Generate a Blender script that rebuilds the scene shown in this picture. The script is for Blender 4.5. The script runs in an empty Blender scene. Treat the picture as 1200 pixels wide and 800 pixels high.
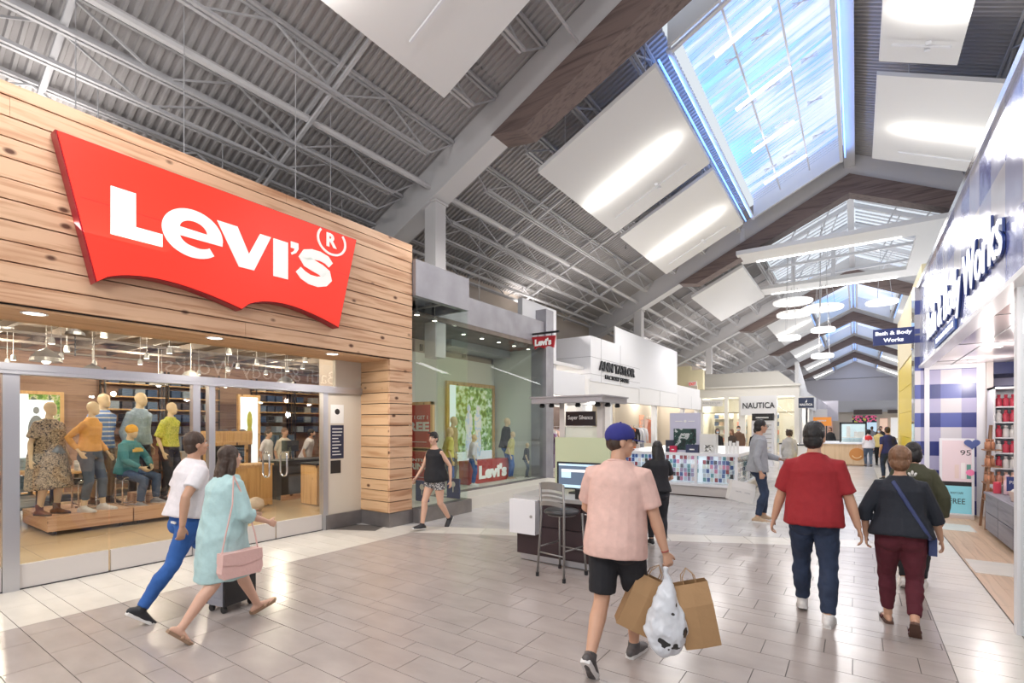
import bpy, math, random
from mathutils import Vector, Matrix, Euler, noise
from math import sin, cos, pi, radians as R

scene = bpy.context.scene
COL = scene.collection
RND = random.Random(7)
ORD = 'first second third fourth fifth sixth seventh eighth ninth tenth eleventh twelfth thirteenth fourteenth fifteenth sixteenth seventeenth eighteenth nineteenth twentieth twenty-first twenty-second twenty-third twenty-fourth twenty-fifth twenty-sixth twenty-seventh twenty-eighth twenty-ninth thirtieth'.split()
NUM = 'one two three four five six seven eight'.split()

# ------------------------------------------------------------------ camera
cam_d = bpy.data.cameras.new('camera')
cam = bpy.data.objects.new('camera', cam_d)
COL.objects.link(cam)
cam.location = (0, 0, 1.75)
cam.rotation_euler = (pi / 2, 0, math.atan(404 / 585))
cam_d.sensor_width = 36
cam_d.lens = 36 * 585 / 1200
cam_d.shift_y = 98 / 1200
cam_d.clip_start = 0.05
cam_d.clip_end = 400
scene.camera = cam

# ------------------------------------------------------------------ world / exposure
w = bpy.data.worlds.new('sky')
scene.world = w
w.use_nodes = True
w.node_tree.nodes['Background'].inputs[0].default_value = (0.86, 0.93, 1.0, 1)
w.node_tree.nodes['Background'].inputs[1].default_value = 1.1
scene.view_settings.view_transform = 'Standard'
scene.view_settings.look = 'None'
scene.view_settings.gamma = 1
scene.view_settings.exposure = -0.30
scene.view_settings.use_curve_mapping = False
try:
    scene.cycles.use_denoising = True
    scene.cycles.max_bounces = 8
    scene.cycles.diffuse_bounces = 3
    scene.cycles.glossy_bounces = 3
    scene.cycles.transmission_bounces = 6
    scene.cycles.transparent_max_bounces = 12
    scene.cycles.caustics_reflective = False
    scene.cycles.caustics_refractive = False
    scene.cycles.sample_clamp_indirect = 4
except Exception:
    pass


def lamp(kind, loc, power, color=(1, 1, 1), radius=0.12, target=None, cone=150, size=(1, 1), name='lamp'):
    d = bpy.data.lights.new(name, kind)
    d.energy = power
    d.color = color
    if kind == 'AREA':
        d.shape = 'RECTANGLE'
        d.size, d.size_y = size
    else:
        d.shadow_soft_size = radius
    if kind == 'SPOT':
        d.spot_size = R(cone)
        d.spot_blend = 0.6
    o = bpy.data.objects.new(name, d)
    COL.objects.link(o)
    o.location = loc
    if target is not None:
        v = Vector(target) - Vector(loc)
        o.rotation_euler = v.to_track_quat('-Z', 'Y').to_euler()
    return o


WARM = (1.0, 0.93, 0.84)
NEUT = (1.0, 0.97, 0.95)
# spots without fixtures, added along the corridor for general light
for _y in (-4.0, 1.5, 7.0, 12.0, 17.5, 23.5, 30.0, 38.0, 48.0, 60.0, 72.0):
    far = _y > 22
    lamp('SPOT', (-5.2, _y, 6.4), (330 if not far else (480 if _y < 35 else 800)), NEUT, 0.4, (-4.6, _y, 0), 165, name='fill_spot')
    lamp('SPOT', (-0.4, _y, 6.8 if _y < 30 else 8), (330 if not far else (480 if _y < 35 else 800)), NEUT, 0.4, (-0.6, _y, 0), 165, name='fill_spot')
# unseen point lamps behind the camera, added to brighten rafters and plank front
for _x in (-4.2, -0.8):
    lamp('POINT', (_x, -3.0, 5.2), 420, NEUT, .35, name='rear_fill')
# hidden area lamps above the shop fronts, added to brighten the roof deck
for _y in (2.0, 14.0, 26.2, 38.4, 50.5, 62.7, 74.9):
    lamp('AREA', (-8.2, _y, 5.0), 150, (1, .95, .91), size=(.8, 8), target=(-5.6, _y, 8.6), name='roof_fill')
    lamp('AREA', (3.4, _y, 5.0), 100, (1, .96, .94), size=(.5, 8), target=(2.0, _y, 9.0), name='roof_fill')

# ------------------------------------------------------------------ materials
MATS = {}


def nodes_of(m):
    m.use_nodes = True
    nt = m.node_tree
    return nt, nt.nodes, nt.links, nt.nodes['Principled BSDF']


def mat(name, col, rough=0.5, metal=0.0, var=0.0, nscale=8.0, bump=0.0, bscale=40.0, emit=0.0, ecol=None,
        trans=0.0, alpha=1.0, coat=0.0, island=0.0, spec=None, stretch=(1, 1, 1), ior=None, bdist=0.02):
    if name in MATS:
        return MATS[name]
    m = bpy.data.materials.new(name)
    nt, N, L, b = nodes_of(m)
    b.inputs['Base Color'].default_value = (*col, 1)
    b.inputs['Roughness'].default_value = rough
    b.inputs['Metallic'].default_value = metal
    if spec is not None:
        b.inputs['Specular IOR Level'].default_value = spec
    if coat:
        b.inputs['Coat Weight'].default_value = coat
        b.inputs['Coat Roughness'].default_value = 0.1
    if trans:
        b.inputs['Transmission Weight'].default_value = trans
    if ior:
        b.inputs['IOR'].default_value = ior
    if alpha < 1:
        b.inputs['Alpha'].default_value = alpha
    if emit:
        b.inputs['Emission Color'].default_value = (*(ecol or col), 1)
        b.inputs['Emission Strength'].default_value = emit
    tc = mp = None
    if var or bump:
        tc = N.new('ShaderNodeTexCoord')
        mp = N.new('ShaderNodeMapping')
        mp.inputs['Scale'].default_value = stretch
        L.new(tc.outputs['Object'], mp.inputs['Vector'])
    if var or island:
        mix = N.new('ShaderNodeHueSaturation')
        mix.inputs['Color'].default_value = (*col, 1)
        val = N.new('ShaderNodeMath'); val.operation = 'ADD'; val.inputs[0].default_value = 1.0; val.inputs[1].default_value = 0
        if var:
            nz = N.new('ShaderNodeTexNoise')
            nz.inputs['Scale'].default_value = nscale
            nz.inputs['Detail'].default_value = 5
            L.new(mp.outputs[0], nz.inputs['Vector'])
            mr = N.new('ShaderNodeMapRange')
            mr.inputs[1].default_value = 0.25; mr.inputs[2].default_value = 0.75
            mr.inputs[3].default_value = 1 - var; mr.inputs[4].default_value = 1 + var
            L.new(nz.outputs[0], mr.inputs[0])
            L.new(mr.outputs[0], val.inputs[0])
        if island:
            g = N.new('ShaderNodeNewGeometry')
            m2 = N.new('ShaderNodeMapRange')
            m2.inputs[3].default_value = -island; m2.inputs[4].default_value = island
            L.new(g.outputs['Random Per Island'], m2.inputs[0])
            L.new(m2.outputs[0], val.inputs[1])
        L.new(val.outputs[0], mix.inputs['Value'])
        L.new(mix.outputs[0], b.inputs['Base Color'])
    if bump:
        nz2 = N.new('ShaderNodeTexNoise')
        nz2.inputs['Scale'].default_value = bscale
        nz2.inputs['Detail'].default_value = 4
        L.new(mp.outputs[0], nz2.inputs['Vector'])
        bp = N.new('ShaderNodeBump')
        bp.inputs['Strength'].default_value = bump
        bp.inputs['Distance'].default_value = bdist
        L.new(nz2.outputs[0], bp.inputs['Height'])
        L.new(bp.outputs[0], b.inputs['Normal'])
    MATS[name] = m
    return m


def wood_mat(name, base, dark, axis='Y', knots=True, scale=1.0, rough=0.55, island=0.1, knot_col=(0.10, 0.035, 0.015)):
    """planed timber: grain drawn along one axis, knots, tone per board"""
    if name in MATS:
        return MATS[name]
    m = bpy.data.materials.new(name)
    nt, N, L, b = nodes_of(m)
    b.inputs['Roughness'].default_value = rough
    tc = N.new('ShaderNodeTexCoord')
    g = N.new('ShaderNodeNewGeometry')
    # each board samples its own piece of timber
    off = N.new('ShaderNodeVectorMath'); off.operation = 'SCALE'
    cmb = N.new('ShaderNodeCombineXYZ')
    for i in range(3):
        L.new(g.outputs['Random Per Island'], cmb.inputs[i])
    L.new(cmb.outputs[0], off.inputs[0]); off.inputs['Scale'].default_value = 37.0
    add = N.new('ShaderNodeVectorMath'); add.operation = 'ADD'
    L.new(tc.outputs['Object'], add.inputs[0]); L.new(off.outputs[0], add.inputs[1])
    mp = N.new('ShaderNodeMapping')
    s = [9 * scale] * 3
    s['XYZ'.index(axis)] = 0.55 * scale
    mp.inputs['Scale'].default_value = s
    L.new(add.outputs[0], mp.inputs['Vector'])
    nz = N.new('ShaderNodeTexNoise'); nz.inputs['Scale'].default_value = 1.6; nz.inputs['Detail'].default_value = 6
    nz.inputs['Distortion'].default_value = 0.6
    L.new(mp.outputs[0], nz.inputs['Vector'])
    cr = N.new('ShaderNodeValToRGB')
    cr.color_ramp.elements[0].position = 0.30; cr.color_ramp.elements[0].color = (*dark, 1)
    cr.color_ramp.elements[1].position = 0.52; cr.color_ramp.elements[1].color = (*base, 1)
    L.new(nz.outputs[0], cr.inputs[0])
    last = cr.outputs[0]
    if knots:
        mk = N.new('ShaderNodeMapping')
        sk = [4.2 * scale] * 3
        sk['XYZ'.index(axis)] = 2.6 * scale
        mk.inputs['Scale'].default_value = sk
        L.new(add.outputs[0], mk.inputs['Vector'])
        vo = N.new('ShaderNodeTexVoronoi'); vo.inputs['Scale'].default_value = 1.0
        L.new(mk.outputs[0], vo.inputs['Vector'])
        kr = N.new('ShaderNodeValToRGB')
        kr.color_ramp.elements[0].position = 0.07; kr.color_ramp.elements[0].color = (1, 1, 1, 1)
        kr.color_ramp.elements[1].position = 0.15; kr.color_ramp.elements[1].color = (0, 0, 0, 1)
        L.new(vo.outputs['Distance'], kr.inputs[0])
        mx = N.new('ShaderNodeMix'); mx.data_type = 'RGBA'
        L.new(kr.outputs[0], mx.inputs[0]); L.new(last, mx.inputs[6])
        mx.inputs[7].default_value = (*knot_col, 1)
        last = mx.outputs[2]
    hs = N.new('ShaderNodeHueSaturation')
    mr = N.new('ShaderNodeMapRange'); mr.inputs[3].default_value = 1 - island; mr.inputs[4].default_value = 1 + island
    L.new(g.outputs['Random Per Island'], mr.inputs[0]); L.new(mr.outputs[0], hs.inputs['Value'])
    L.new(last, hs.inputs['Color']); L.new(hs.outputs[0], b.inputs['Base Color'])
    bp = N.new('ShaderNodeBump'); bp.inputs['Strength'].default_value = 0.15; bp.inputs['Distance'].default_value = 0.004
    L.new(nz.outputs[0], bp.inputs['Height']); L.new(bp.outputs[0], b.inputs['Normal'])
    MATS[name] = m
    return m


def glass_mat(name, tint=(1, 1, 1), refl=0.10, rough=0.0):
    """thin clear shop glass: mostly see-through, mirror-like at glancing angles"""
    if name in MATS:
        return MATS[name]
    m = bpy.data.materials.new(name)
    m.use_nodes = True
    nt = m.node_tree; N = nt.nodes; L = nt.links
    N.clear()
    out = N.new('ShaderNodeOutputMaterial')
    tr = N.new('ShaderNodeBsdfTransparent'); tr.inputs[0].default_value = (*tint, 1)
    gl = N.new('ShaderNodeBsdfGlossy'); gl.inputs['Roughness'].default_value = rough
    gl.inputs[0].default_value = (0.95, 0.97, 1, 1)
    fr = N.new('ShaderNodeLayerWeight'); fr.inputs[0].default_value = 0.5
    pw = N.new('ShaderNodeMath'); pw.operation = 'POWER'; pw.inputs[1].default_value = 4.5
    L.new(fr.outputs['Facing'], pw.inputs[0])
    mu = N.new('ShaderNodeMath'); mu.operation = 'MULTIPLY_ADD'; mu.inputs[1].default_value = 0.85; mu.inputs[2].default_value = refl * .5
    L.new(pw.outputs[0], mu.inputs[0])
    mx = N.new('ShaderNodeMixShader')
    L.new(mu.outputs[0], mx.inputs[0]); L.new(tr.outputs[0], mx.inputs[1]); L.new(gl.outputs[0], mx.inputs[2])
    L.new(mx.outputs[0], out.inputs[0])
    MATS[name] = m
    return m


def stripe_mat(name, cols, axis='Z', width=0.06, rough=0.8):
    """woven or printed bands along one object axis"""
    if name in MATS:
        return MATS[name]
    m = bpy.data.materials.new(name)
    nt, N, L, b = nodes_of(m)
    b.inputs['Roughness'].default_value = rough
    tc = N.new('ShaderNodeTexCoord'); sp = N.new('ShaderNodeSeparateXYZ')
    L.new(tc.outputs['Object'], sp.inputs[0])
    mu = N.new('ShaderNodeMath'); mu.operation = 'MULTIPLY'; mu.inputs[1].default_value = 1 / (width * len(cols))
    L.new(sp.outputs[axis], mu.inputs[0])
    fr = N.new('ShaderNodeMath'); fr.operation = 'FRACT'; L.new(mu.outputs[0], fr.inputs[0])
    cr = N.new('ShaderNodeValToRGB'); cr.color_ramp.interpolation = 'CONSTANT'
    for i, c in enumerate(cols):
        if i < 2:
            e = cr.color_ramp.elements[i]; e.position = i / len(cols)
        else:
            e = cr.color_ramp.elements.new(i / len(cols))
        e.color = (*c, 1)
    L.new(fr.outputs[0], cr.inputs[0]); L.new(cr.outputs[0], b.inputs['Base Color'])
    MATS[name] = m
    return m


def print_mat(name, cols, scale=14, rough=0.8, thr=(0.4, 0.5, 0.6), emit=0.0, stretch=(1, 1, 1)):
    """mottled print (photograph, floral cloth, foliage picture) from a few colours"""
    if name in MATS:
        return MATS[name]
    m = bpy.data.materials.new(name)
    nt, N, L, b = nodes_of(m)
    b.inputs['Roughness'].default_value = rough
    tc = N.new('ShaderNodeTexCoord')
    mp = N.new('ShaderNodeMapping'); mp.inputs['Scale'].default_value = stretch
    L.new(tc.outputs['Object'], mp.inputs[0])
    nz = N.new('ShaderNodeTexNoise'); nz.inputs['Scale'].default_value = scale; nz.inputs['Detail'].default_value = 3
    L.new(mp.outputs[0], nz.inputs['Vector'])
    cr = N.new('ShaderNodeValToRGB'); cr.color_ramp.interpolation = 'CONSTANT'
    cr.color_ramp.elements[0].color = (*cols[0], 1)
    cr.color_ramp.elements[1].position = thr[0]; cr.color_ramp.elements[1].color = (*cols[1], 1)
    for c, t in zip(cols[2:], thr[1:]):
        e = cr.color_ramp.elements.new(t); e.color = (*c, 1)
    L.new(nz.outputs[0], cr.inputs[0]); L.new(cr.outputs[0], b.inputs['Base Color'])
    if emit:
        L.new(cr.outputs[0], b.inputs['Emission Color']); b.inputs['Emission Strength'].default_value = emit
    MATS[name] = m
    return m


def emis(name, col, s):
    return mat(name, (0.8, 0.8, 0.8), 0.5, emit=s, ecol=col)


# palette
PINE = wood_mat('knotty_pine', (0.66, 0.42, 0.265), (0.42, 0.20, 0.10), 'Y', island=.15)
PINEX = wood_mat('knotty_pine_across', (0.66, 0.43, 0.25), (0.50, 0.28, 0.14), 'X')
PINEZ = wood_mat('knotty_pine_upright', (0.70, 0.44, 0.20), (0.54, 0.30, 0.12), 'Z')
SOFFITW = wood_mat('soffit_timber', (0.66, 0.40, 0.22), (0.52, 0.29, 0.15), 'Y', knots=False)
BEAMW = wood_mat('stained_beam_timber', (0.20, 0.145, 0.13), (0.10, 0.07, 0.065), 'X', knots=False, rough=0.6, island=0.05)
MAPLE = wood_mat('pale_maple', (0.72, 0.52, 0.33), (0.62, 0.43, 0.26), 'Z', knots=False)
OAKF = wood_mat('oak_floorboards', (0.52, 0.36, 0.24), (0.36, 0.24, 0.15), 'Y', knots=False, rough=0.35, island=0.18)
WHITE = mat('white_paint', (0.78, 0.77, 0.77), 0.55)
WHITEG = mat('white_gloss_panel', (0.80, 0.80, 0.83), 0.3)
CREAM = mat('cream_paint', (0.76, 0.71, 0.60), 0.6)
LEMON = mat('pale_lemon_wall', (0.80, 0.72, 0.48), 0.6)
PANEL = mat('acoustic_panel_white', (0.80, 0.79, 0.78), 0.6)
STEEL = mat('painted_structural_steel', (0.56, 0.55, 0.56), 0.5, var=0.04)
DECKM = mat('roof_deck_grey', (0.46, 0.435, 0.43), 0.55, var=0.06, nscale=1.2)
RAFT = mat('rafter_grey_white', (0.70, 0.68, 0.68), 0.55)
ALU = mat('brushed_aluminium', (0.60, 0.60, 0.63), 0.32, 0.85)
CHROME = mat('polished_chrome', (0.75, 0.75, 0.76), 0.12, 1.0)
SATIN = mat('satin_steel', (0.50, 0.49, 0.48), 0.35, 0.9)
KICK = mat('patinated_metal', (0.27, 0.25, 0.25), 0.35, 0.7, var=0.25, nscale=3)
FASCIA = mat('raw_steel_fascia', (0.36, 0.35, 0.38), 0.45, 0.5, var=0.15, nscale=2.2)
BLACK = mat('black_plastic', (0.02, 0.02, 0.022), 0.4)
DARK = mat('dark_void', (0.012, 0.012, 0.012), 0.8)
GLASS = glass_mat('shop_glass', (0.97, 0.99, 0.98), 0.10)
GLASSG = glass_mat('shop_glass_green', (0.96, 0.99, 0.97), 0.07)
RED = mat('sign_red', (0.83, 0.035, 0.02), 0.35, emit=0.38, ecol=(1.0, 0.05, 0.02))
REDEDGE = mat('sign_red_return', (0.30, 0.008, 0.02), 0.35)
SIGNW = mat('sign_white_acrylic', (0.86, 0.87, 0.83), 0.35, emit=0.22, ecol=(1, 1, 0.96))
REDP = mat('poster_red', (0.52, 0.06, 0.045), 0.5)
NAVY = mat('navy_blue', (0.035, 0.05, 0.19), 0.35)
YEL = mat('yellow_gloss_tile', (0.90, 0.66, 0.01), 0.3)
MANN = mat('mannequin_cream', (0.74, 0.57, 0.36), 0.45)
PAPERW = mat('paper_white', (0.80, 0.79, 0.77), 0.6)
LEDW = emis('lamp_glow_warm', (1, 0.92, 0.78), 9)
LEDC = emis('lamp_glow_white', (1, 0.98, 0.96), 7)
# ------------------------------------------------------------------ mesh helpers
class MB:
    def __init__(s):
        s.v = []; s.f = []

    def add(s, v, f):
        n = len(s.v)
        s.v += [tuple(p) for p in v]
        s.f += [tuple(i + n for i in q) for q in f]
        return s

    def box(s, x0, y0, z0, x1, y1, z1):
        v = [(x0, y0, z0), (x1, y0, z0), (x1, y1, z0), (x0, y1, z0), (x0, y0, z1), (x1, y0, z1), (x1, y1, z1), (x0, y1, z1)]
        return s.add(v, [(0, 3, 2, 1), (4, 5, 6, 7), (0, 1, 5, 4), (1, 2, 6, 5), (2, 3, 7, 6), (3, 0, 4, 7)])

    def cbox(s, c, d, rz=0.0):
        hx, hy, hz = d[0] / 2, d[1] / 2, d[2] / 2
        v = []
        for z in (-hz, hz):
            for x, y in ((-hx, -hy), (hx, -hy), (hx, hy), (-hx, hy)):
                v.append((c[0] + x * cos(rz) - y * sin(rz), c[1] + x * sin(rz) + y * cos(rz), c[2] + z))
        return s.add(v, [(0, 3, 2, 1), (4, 5, 6, 7), (0, 1, 5, 4), (1, 2, 6, 5), (2, 3, 7, 6), (3, 0, 4, 7)])

    def bar(s, a, b, wd, ht=None, up=(0, 0, 1)):
        """rectangular bar from a to b"""
        ht = ht or wd
        a = Vector(a); b = Vector(b); t = (b - a).normalized()
        u = Vector(up)
        if abs(t.dot(u)) > 0.98:
            u = Vector((1, 0, 0))
        r = t.cross(u).normalized(); u = r.cross(t)
        v = []
        for p in (a, b):
            for i, j in ((-1, -1), (1, -1), (1, 1), (-1, 1)):
                v.append(p + r * (i * wd / 2) + u * (j * ht / 2))
        return s.add(v, [(3, 2, 1, 0), (4, 5, 6, 7), (0, 1, 5, 4), (1, 2, 6, 5), (2, 3, 7, 6), (3, 0, 4, 7)])

    def tube(s, pts, rad, n=8, cap=True, side=None, closed=False):
        """round or oval tube through pts; rad a number, or one per point (number or (a, b))"""
        pts = [Vector(p) for p in pts]
        m = len(pts)
        if not isinstance(rad, (list, tuple)):
            rad = [rad] * m
        rad = [r if isinstance(r, (list, tuple)) else (r, r) for r in rad]
        if cap == 'round' and m >= 2:
            t0 = (pts[0] - pts[1]).normalized(); t1 = (pts[-1] - pts[-2]).normalized()
            r0 = min(rad[0]); r1 = min(rad[-1])
            pre = [(pts[0] + t0 * r0 * .92, .35), (pts[0] + t0 * r0 * .6, .78)]
            post = [(pts[-1] + t1 * r1 * .6, .78), (pts[-1] + t1 * r1 * .92, .35)]
            rad = [(rad[0][0] * k, rad[0][1] * k) for _, k in pre] + list(rad) + [(rad[-1][0] * k, rad[-1][1] * k) for _, k in post]
            pts = [p for p, _ in pre] + pts + [p for p, _ in post]
            m = len(pts)
        V = []; F = []
        pr = Vector(side) if side is not None else None
        for i in range(m):
            if closed:
                t = (pts[(i + 1) % m] - pts[i - 1]).normalized()
            else:
                t = (pts[min(i + 1, m - 1)] - pts[max(i - 1, 0)]).normalized()
            if pr is None:
                pr = Vector((1, 0, 0)) if abs(t.x) < .9 else Vector((0, 1, 0))
            r = (pr - t * pr.dot(t))
            if r.length < 1e-5:
                r = t.orthogonal()
            r.normalize()
            if side is None:
                pr = r
            u = t.cross(r)
            for k in range(n):
                a = 2 * pi * k / n
                V.append(pts[i] + r * (cos(a) * rad[i][0]) + u * (sin(a) * rad[i][1]))
        for i in range(m if closed else m - 1):
            j = (i + 1) % m
            for k in range(n):
                k2 = (k + 1) % n
                F.append((i * n + k, i * n + k2, j * n + k2, j * n + k))
        if cap and not closed:
            F.append(tuple(range(n - 1, -1, -1)))
            F.append(tuple((m - 1) * n + k for k in range(n)))
        return s.add(V, F)

    def ell(s, c, r, rot=None, nu=14, nv=9):
        V = [(0, 0, -1)]
        for j in range(1, nv):
            ph = -pi / 2 + pi * j / nv
            for i in range(nu):
                a = 2 * pi * i / nu
                V.append((cos(ph) * cos(a), cos(ph) * sin(a), sin(ph)))
        V.append((0, 0, 1))
        F = []
        for i in range(nu):
            F.append((0, 1 + (i + 1) % nu, 1 + i))
        for j in range(nv - 2):
            for i in range(nu):
                i2 = (i + 1) % nu
                F.append((1 + j * nu + i, 1 + j * nu + i2, 1 + (j + 1) * nu + i2, 1 + (j + 1) * nu + i))
        b = 1 + (nv - 2) * nu
        for i in range(nu):
            F.append((b + i, b + (i + 1) % nu, len(V) - 1))
        M = rot.to_matrix() if rot is not None and not isinstance(rot, Matrix) else (rot or Matrix.Identity(3))
        W = [Vector(c) + M @ Vector((p[0] * r[0], p[1] * r[1], p[2] * r[2])) for p in V]
        return s.add(W, F)

    def lathe(s, c, prof, n=20, axis='Z'):
        V = []; F = []
        for r, z in prof:
            for k in range(n):
                a = 2 * pi * k / n
                if axis == 'Z':
                    V.append((c[0] + r * cos(a), c[1] + r * sin(a), c[2] + z))
                elif axis == 'X':
                    V.append((c[0] + z, c[1] + r * cos(a), c[2] + r * sin(a)))
                else:
                    V.append((c[0] + r * cos(a), c[1] + z, c[2] + r * sin(a)))
        for i in range(len(prof) - 1):
            for k in range(n):
                k2 = (k + 1) % n
                F.append((i * n + k, i * n + k2, (i + 1) * n + k2, (i + 1) * n + k))
        F.append(tuple(range(n - 1, -1, -1)))
        F.append(tuple((len(prof) - 1) * n + k for k in range(n)))
        return s.add(V, F)

    def prism(s, outline, depth, M):
        """outline [(u, v)] extruded by depth; M maps (u, v, w) to the scene"""
        n = len(outline)
        V = [M(u, v, 0) for u, v in outline] + [M(u, v, depth) for u, v in outline]
        F = [tuple(range(n - 1, -1, -1)), tuple(range(n, 2 * n))]
        for i in range(n):
            j = (i + 1) % n
            F.append((i, j, n + j, n + i))
        return s.add(V, F)

    def build(s, name, m=None, parent=None, smooth=False):
        me = bpy.data.meshes.new(name)
        me.from_pydata(s.v, [], s.f)
        me.update()
        if smooth:
            me.polygons.foreach_set('use_smooth', [True] * len(me.polygons))
        return link(name, me, m, parent)


def link(name, me, m=None, parent=None):
    o = bpy.data.objects.new(name, me)
    COL.objects.link(o)
    if m is not None:
        if len(me.materials) == 0:
            me.materials.append(m)
        elif me.materials[0] != m:
            o.material_slots[0].link = 'OBJECT'; o.material_slots[0].material = m
    if parent is not None:
        o.parent = parent
    return o


def tag(o, label=None, cat=None, group=None, kind=None):
    if label: o['label'] = label
    if cat: o['category'] = cat
    if group: o['group'] = group
    if kind: o['kind'] = kind
    return o


def thing(name, label, cat, loc=(0, 0, 0), rz=0.0, group=None, kind=None):
    o = bpy.data.objects.new(name, None)
    o.empty_display_size = 0.1
    COL.objects.link(o)
    o.location = loc; o.rotation_euler = (0, 0, rz)
    return tag(o, label, cat, group, kind)


def struct(name, label=None, loc=(0, 0, 0)):
    return thing(name, label, None, loc, kind='structure')


def S(o, label=None):
    return tag(o, label, None, None, 'structure')


KIDS = {}


def dup(root, loc, rz=None, label=None, group=None):
    r = root.copy(); COL.objects.link(r)
    r.location = loc
    if rz is not None:
        r.rotation_euler = (0, 0, rz)
    if label: r['label'] = label
    if group: r['group'] = group
    for ch in [o for o in COL.objects if o.parent == root] if root.name not in KIDS else KIDS[root.name]:
        c = ch.copy(); COL.objects.link(c); c.parent = r
        for g in ch.children:
            d = g.copy(); COL.objects.link(d); d.parent = c
    return r


def text_mesh(body, w=None, h=None, depth=0.01, bold=0.0, spacing=1.0):
    """lettering as a mesh in the XY plane, origin bottom-left of its box, scaled to w x h"""
    cu = bpy.data.curves.new('lettering', 'FONT')
    cu.body = body; cu.size = 1.0; cu.extrude = 0.5; cu.offset = bold; cu.resolution_u = 3
    cu.space_character = spacing
    o = bpy.data.objects.new('lettering', cu)
    me = bpy.data.meshes.new_from_object(o)
    bpy.data.objects.remove(o); bpy.data.curves.remove(cu)
    V = [Vector(v.co) for v in me.vertices]
    F = [tuple(p.vertices) for p in me.polygons]
    bpy.data.meshes.remove(me)
    x0 = min(v.x for v in V); x1 = max(v.x for v in V); y0 = min(v.y for v in V); y1 = max(v.y for v in V)
    sx = w / (x1 - x0) if w else None
    sy = h / (y1 - y0) if h else sx
    sx = sx or sy
    V = [Vector(((v.x - x0) * sx, (v.y - y0) * sy, (v.z + .5) * depth)) for v in V]
    return V, F


def islands(V, F):
    par = list(range(len(V)))

    def fd(a):
        while par[a] != a:
            par[a] = par[par[a]]; a = par[a]
        return a
    # weld coincident positions first
    seen = {}
    for i, v in enumerate(V):
        k = (round(v.x, 5), round(v.y, 5), round(v.z, 5))
        if k in seen: par[fd(i)] = fd(seen[k])
        else: seen[k] = i
    for q in F:
        for a in q[1:]:
            par[fd(a)] = fd(q[0])
    g = {}
    for q in F:
        g.setdefault(fd(q[0]), []).append(q)
    res = []
    for fs in g.values():
        xs = [V[i].x for q in fs for i in q]
        res.append([min(xs), max(xs), fs])
    res.sort(key=lambda a: a[0])
    out = []
    for r in res:  # dots and the like join the letter they stand over
        if out and r[0] < out[-1][1] - 0.5 * (r[1] - r[0]):
            out[-1][2] += r[2]; out[-1][1] = max(out[-1][1], r[1])
        else:
            out.append(r)
    return [o[2] for o in out]


def text(body, org, ux, uy, w=None, h=None, depth=0.01, m=None, parent=None, bold=0.0, name='lettering', split=False, spacing=1.0):
    """place lettering with its lower-left corner at org, reading along ux, upright along uy"""
    V, F = text_mesh(body, w, h, depth, bold, spacing)
    ux = Vector(ux).normalized(); uy = Vector(uy).normalized(); uz = ux.cross(uy); org = Vector(org)
    W = [org + ux * v.x + uy * v.y + uz * v.z for v in V]
    if not split:
        b = MB(); b.add(W, F)
        return b.build(name, m, parent)
    res = []
    for fs in islands(V, F):
        ids = sorted({i for q in fs for i in q}); mp = {a: k for k, a in enumerate(ids)}
        b = MB(); b.add([W[i] for i in ids], [tuple(mp[i] for i in q) for q in fs])
        res.append(b.build(name, m, parent))
    return res


# smooth bodies: overlapping closed lofts fused into one continuous surface
TMP = bpy.data.scenes.new('workbench')


def fuse(mb, voxel, smooth=4, name='body', wrinkle=0.0, wscale=9.0, wstretch=(1, 1, .45), seed=0.0):
    me = bpy.data.meshes.new(name)
    me.from_pydata(mb.v, [], mb.f); me.update()
    o = bpy.data.objects.new(name, me)
    TMP.collection.objects.link(o)
    r = o.modifiers.new('r', 'REMESH'); r.mode = 'VOXEL'; r.voxel_size = voxel; r.use_smooth_shade = True
    if smooth:
        q = o.modifiers.new('s', 'SMOOTH'); q.factor = .5; q.iterations = smooth
    TMP.view_layers[0].update()
    dg = TMP.view_layers[0].depsgraph
    out = bpy.data.meshes.new_from_object(o.evaluated_get(dg))
    bpy.data.objects.remove(o); bpy.data.meshes.remove(me)
    out.polygons.foreach_set('use_smooth', [True] * len(out.polygons))
    if wrinkle:
        off = Vector((seed, seed * 1.7, seed * .3))
        co = []
        for v in out.vertices:
            p = v.co
            n = noise.noise(Vector((p.x * wstretch[0], p.y * wstretch[1], p.z * wstretch[2])) * wscale + off)
            n2 = noise.noise(Vector((p.x + p.z * .6, p.y, p.z * .8 - p.x * .5)) * wscale * 2.2 + off)
            fd = 1 - 2.4 * abs(noise.noise(Vector((p.x * .9 + p.z * .55, p.y, p.z * .5 - p.x * .35)) * wscale * .9 + off * 2))
            q = p + v.normal * (wrinkle * (.6 * n + .35 * n2 + .55 * fd))
            co += [q.x, q.y, q.z]
        out.vertices.foreach_set('co', co)
        out.update()
    return out
# ================================================================== FLOOR
def zdk(x):
    return 10.78 - .478 * abs(x + .2)


def project(X, Y, Z):
    s_, c_ = 0.5683, 0.8228
    d = -s_ * X + c_ * Y
    return (600 + 585 * (c_ * X + s_ * Y) / d, 498 - 585 * (Z - 1.75) / d, d)


floor = struct('floor', 'polished stone floor of the mall concourse')
g_ = MB(); g_.box(-7.6, -6, -.2, 1.75, 82, -.006)
S(g_.build('grout_bed', mat('grout', (0.10, 0.09, 0.085), .8), floor))
TILE_A = mat('tile_warm_grey', (0.395, 0.345, 0.322), 0.21, var=.10, nscale=2.6, island=.11, bump=.03, bscale=6, stretch=(1, 2, 1), spec=.55)
TILE_B = mat('tile_ivory', (0.66, 0.62, 0.565), 0.22, var=.06, nscale=3, island=.05, stretch=(1, 2, 1))
TILE_C = mat('tile_light_grey', (0.53, 0.51, 0.505), 0.20, var=.07, nscale=2.5, island=.07, stretch=(1, 2, 1))


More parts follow.
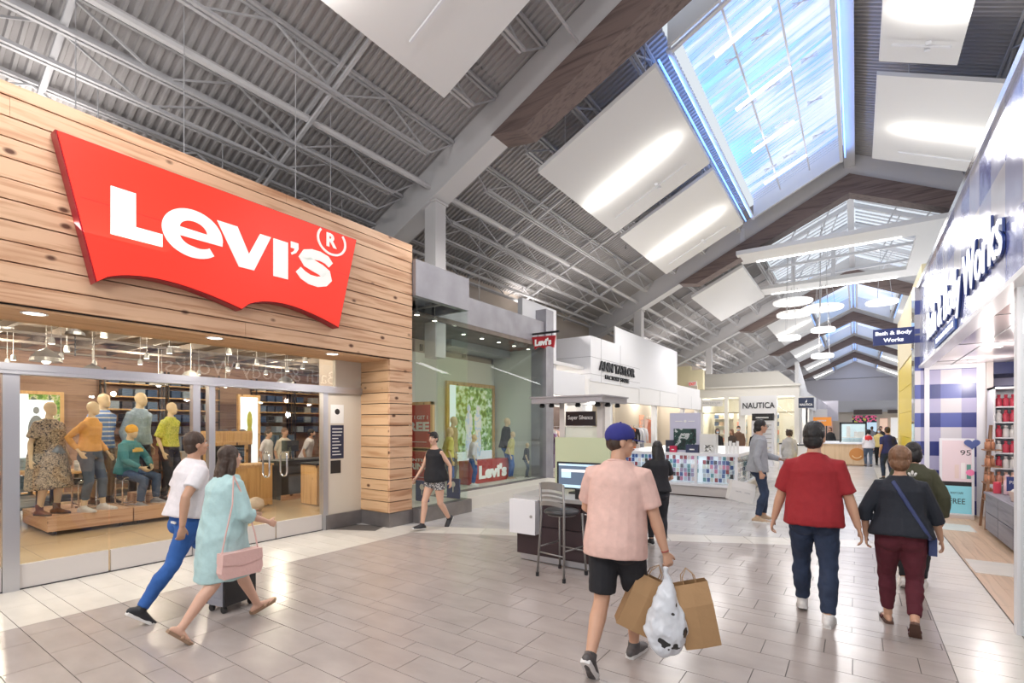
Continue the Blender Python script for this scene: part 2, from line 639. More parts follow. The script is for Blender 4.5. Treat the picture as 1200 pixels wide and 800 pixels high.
def clip(poly, a, b, c):  # keep a*x + b*y <= c
    out = []
    for i in range(len(poly)):
        p, q = poly[i - 1], poly[i]
        dp = a * p[0] + b * p[1] - c; dq = a * q[0] + b * q[1] - c
        if (dp <= 0) != (dq <= 0):
            t = dp / (dp - dq)
            out.append((p[0] + (q[0] - p[0]) * t, p[1] + (q[1] - p[1]) * t))
        if dq <= 0:
            out.append(q)
    return out


LN = (-.487, 1.0, 5.78 + .487 * 6)       # the diagonal where the warm tiles stop
rows = []
y = -1.82
seq = [.295, .295, .295, .1475]
marks = [1.13, 1.41, 1.56, 1.86, 2.16, 2.46, 2.73, 2.88, 3.17, 3.32, 3.63, 3.94, 4.24, 4.53, 4.82, 5.10, 5.23, 5.53, 5.83, 6.12, 6.27]
yy = 1.13; k = 0; lo = []
while yy > -1.5:
    lo.append(yy); yy -= seq[k % 4]; k += 1
marks = sorted(lo[1:]) + marks
while marks[-1] < 60:
    marks.append(marks[-1] + seq[k % 4]); k += 1
phase = {3.94: -.41, 4.24: -.61, 4.53: -.21, 4.82: -1.0, 5.10: -.62, 5.23: -.81, 5.53: -1.0, 5.83: -.62, 6.12: -.81, 2.46: -2.72, 2.73: -2.34, 2.88: -2.53, 3.17: -2.16}
tiles = []
GAP = .0028
for r_ in range(len(marks) - 1):
    y0, y1 = marks[r_], marks[r_ + 1]
    ph = phase.get(y0, -.41 - .2 * (r_ % 3))
    def put(x0, x1, mm, keep, mid=None):
        q = [(x0 + GAP, y0 + GAP), (x1 - GAP, y0 + GAP), (x1 - GAP, y1 - GAP), (x0 + GAP, y1 - GAP)]
        if keep == 'below': q = clip(q, *LN)
        if keep == 'above': q = clip(q, -LN[0], -LN[1], -(LN[2] + .56))
        if len(q) > 2:
            A = abs(sum(q[i - 1][0] * q[i][1] - q[i][0] * q[i - 1][1] for i in range(len(q)))) / 2
            if A > .0004: tiles.append((q, mm))
    x = ph - .585 * 16
    while x < 1.2:
        a, b_ = max(x, -5.97), min(x + .585, .57)
        if b_ > a + .007: put(a, b_, 0, 'below')
        a, b_ = max(x, -7.3), min(x + .585, .57)
        if b_ > a + .007 and y1 > 5.6: put(a, b_, 2, 'above')
        x += .585
    if y0 < 6.2:
        put(-7.36, -6.66, 1, 'below'); put(-6.66, -5.97, 1, 'below')
    put(.57, 1.13, 1, None)
# border course laid along the diagonal
dx, dy = Vector((1, .487)).normalized(); nx, ny = -dy, dx
for i in range(14):
    o_ = Vector((-6.0, 5.78)) + Vector((dx, dy)) * (i * .59 - .62)
    q = [o_ + Vector((dx, dy)) * GAP + Vector((nx, ny)) * GAP, o_ + Vector((dx, dy)) * (.59 - GAP) + Vector((nx, ny)) * GAP,
         o_ + Vector((dx, dy)) * (.59 - GAP) + Vector((nx, ny)) * (.5 - GAP), o_ + Vector((dx, dy)) * GAP + Vector((nx, ny)) * (.5 - GAP)]
    q = clip([tuple(v) for v in q], 1, 0, .57)
    q = clip(q, -1, 0, 7.3)
    if len(q) > 2: tiles.append((q, 1))
TM = [TILE_A, TILE_B, TILE_C]


def tile_key(t):
    cx = sum(p[0] for p in t[0]) / len(t[0]); cy = sum(p[1] for p in t[0]) / len(t[0])
    d = -.5683 * cx + .8228 * cy
    if d < 1.5: return 1e6 + cy
    px, py, _ = project(cx, cy, 0)
    if px < -30 or px > 1230 or py > 830: return 1e5 + d
    return d


tiles.sort(key=tile_key)
TOPM = lambda u, v, w_: (u, v, -.012 + w_)
for q, mm in tiles[:300]:
    b = MB(); b.prism(q, .012, TOPM)
    b.build('tile', TM[mm], floor)
for mm in range(3):
    b = MB()
    for q, m2 in tiles[300:]:
        if m2 == mm: b.prism(q, .012, TOPM)
    o = b.build('tile_field', TM[mm], floor); o['kind'] = 'stuff'

# ================================================================== ROOF
ceiling = struct('ceiling', 'grey corrugated roof deck on open steel joists')
RY = [-4.2, 7.94, 20.2, 32.3, 44.5, 56.6, 68.8, 81.0]
XL, XR = -9.75, 9.5
_deck = MB()


def deck(x0, x1, y0, y1):
    p = .13
    n = int(round((y1 - y0) / p))
    p = (y1 - y0) / n
    prof = [(0, 0), (.3, 0), (.42, .045), (.88, .045), (1, 0)]
    L_ = [(y0 + (i + u) * p, dz) for i in range(n) for u, dz in prof[:-1]] + [(y1, 0)]
    V = []
    for yv, dz in L_:
        V.append((x0, yv, zdk(x0) + dz)); V.append((x1, yv, zdk(x1) + dz))
    F = [(2 * i, 2 * i + 1, 2 * i + 3, 2 * i + 2) for i in range(len(L_) - 1)]
    _deck.add(V, F)


deck(XL, -5.6, -6, 81); deck(5.2, XR, -6, 81)
deck(-5.6, -.2, -6, 8.6); deck(-.2, 5.2, -6, 20.2)
deck(-5.6, -3.1, 8.6, 20.2)
deck(-5.6, -3.4, 20.2, 32.3); deck(3.0, 5.2, 20.2, 32.3)
for i in range(3, 7):
    deck(-5.6, -2.5, RY[i], RY[i + 1]); deck(2.1, 5.2, RY[i], RY[i + 1])
    deck(-2.5, -.2, RY[i], RY[i] + .9); deck(-.2, 2.1, RY[i], RY[i] + .9)
    deck(-2.5, -.2, RY[i + 1] - .9, RY[i + 1]); deck(-.2, 2.1, RY[i + 1] - .9, RY[i + 1])
deck(-3.1, -.2, 19.2, 20.2)
_deck.build('roof_deck', DECKM, ceiling)
b = MB()
for sg, xe in ((-1, XL), (1, XR)):      # outer roof skin over the deck, clear of the skylights
    for xa, xb, ya, yb in ((5.0, 9.6, -6, 81), (3.3, 5.0, -6, 8.0)):
        V = [(-.2 + sg * (xa + .2), ya, zdk(xa - .4 if sg < 0 else xa) + .25)]
        pass
    # simple sheet beyond the glazed strip
    x1_ = sg * 5.0
    b.add([(x1_, -6, zdk(x1_) + .3), (xe, -6, zdk(xe) + .3), (xe, 81, zdk(xe) + .3), (x1_, 81, zdk(x1_) + .3)], [(0, 1, 2, 3)])
b.build('roof_skin', DECKM, ceiling)

# rafters with timber cladding boards
for i, y0 in enumerate(RY[1:-1]):
    rb = struct('beam', 'pitched grey steel rafter spanning the concourse')
    for sg in (-1, 1):
        xe = XL if sg < 0 else XR
        b = MB()
        xr = -.2
        V = []
        for yy in (y0 - .17, y0 + .17):
            V += [(xr, yy, zdk(xr)), (xe, yy, zdk(xe)), (xe, yy, zdk(xe) - .78), (xr, yy, zdk(xr) - .78)]
        b.add(V, [(0, 1, 2, 3), (7, 6, 5, 4), (0, 4, 5, 1), (1, 5, 6, 2), (2, 6, 7, 3), (3, 7, 4, 0)])
        # wide bottom flange
        V = []
        for yy in (y0 - .24, y0 + .24):
            V += [(xr, yy, zdk(xr) - .78), (xe, yy, zdk(xe) - .78), (xe, yy, zdk(xe) - .81), (xr, yy, zdk(xr) - .81)]
        b.add(V, [(0, 1, 2, 3), (7, 6, 5, 4), (0, 4, 5, 1), (1, 5, 6, 2), (2, 6, 7, 3), (3, 7, 4, 0)])
        b.build('rafter', RAFT, rb)
        # timber box on the lower half, ends cut level
        xa = -5.8 if sg < 0 else 5.4
        xb_ = -5.1 if sg < 0 else 4.7
        b = MB()
        V = []
        for yy in (y0 - .27, y0 + .27):
            V += [(xr, yy, zdk(xr) - .70), (xa, yy, zdk(xa) - .78), (xb_, yy, zdk(xb_) - 1.22), (xr, yy, zdk(xr) - 1.34)]
        b.add(V, [(0, 1, 2, 3), (7, 6, 5, 4), (0, 4, 5, 1), (1, 5, 6, 2), (2, 6, 7, 3), (3, 7, 4, 0)])
        b.build('timber_cladding', BEAMW, rb)
    b = MB()   # posts that carry it
    cb = struct('column', 'square steel column carrying the rafter')
    b.box(-7.66, y0 - .16, 3.2 if i == 0 else (3.75 if i == 1 else 4.9), -7.34, y0 + .16, zdk(-7.5) - .75)
    b.build('post', RAFT, cb)
    b = MB(); b.box(-7.70, y0 - .20, zdk(-7.5) - .80, -7.30, y0 + .20, zdk(-7.5) - .76); b.build('cap_plate', RAFT, cb)

# joists: one mesh, reused in every bay


def joist_mesh(L_, depth=.55, step=1.0):
    b = MB()
    h = L_ / 2
    for dx_ in (-.045, .045):
        b.bar((dx_, -h, -.02), (dx_, h, -.02), .05, .045)
        b.bar((dx_, -h + .7, -depth), (dx_, h - .7, -depth), .05, .045)
    b.bar((0, -h + .7, -depth), (0, -h, -.06), .03)
    b.bar((0, h - .7, -depth), (0, h, -.06), .03)
    n = int((L_ - 1.4) / step / 2) * 2
    for i in range(n):
        ya = -h + .7 + (L_ - 1.4) * i / n; yb = -h + .7 + (L_ - 1.4) * (i + 1) / n
        if i % 2: b.bar((0, ya, -.04), (0, yb, -depth), .028)
        else: b.bar((0, ya, -depth), (0, yb, -.04), .028)
    me = bpy.data.meshes.new('joist'); me.from_pydata(b.v, [], b.f); me.materials.append(STEEL)
    return me


JX = [-9.25, -8.35, -7.9, -6.85, -5.75, -4.65, -3.45, 2.6, 3.7, 4.8, 5.9, 7.0, 8.1]
jm = joist_mesh(11.75)
for i in range(7):
    yc = (RY[i] + RY[i + 1]) / 2
    for X in JX:
        if X > 4 and i > 2: continue
        o = link('joist', jm, None, ceiling); o.location = (X, yc, zdk(X) - .03)
# bridging struts between joists and long pipes
b = MB()
for i in range(4):
    for fy in (.25, .5, .75):
        yy = RY[i] + (RY[i + 1] - RY[i]) * fy
        b.bar((-9.4, yy, zdk(-9.4) - .55), (-3.4, yy, zdk(-3.4) - .55), .05)
        b.bar((-9.4, yy + .12, zdk(-9.4) - .1), (-3.4, yy + .12, zdk(-3.4) - .1), .05)
        b.bar((2.6, yy, zdk(2.6) - .55), (8.2, yy, zdk(8.2) - .55), .05)
b.build('bridging', STEEL, ceiling)
b = MB(); b.tube([(-7.5, -5, 6.83), (-7.5, 33, 6.83)], .06, 8); b.tube([(-7.5, 33, 6.83), (-7.5, 80, 6.83)], .05, 6)
b.build('tie_pipe', RAFT, ceiling)
b = MB()
b.tube([(-8.9, -5, 6.0), (-8.9, 60, 6.0)], .045, 8); b.tube([(-3.9, -5, zdk(-3.9) - .75), (-3.9, 7.6, zdk(-3.9) - .75)], .03, 6)
for yy in (-1.5, 2.5, 4.2, 6.6, 10.2, 14.4, 17.6): b.tube([(-8.9, yy, 6.0), (-8.9, yy, zdk(-8.9))], .008, 5)
b.build('sprinkler_pipe', STEEL, ceiling)
b = MB()
for X, Y, zz in ((-7.4, 3.0, 4.6), (-6.9, 4.3, 4.9), (-7.6, 5.4, 4.6), (-7.9, 2.0, 4.5), (-7.6, 9.6, 4.6), (-7.4, 11.2, 4.4), (-7.8, 13.1, 4.0)):
    b.tube([(X, Y, zz), (X, Y, zdk(X))], .007, 5)
b.build('hanger_wire', STEEL, ceiling)
# sprinkler heads
b = MB()
for X, Y in ((-6.0, 3.2), (-6.0, 5.6), (-6.3, 12.0), (-6.4, 16.0)):
    b.lathe((X, Y, zdk(X) - .12), [(.008, .12), (.008, .03), (.03, .02), (.03, 0)], 8)
b.build('sprinkler_head', BLACK, ceiling)

# ------------------------------------------------------------------ hanging white panels, each lit by its own strip
OFF = 1.2


def hung_panel(x0, x1, y0, y1, label, off=OFF, strip=True, power=55, parts=True):
    t = thing('acoustic_panel', label, 'ceiling panel', (0, 0, 0), 0)
    b = MB()
    th_ = .09
    V = [(x0, y0, zdk(x0) - off), (x1, y0, zdk(x1) - off), (x1, y1, zdk(x1) - off), (x0, y1, zdk(x0) - off)]
    V += [(a, c_, d + th_) for a, c_, d in V]
    b.add(V, [(3, 2, 1, 0), (4, 5, 6, 7), (0, 1, 5, 4), (1, 2, 6, 5), (2, 3, 7, 6), (3, 0, 4, 7)])
    b.build('panel_board', PANEL, t)
    b = MB()
    xm, ym = (x0 + x1) / 2, (y0 + y1) / 2
    for fx in (.15, .85):
        for fy in (.12, .88):
            X = x0 + (x1 - x0) * fx; Y = y0 + (y1 - y0) * fy
            b.tube([(X, Y, zdk(X) - off + th_), (X, Y, zdk(X) - .02)], .012, 5)
    b.build('hanger_rod', STEEL, t)
    if strip:
        a = Vector((x0 + (x1 - x0) * .14, y0 + (y1 - y0) * .80, 0)); c_ = Vector((x0 + (x1 - x0) * .86, y0 + (y1 - y0) * .80, 0))
        a.z = zdk(a.x) - off - .10; c_.z = zdk(c_.x) - off - .10
        b = MB(); b.bar(a, c_, .035, .03)
        b.build('light_track', WHITEG, t)
        b = MB()
        q = a.lerp(c_, .62)
        b.cbox((q.x, q.y - .1, q.z), (.09, .05, .05)); b.cbox((q.x, q.y + .1, q.z), (.09, .05, .05))
        b.build('track_head', WHITEG, t)
        # the strip lamp itself, washing the board from just below
        l = lamp('AREA', (xm, y0 + (y1 - y0) * .55, (zdk(xm) - off - .30)), power * .42, (1, .97, .9), size=((x1 - x0) * .92, .06), name='strip_lamp')
        sl = math.atan2(zdk(x1) - zdk(x0), x1 - x0)
        l.rotation_euler = (pi, -sl if False else sl, 0)
        l.rotation_euler = Euler((0, 0, 0))
        nrm = Vector((-(zdk(x1) - zdk(x0)) / (x1 - x0), 0, 1)).normalized()
        M_ = Matrix((Vector((nrm.z, 0, -nrm.x)), Vector((0, -1, 0)), -nrm)).transposed()
        l.rotation_euler = M_.to_euler()
    return t


hung_panel(-5.5, -3.0, .6, 6.03, 'large white acoustic panel hung above the red store sign', power=60)
hung_panel(-5.5, -3.0, 8.93, 12.98, 'large white acoustic panel between timber rafter and blue skylight, with long track light')
hung_panel(-5.5, -3.02, 13.35, 17.5, 'white acoustic panel beside blue skylight, next to the second timber rafter')
hung_panel(.38, 1.6, 9.3, 12.86, 'small white acoustic panel beyond the ridge, in front of the broad one', power=30)
hung_panel(.36, 4.2, 13.36, 17.45, 'broad white acoustic panel above the clear store fascia', power=70)
for i in range(3, 7):
    nm = ['beyond the hanging discs', 'in the fourth bay from the front', 'in the fifth bay from the front', 'in the last bay before the end wall'][i - 3]
    hung_panel(-4.5, -2.45, RY[i] + 1.0, RY[i + 1] - 1.6, 'white acoustic panel on the plank store side ' + nm, off=.95, power=120)
    hung_panel(2.05, 4.1, RY[i] + 1.0, RY[i + 1] - 1.6, 'white acoustic panel on the gingham side ' + nm, off=.95, power=120)

# ------------------------------------------------------------------ skylights
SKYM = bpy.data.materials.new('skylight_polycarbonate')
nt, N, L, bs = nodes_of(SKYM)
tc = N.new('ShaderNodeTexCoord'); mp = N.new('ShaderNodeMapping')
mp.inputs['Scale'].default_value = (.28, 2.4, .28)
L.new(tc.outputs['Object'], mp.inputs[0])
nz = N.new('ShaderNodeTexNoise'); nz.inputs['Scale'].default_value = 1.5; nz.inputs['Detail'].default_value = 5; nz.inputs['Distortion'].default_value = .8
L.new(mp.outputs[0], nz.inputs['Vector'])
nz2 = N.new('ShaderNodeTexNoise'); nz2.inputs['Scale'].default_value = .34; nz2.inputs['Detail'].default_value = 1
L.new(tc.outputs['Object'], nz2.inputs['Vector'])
# LED tint and slat streaks painted into the glow: bluest low, white at ridge
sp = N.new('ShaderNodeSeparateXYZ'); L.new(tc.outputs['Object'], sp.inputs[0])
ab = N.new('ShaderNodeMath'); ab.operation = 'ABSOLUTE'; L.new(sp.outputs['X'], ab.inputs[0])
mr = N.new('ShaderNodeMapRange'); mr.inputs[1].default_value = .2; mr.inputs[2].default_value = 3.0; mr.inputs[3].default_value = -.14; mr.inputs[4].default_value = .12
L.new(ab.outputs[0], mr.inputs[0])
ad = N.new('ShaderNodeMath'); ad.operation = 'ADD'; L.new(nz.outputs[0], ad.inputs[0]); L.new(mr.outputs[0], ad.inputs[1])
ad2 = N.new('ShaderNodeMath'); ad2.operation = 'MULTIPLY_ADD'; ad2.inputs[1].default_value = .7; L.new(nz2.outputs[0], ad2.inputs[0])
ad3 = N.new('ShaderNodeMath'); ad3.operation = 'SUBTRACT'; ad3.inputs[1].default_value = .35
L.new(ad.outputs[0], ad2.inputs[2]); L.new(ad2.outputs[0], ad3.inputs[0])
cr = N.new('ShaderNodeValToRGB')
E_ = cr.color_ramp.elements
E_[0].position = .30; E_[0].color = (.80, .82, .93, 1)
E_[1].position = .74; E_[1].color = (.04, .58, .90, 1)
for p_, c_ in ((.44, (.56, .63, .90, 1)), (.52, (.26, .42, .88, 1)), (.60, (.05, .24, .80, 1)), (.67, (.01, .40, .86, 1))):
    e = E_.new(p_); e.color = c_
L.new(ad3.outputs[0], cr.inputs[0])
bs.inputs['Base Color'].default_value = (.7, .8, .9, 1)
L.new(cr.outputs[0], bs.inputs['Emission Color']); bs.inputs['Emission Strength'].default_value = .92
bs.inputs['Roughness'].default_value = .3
SKYW = mat('skylight_bright_white', (.8, .85, .9), .4, emit=.62, ecol=(.86, .93, 1))
LEDB = emis('blue_led_strip', (.10, .32, 1.0), 3.0)


def sheet(b, x0, x1, y0, y1, off, th_=.04):
    V = [(x0, y0, zdk(x0) + off), (x1, y0, zdk(x1) + off), (x1, y1, zdk(x1) + off), (x0, y1, zdk(x0) + off)]
    V += [(a, c_, d + th_) for a, c_, d in V]
    b.add(V, [(3, 2, 1, 0), (4, 5, 6, 7), (0, 1, 5, 4), (1, 2, 6, 5), (2, 3, 7, 6), (3, 0, 4, 7)])


def skylight(n, x0, x1, y0, y1, label, louvers=True, frame=True):
    t = struct('window_%d' % n, label)
    b = MB(); sheet(b, x0 - .05, x1 + .05, y0 - .3, y1 + .3, .28)
    b.build('skylight_sheet', SKYM, t)
    # curb walls of the well
    b = MB()
    for yy in (y0 - .15, y1 + .1):
        V = []
        for dy_ in (0, .06):
            V += [(x0, yy + dy_, zdk(x0) - .55), (x1, yy + dy_, zdk(x1) - .55), (x1, yy + dy_, zdk(x1) + .3), (x0, yy + dy_, zdk(x0) + .3)]
        b.add(V, [(0, 1, 2, 3), (7, 6, 5, 4), (0, 4, 5, 1), (1, 5, 6, 2), (2, 6, 7, 3), (3, 7, 4, 0)])
    b.build('curb', WHITEG, t)
    if louvers:
        ns = int((y1 - y0) / .16)
        b = MB()
        for i in range(ns):
            yy = y0 + .1 + i * (y1 - y0 - .2) / (ns - 1)
            b.bar((x0 + .05, yy, zdk(x0 + .05) - .08), (x1 - .05, yy, zdk(x1 - .05) - .08), .012, .07, up=(0, .8, .6))
        b.build('louver', mat('acrylic_louver', (.80, .87, .97), .35, alpha=.16), t)
        for i, fy in enumerate((.13, .36, .60, .84)):
            yy = y0 + (y1 - y0) * fy
            b = MB()
            xa, xb_ = x0 + (x1 - x0) * .22, x0 + (x1 - x0) * (.62 + .05 * (i % 2))
            b.bar((xa, yy, zdk(xa) - .40), (xb_, yy, zdk(xb_) - .40), .07, .05)
            b.build('light_bar', LEDC, t)
        b = MB()
        for fx in (.33, .66):
            X = x0 + (x1 - x0) * fx
            b.bar((X, y0, zdk(X) - .2), (X, y1, zdk(X) - .2), .04)
        for fy in (.2, .4, .6, .8):
            for fx in (.3, .5, .8):
                X = x0 + (x1 - x0) * fx; Y = y0 + (y1 - y0) * fy
                for k_ in range(3):
                    b.bar((X - .16, Y + .08 * k_, zdk(X - .16) - .15), (X + .16, Y + .3 - .08 * k_, zdk(X + .16) - .15), .014)
        b.build('louver_motor', WHITEG, t)
    if frame:
        b = MB()
        for xx in (x0, x1):
            b.bar((xx, y0 - .1, zdk(xx) - .57), (xx, y1 + .1, zdk(xx) - .57), .09, .05)
        for yy in (y0, y1):
            b.bar((x0, yy, zdk(x0) - .57), (x1, yy, zdk(x1) - .57), .09, .05)
        b.build('skylight_frame', WHITEG, t)
        b = MB()
        xx = x0 if abs(x0) > abs(x1) else x1
        sgn = 1 if xx < 0 else -1
        b.bar((xx - sgn * .22, y0, zdk(xx) - .62), (xx - sgn * .22, y1, zdk(xx) - .62), .03, .03)
        xr_ = x1 if abs(x0) > abs(x1) else x0
        b.bar((xr_ + sgn * .1, y0, zdk(xr_) - .5), (xr_ + sgn * .1, y1, zdk(xr_) - .5), .03, .03)
        b.build('blue_led_strip', LEDB, t)
    return t


lamp('AREA', (-3.02, 14.2, zdk(-3.0) - .62), 45, (.12, .32, 1.0), size=(.05, 9), target=(-3.25, 14.2, 12), name='led_cove').rotation_euler = (pi, 0, 0)
lamp('AREA', (-.25, 14.2, zdk(-.25) - .62), 22, (.12, .32, 1.0), size=(.05, 9), name='led_cove').rotation_euler = (pi, 0, 0)
skylight(1, -2.95, -.40, 9.6, 18.9, 'skylight with louvers and blue light over the concourse')
n_ = 2
for i in range(3, 7):
    skylight(n_, -2.3, -.4, RY[i] + 1.0, RY[i + 1] - 1.2, 'blue lit skylight on the plank store side', louvers=False); n_ += 1
    skylight(n_, 0, 1.9, RY[i] + 1.0, RY[i + 1] - 1.2, 'blue lit skylight on the gingham side', louvers=False); n_ += 1
# bay of clear white skylight glazing above the hanging ring
t = struct('window_%d' % n_, 'bright white skylight bay above the ring of white panels')
b = MB()
sheet(b, -3.4, -.2, 20.4, 32.1, .25); sheet(b, -.2, 3.0, 20.4, 32.1, .25)
b.build('skylight_sheet', SKYW, t)
b = MB()
for sg in (-1, 1):
    for k_ in range(26):
        Y = 20.75 + .43 * k_
        b.bar((-.2 + sg * .15, Y, zdk(.0) + .05), (-.2 + sg * 3.15, Y, zdk(-.2 + sg * 3.15) + .05), .13, .03)
b.build('louver', WHITEG, t)
b = MB()
for Y in (22.0, 24.4, 26.8, 29.2):
    for sg in (-1, 1):
        b.bar((-.2, Y, zdk(-.2) - .1), (-.2 + sg * 3.2, Y, zdk(3.0) - .1), .12, .16)
    b.bar((-3.2, Y, 8.6), (2.9, Y, 8.75), .10, .10)
    for X in (-2.2, -1.2, .8, 1.8): b.bar((X, Y, 8.65), (X + .6, Y, zdk(X + .6) - .1), .05)
b.bar((-.2, 20.2, zdk(-.2) - .4), (-.2, 32.3, zdk(-.2) - .4), .22, .5)
b.build('skylight_truss', WHITEG, t)
b = MB()   # ridge strut visible along all bays
b.bar((-.2, 7.9, zdk(-.2) - .25), (-.2, 20.2, zdk(-.2) - .25), .3, .4)
b.bar((-.2, 32.3, zdk(-.2) - .25), (-.2, 81, zdk(-.2) - .25), .3, .4)
b.build('ridge_beam', RAFT, ceiling)

# ring of white bulkheads hung in the third bay
ring = thing('bulkhead_ring', 'white hanging bulkhead ring with long light slots below the bright white skylight', 'ceiling bulkhead')
b = MB(); sheet(b, -5.55, -3.62, 20.9, 26.4, -1.3, .12); b.build('left_slope', PANEL, ring)
b = MB()
b.box(-3.62, 19.6, 7.93, 4.4, 20.85, 8.08)
b.build('front_beam', PANEL, ring)
b = MB(); b.box(-3.62, 25.2, 7.93, 4.4, 26.4, 8.08); b.build('back_beam', PANEL, ring)
b = MB(); b.box(1.62, 20.85, 7.93, 4.4, 25.2, 8.08); b.build('side_beam', PANEL, ring)
b = MB(); b.box(-3.1, 20.72, 7.90, 1.2, 20.80, 7.935); b.box(-3.3, 26.26, 7.90, 1.4, 26.34, 7.935); b.build('light_slot', LEDC, ring)
b = MB()
for X in (-2.4, -.9): b.box(X, 25.3, 8.08, X + .16, 25.5, 9.3)
b.box(-3.55, 20.0, 8.08, -3.4, 20.2, 9.0); b.box(3.4, 20.0, 8.08, 3.55, 20.2, 8.9); b.box(3.4, 25.6, 8.08, 3.55, 25.8, 8.9)
b.build('hanger_post', WHITEG, ring)

# round pendant lamps
DISC = emis('disc_lamp_diffuser', (1, .98, .94), .75)
discs = [(-2.77, 30.0, 8.22, .93, 'large white disc pendant lamp hanging highest of the cluster'), (-2.35, 25.75, 6.75, .68, 'white disc pendant lamp directly below the highest disc'),
         (-1.36, 28.2, 7.37, .87, 'large white disc pendant lamp near the ridge line, second highest'), (-1.22, 25.85, 5.94, .47, 'small white disc pendant lamp just below the large one near the ridge'),
         (-2.39, 24.5, 5.5, .43, 'small white disc pendant lamp, second lowest of the cluster'), (-1.19, 24.7, 4.66, .42, 'small white disc pendant lamp hanging lowest of the cluster'),
         (1.01, 29.9, 7.66, .66, 'white disc pendant lamp alone in front of the blue skylight on the gingham side')]
for X, Y, Z, r_, lb in discs:
    t = thing('disc_pendant', lb, 'pendant lamp', (X, Y, Z), group=None)
    b = MB(); b.lathe((0, 0, 0), [(r_ * .96, -.07), (r_, -.03), (r_, .05), (r_ * .9, .09), (.1, .11)], 32); b.build('disc_body', DISC, t)
    b = MB()
    for k_ in range(3):
        a = k_ * 2.09
        b.tube([(r_ * .6 * cos(a), r_ * .6 * sin(a), .1), (r_ * .2 * cos(a), r_ * .2 * sin(a), (zdk(X) - .05 if not 25.2 < Y < 26.4 else 7.94) - Z)], .01, 5)
    b.build('suspension_cable', STEEL, t)
    lamp('POINT', (X, Y, Z - .3), 60, NEUT, .3, name='disc_light')

# end wall and upper side walls
t = struct('wall_back', 'far gabled end wall of the concourse')
b = MB()
b.add([(-16, 81, 4.2), (16, 81, 4.2), (16, 81, 5), (-.2, 81, 10.9), (-16, 81, 5)], [(0, 1, 2, 3, 4)])
b.add([(-16, 81.4, 0), (16, 81.4, 0), (16, 81.4, 12), (-16, 81.4, 12)], [(0, 1, 2, 3)])
b.build('gable', mat('end_wall_lilac_grey', (.66, .63, .67), .6), t)
b = MB(); b.box(-16, 80.8, 4.2, 16, 81, 4.3); b.box(-16, 80.9, 8.0, 16, 81, 8.04); b.build('ledge', mat('ledge_grey', (.3, .29, .32), .6), t)
t = struct('wall_left', 'upper side wall above the shop fronts')
b = MB(); b.box(XL - .2, -6, 3.9, XL + .03, 81, 6.32); b.build('upper_wall', mat('upper_wall_tan', (.60, .52, .45), .6), t)
t = struct('wall_right', 'upper side wall on the right')
b = MB(); b.box(XR, -6, 0, XR + .2, 81, 6.4); b.build('upper_wall', STEEL, t)
# ================================================================== TIMBER STORE FRONT (left)
FX = -6.56
wall = struct('wall_left_front', 'knotty pine plank store front carrying the red sign')
b = MB()
b.box(-7.3, -2.2, 2.89, FX - .045, 6.33, 4.97)
b.box(-7.38, 5.87, .02, FX - .045, 6.31, 2.9)
b.build('backing', DARK, wall)
PH, GAPZ = .1945, .013
zb = [2.90 + PH * i for i in range(11)] + [4.98]
for i in range(11):
    z0, z1 = zb[i] + GAPZ / 2, zb[i + 1] - GAPZ / 2
    j = sorted([-2.2, 6.35, RND.uniform(.2, 1.4) if i % 2 else RND.uniform(2.8, 4.6)])
    for a, c_ in zip(j[:-1], j[1:]):
        b = MB(); b.box(FX - .05, a + .001, z0, FX + RND.uniform(-.004, .004), c_ - .001, z1)
        b.build('plank', PINE, wall)
    b = MB(); b.box(-7.3, 6.30, z0, FX - .052, 6.35, z1); b.build('plank', PINEX, wall)
pil = struct('pillar', 'knotty pine plank pillar right of the glass doors')
for i in range(14):
    z0, z1 = .24 + .1885 * i + GAPZ / 2, .24 + .1885 * (i + 1) - GAPZ / 2
    if i == 13: z1 = 2.885
    b = MB(); b.box(FX - .05, 5.83, z0, FX + RND.uniform(-.004, .003), 6.35, z1); b.build('plank', PINE, pil)
    b = MB(); b.box(-7.36, 5.83 + RND.uniform(-.004, .003), z0, FX - .052, 5.88, z1); b.build('plank', PINEX, pil)
    b = MB(); b.box(-7.3, 6.30, z0, FX - .052, 6.35, z1); b.build('plank', PINEX, pil)
b = MB(); b.box(-7.38, 5.81, .0, FX + .012, 6.37, .24); b.box(-7.40, 5.1, 0, -7.28, 5.81, .24); b.build('kick_plate', KICK, pil)

sof = struct('ceiling_soffit', 'timber soffit over the glass doors')
for i in range(4):
    x0 = -7.45 + .222 * i
    b = MB(); b.box(x0 + .003, -2.2, 2.865, min(x0 + .219, FX - .052), 5.86, 2.89); b.build('board', SOFFITW, sof)
for Y, lb in ((1.39, 'round downlight in the timber soffit, farthest from the plank pillar'), (3.09, 'round downlight in the timber soffit, below the middle of the red sign'), (4.83, 'round downlight in the timber soffit, nearest the plank pillar')):
    t = thing('downlight', lb, 'downlight', (-6.75, Y, 2.865))
    b = MB(); b.lathe((0, 0, -.008), [(.105, .008), (.105, 0), (.085, 0), (.08, .006)], 24); b.build('trim_ring', WHITEG, t)
    b = MB(); b.lathe((0, 0, -.006), [(.08, .003), (.08, 0)], 24); b.build('lens', LEDW, t)
    lamp('SPOT', (-6.75, Y, 2.80), 60, WARM, .06, (-6.8, Y, 0), 140, name='downlight_lamp')

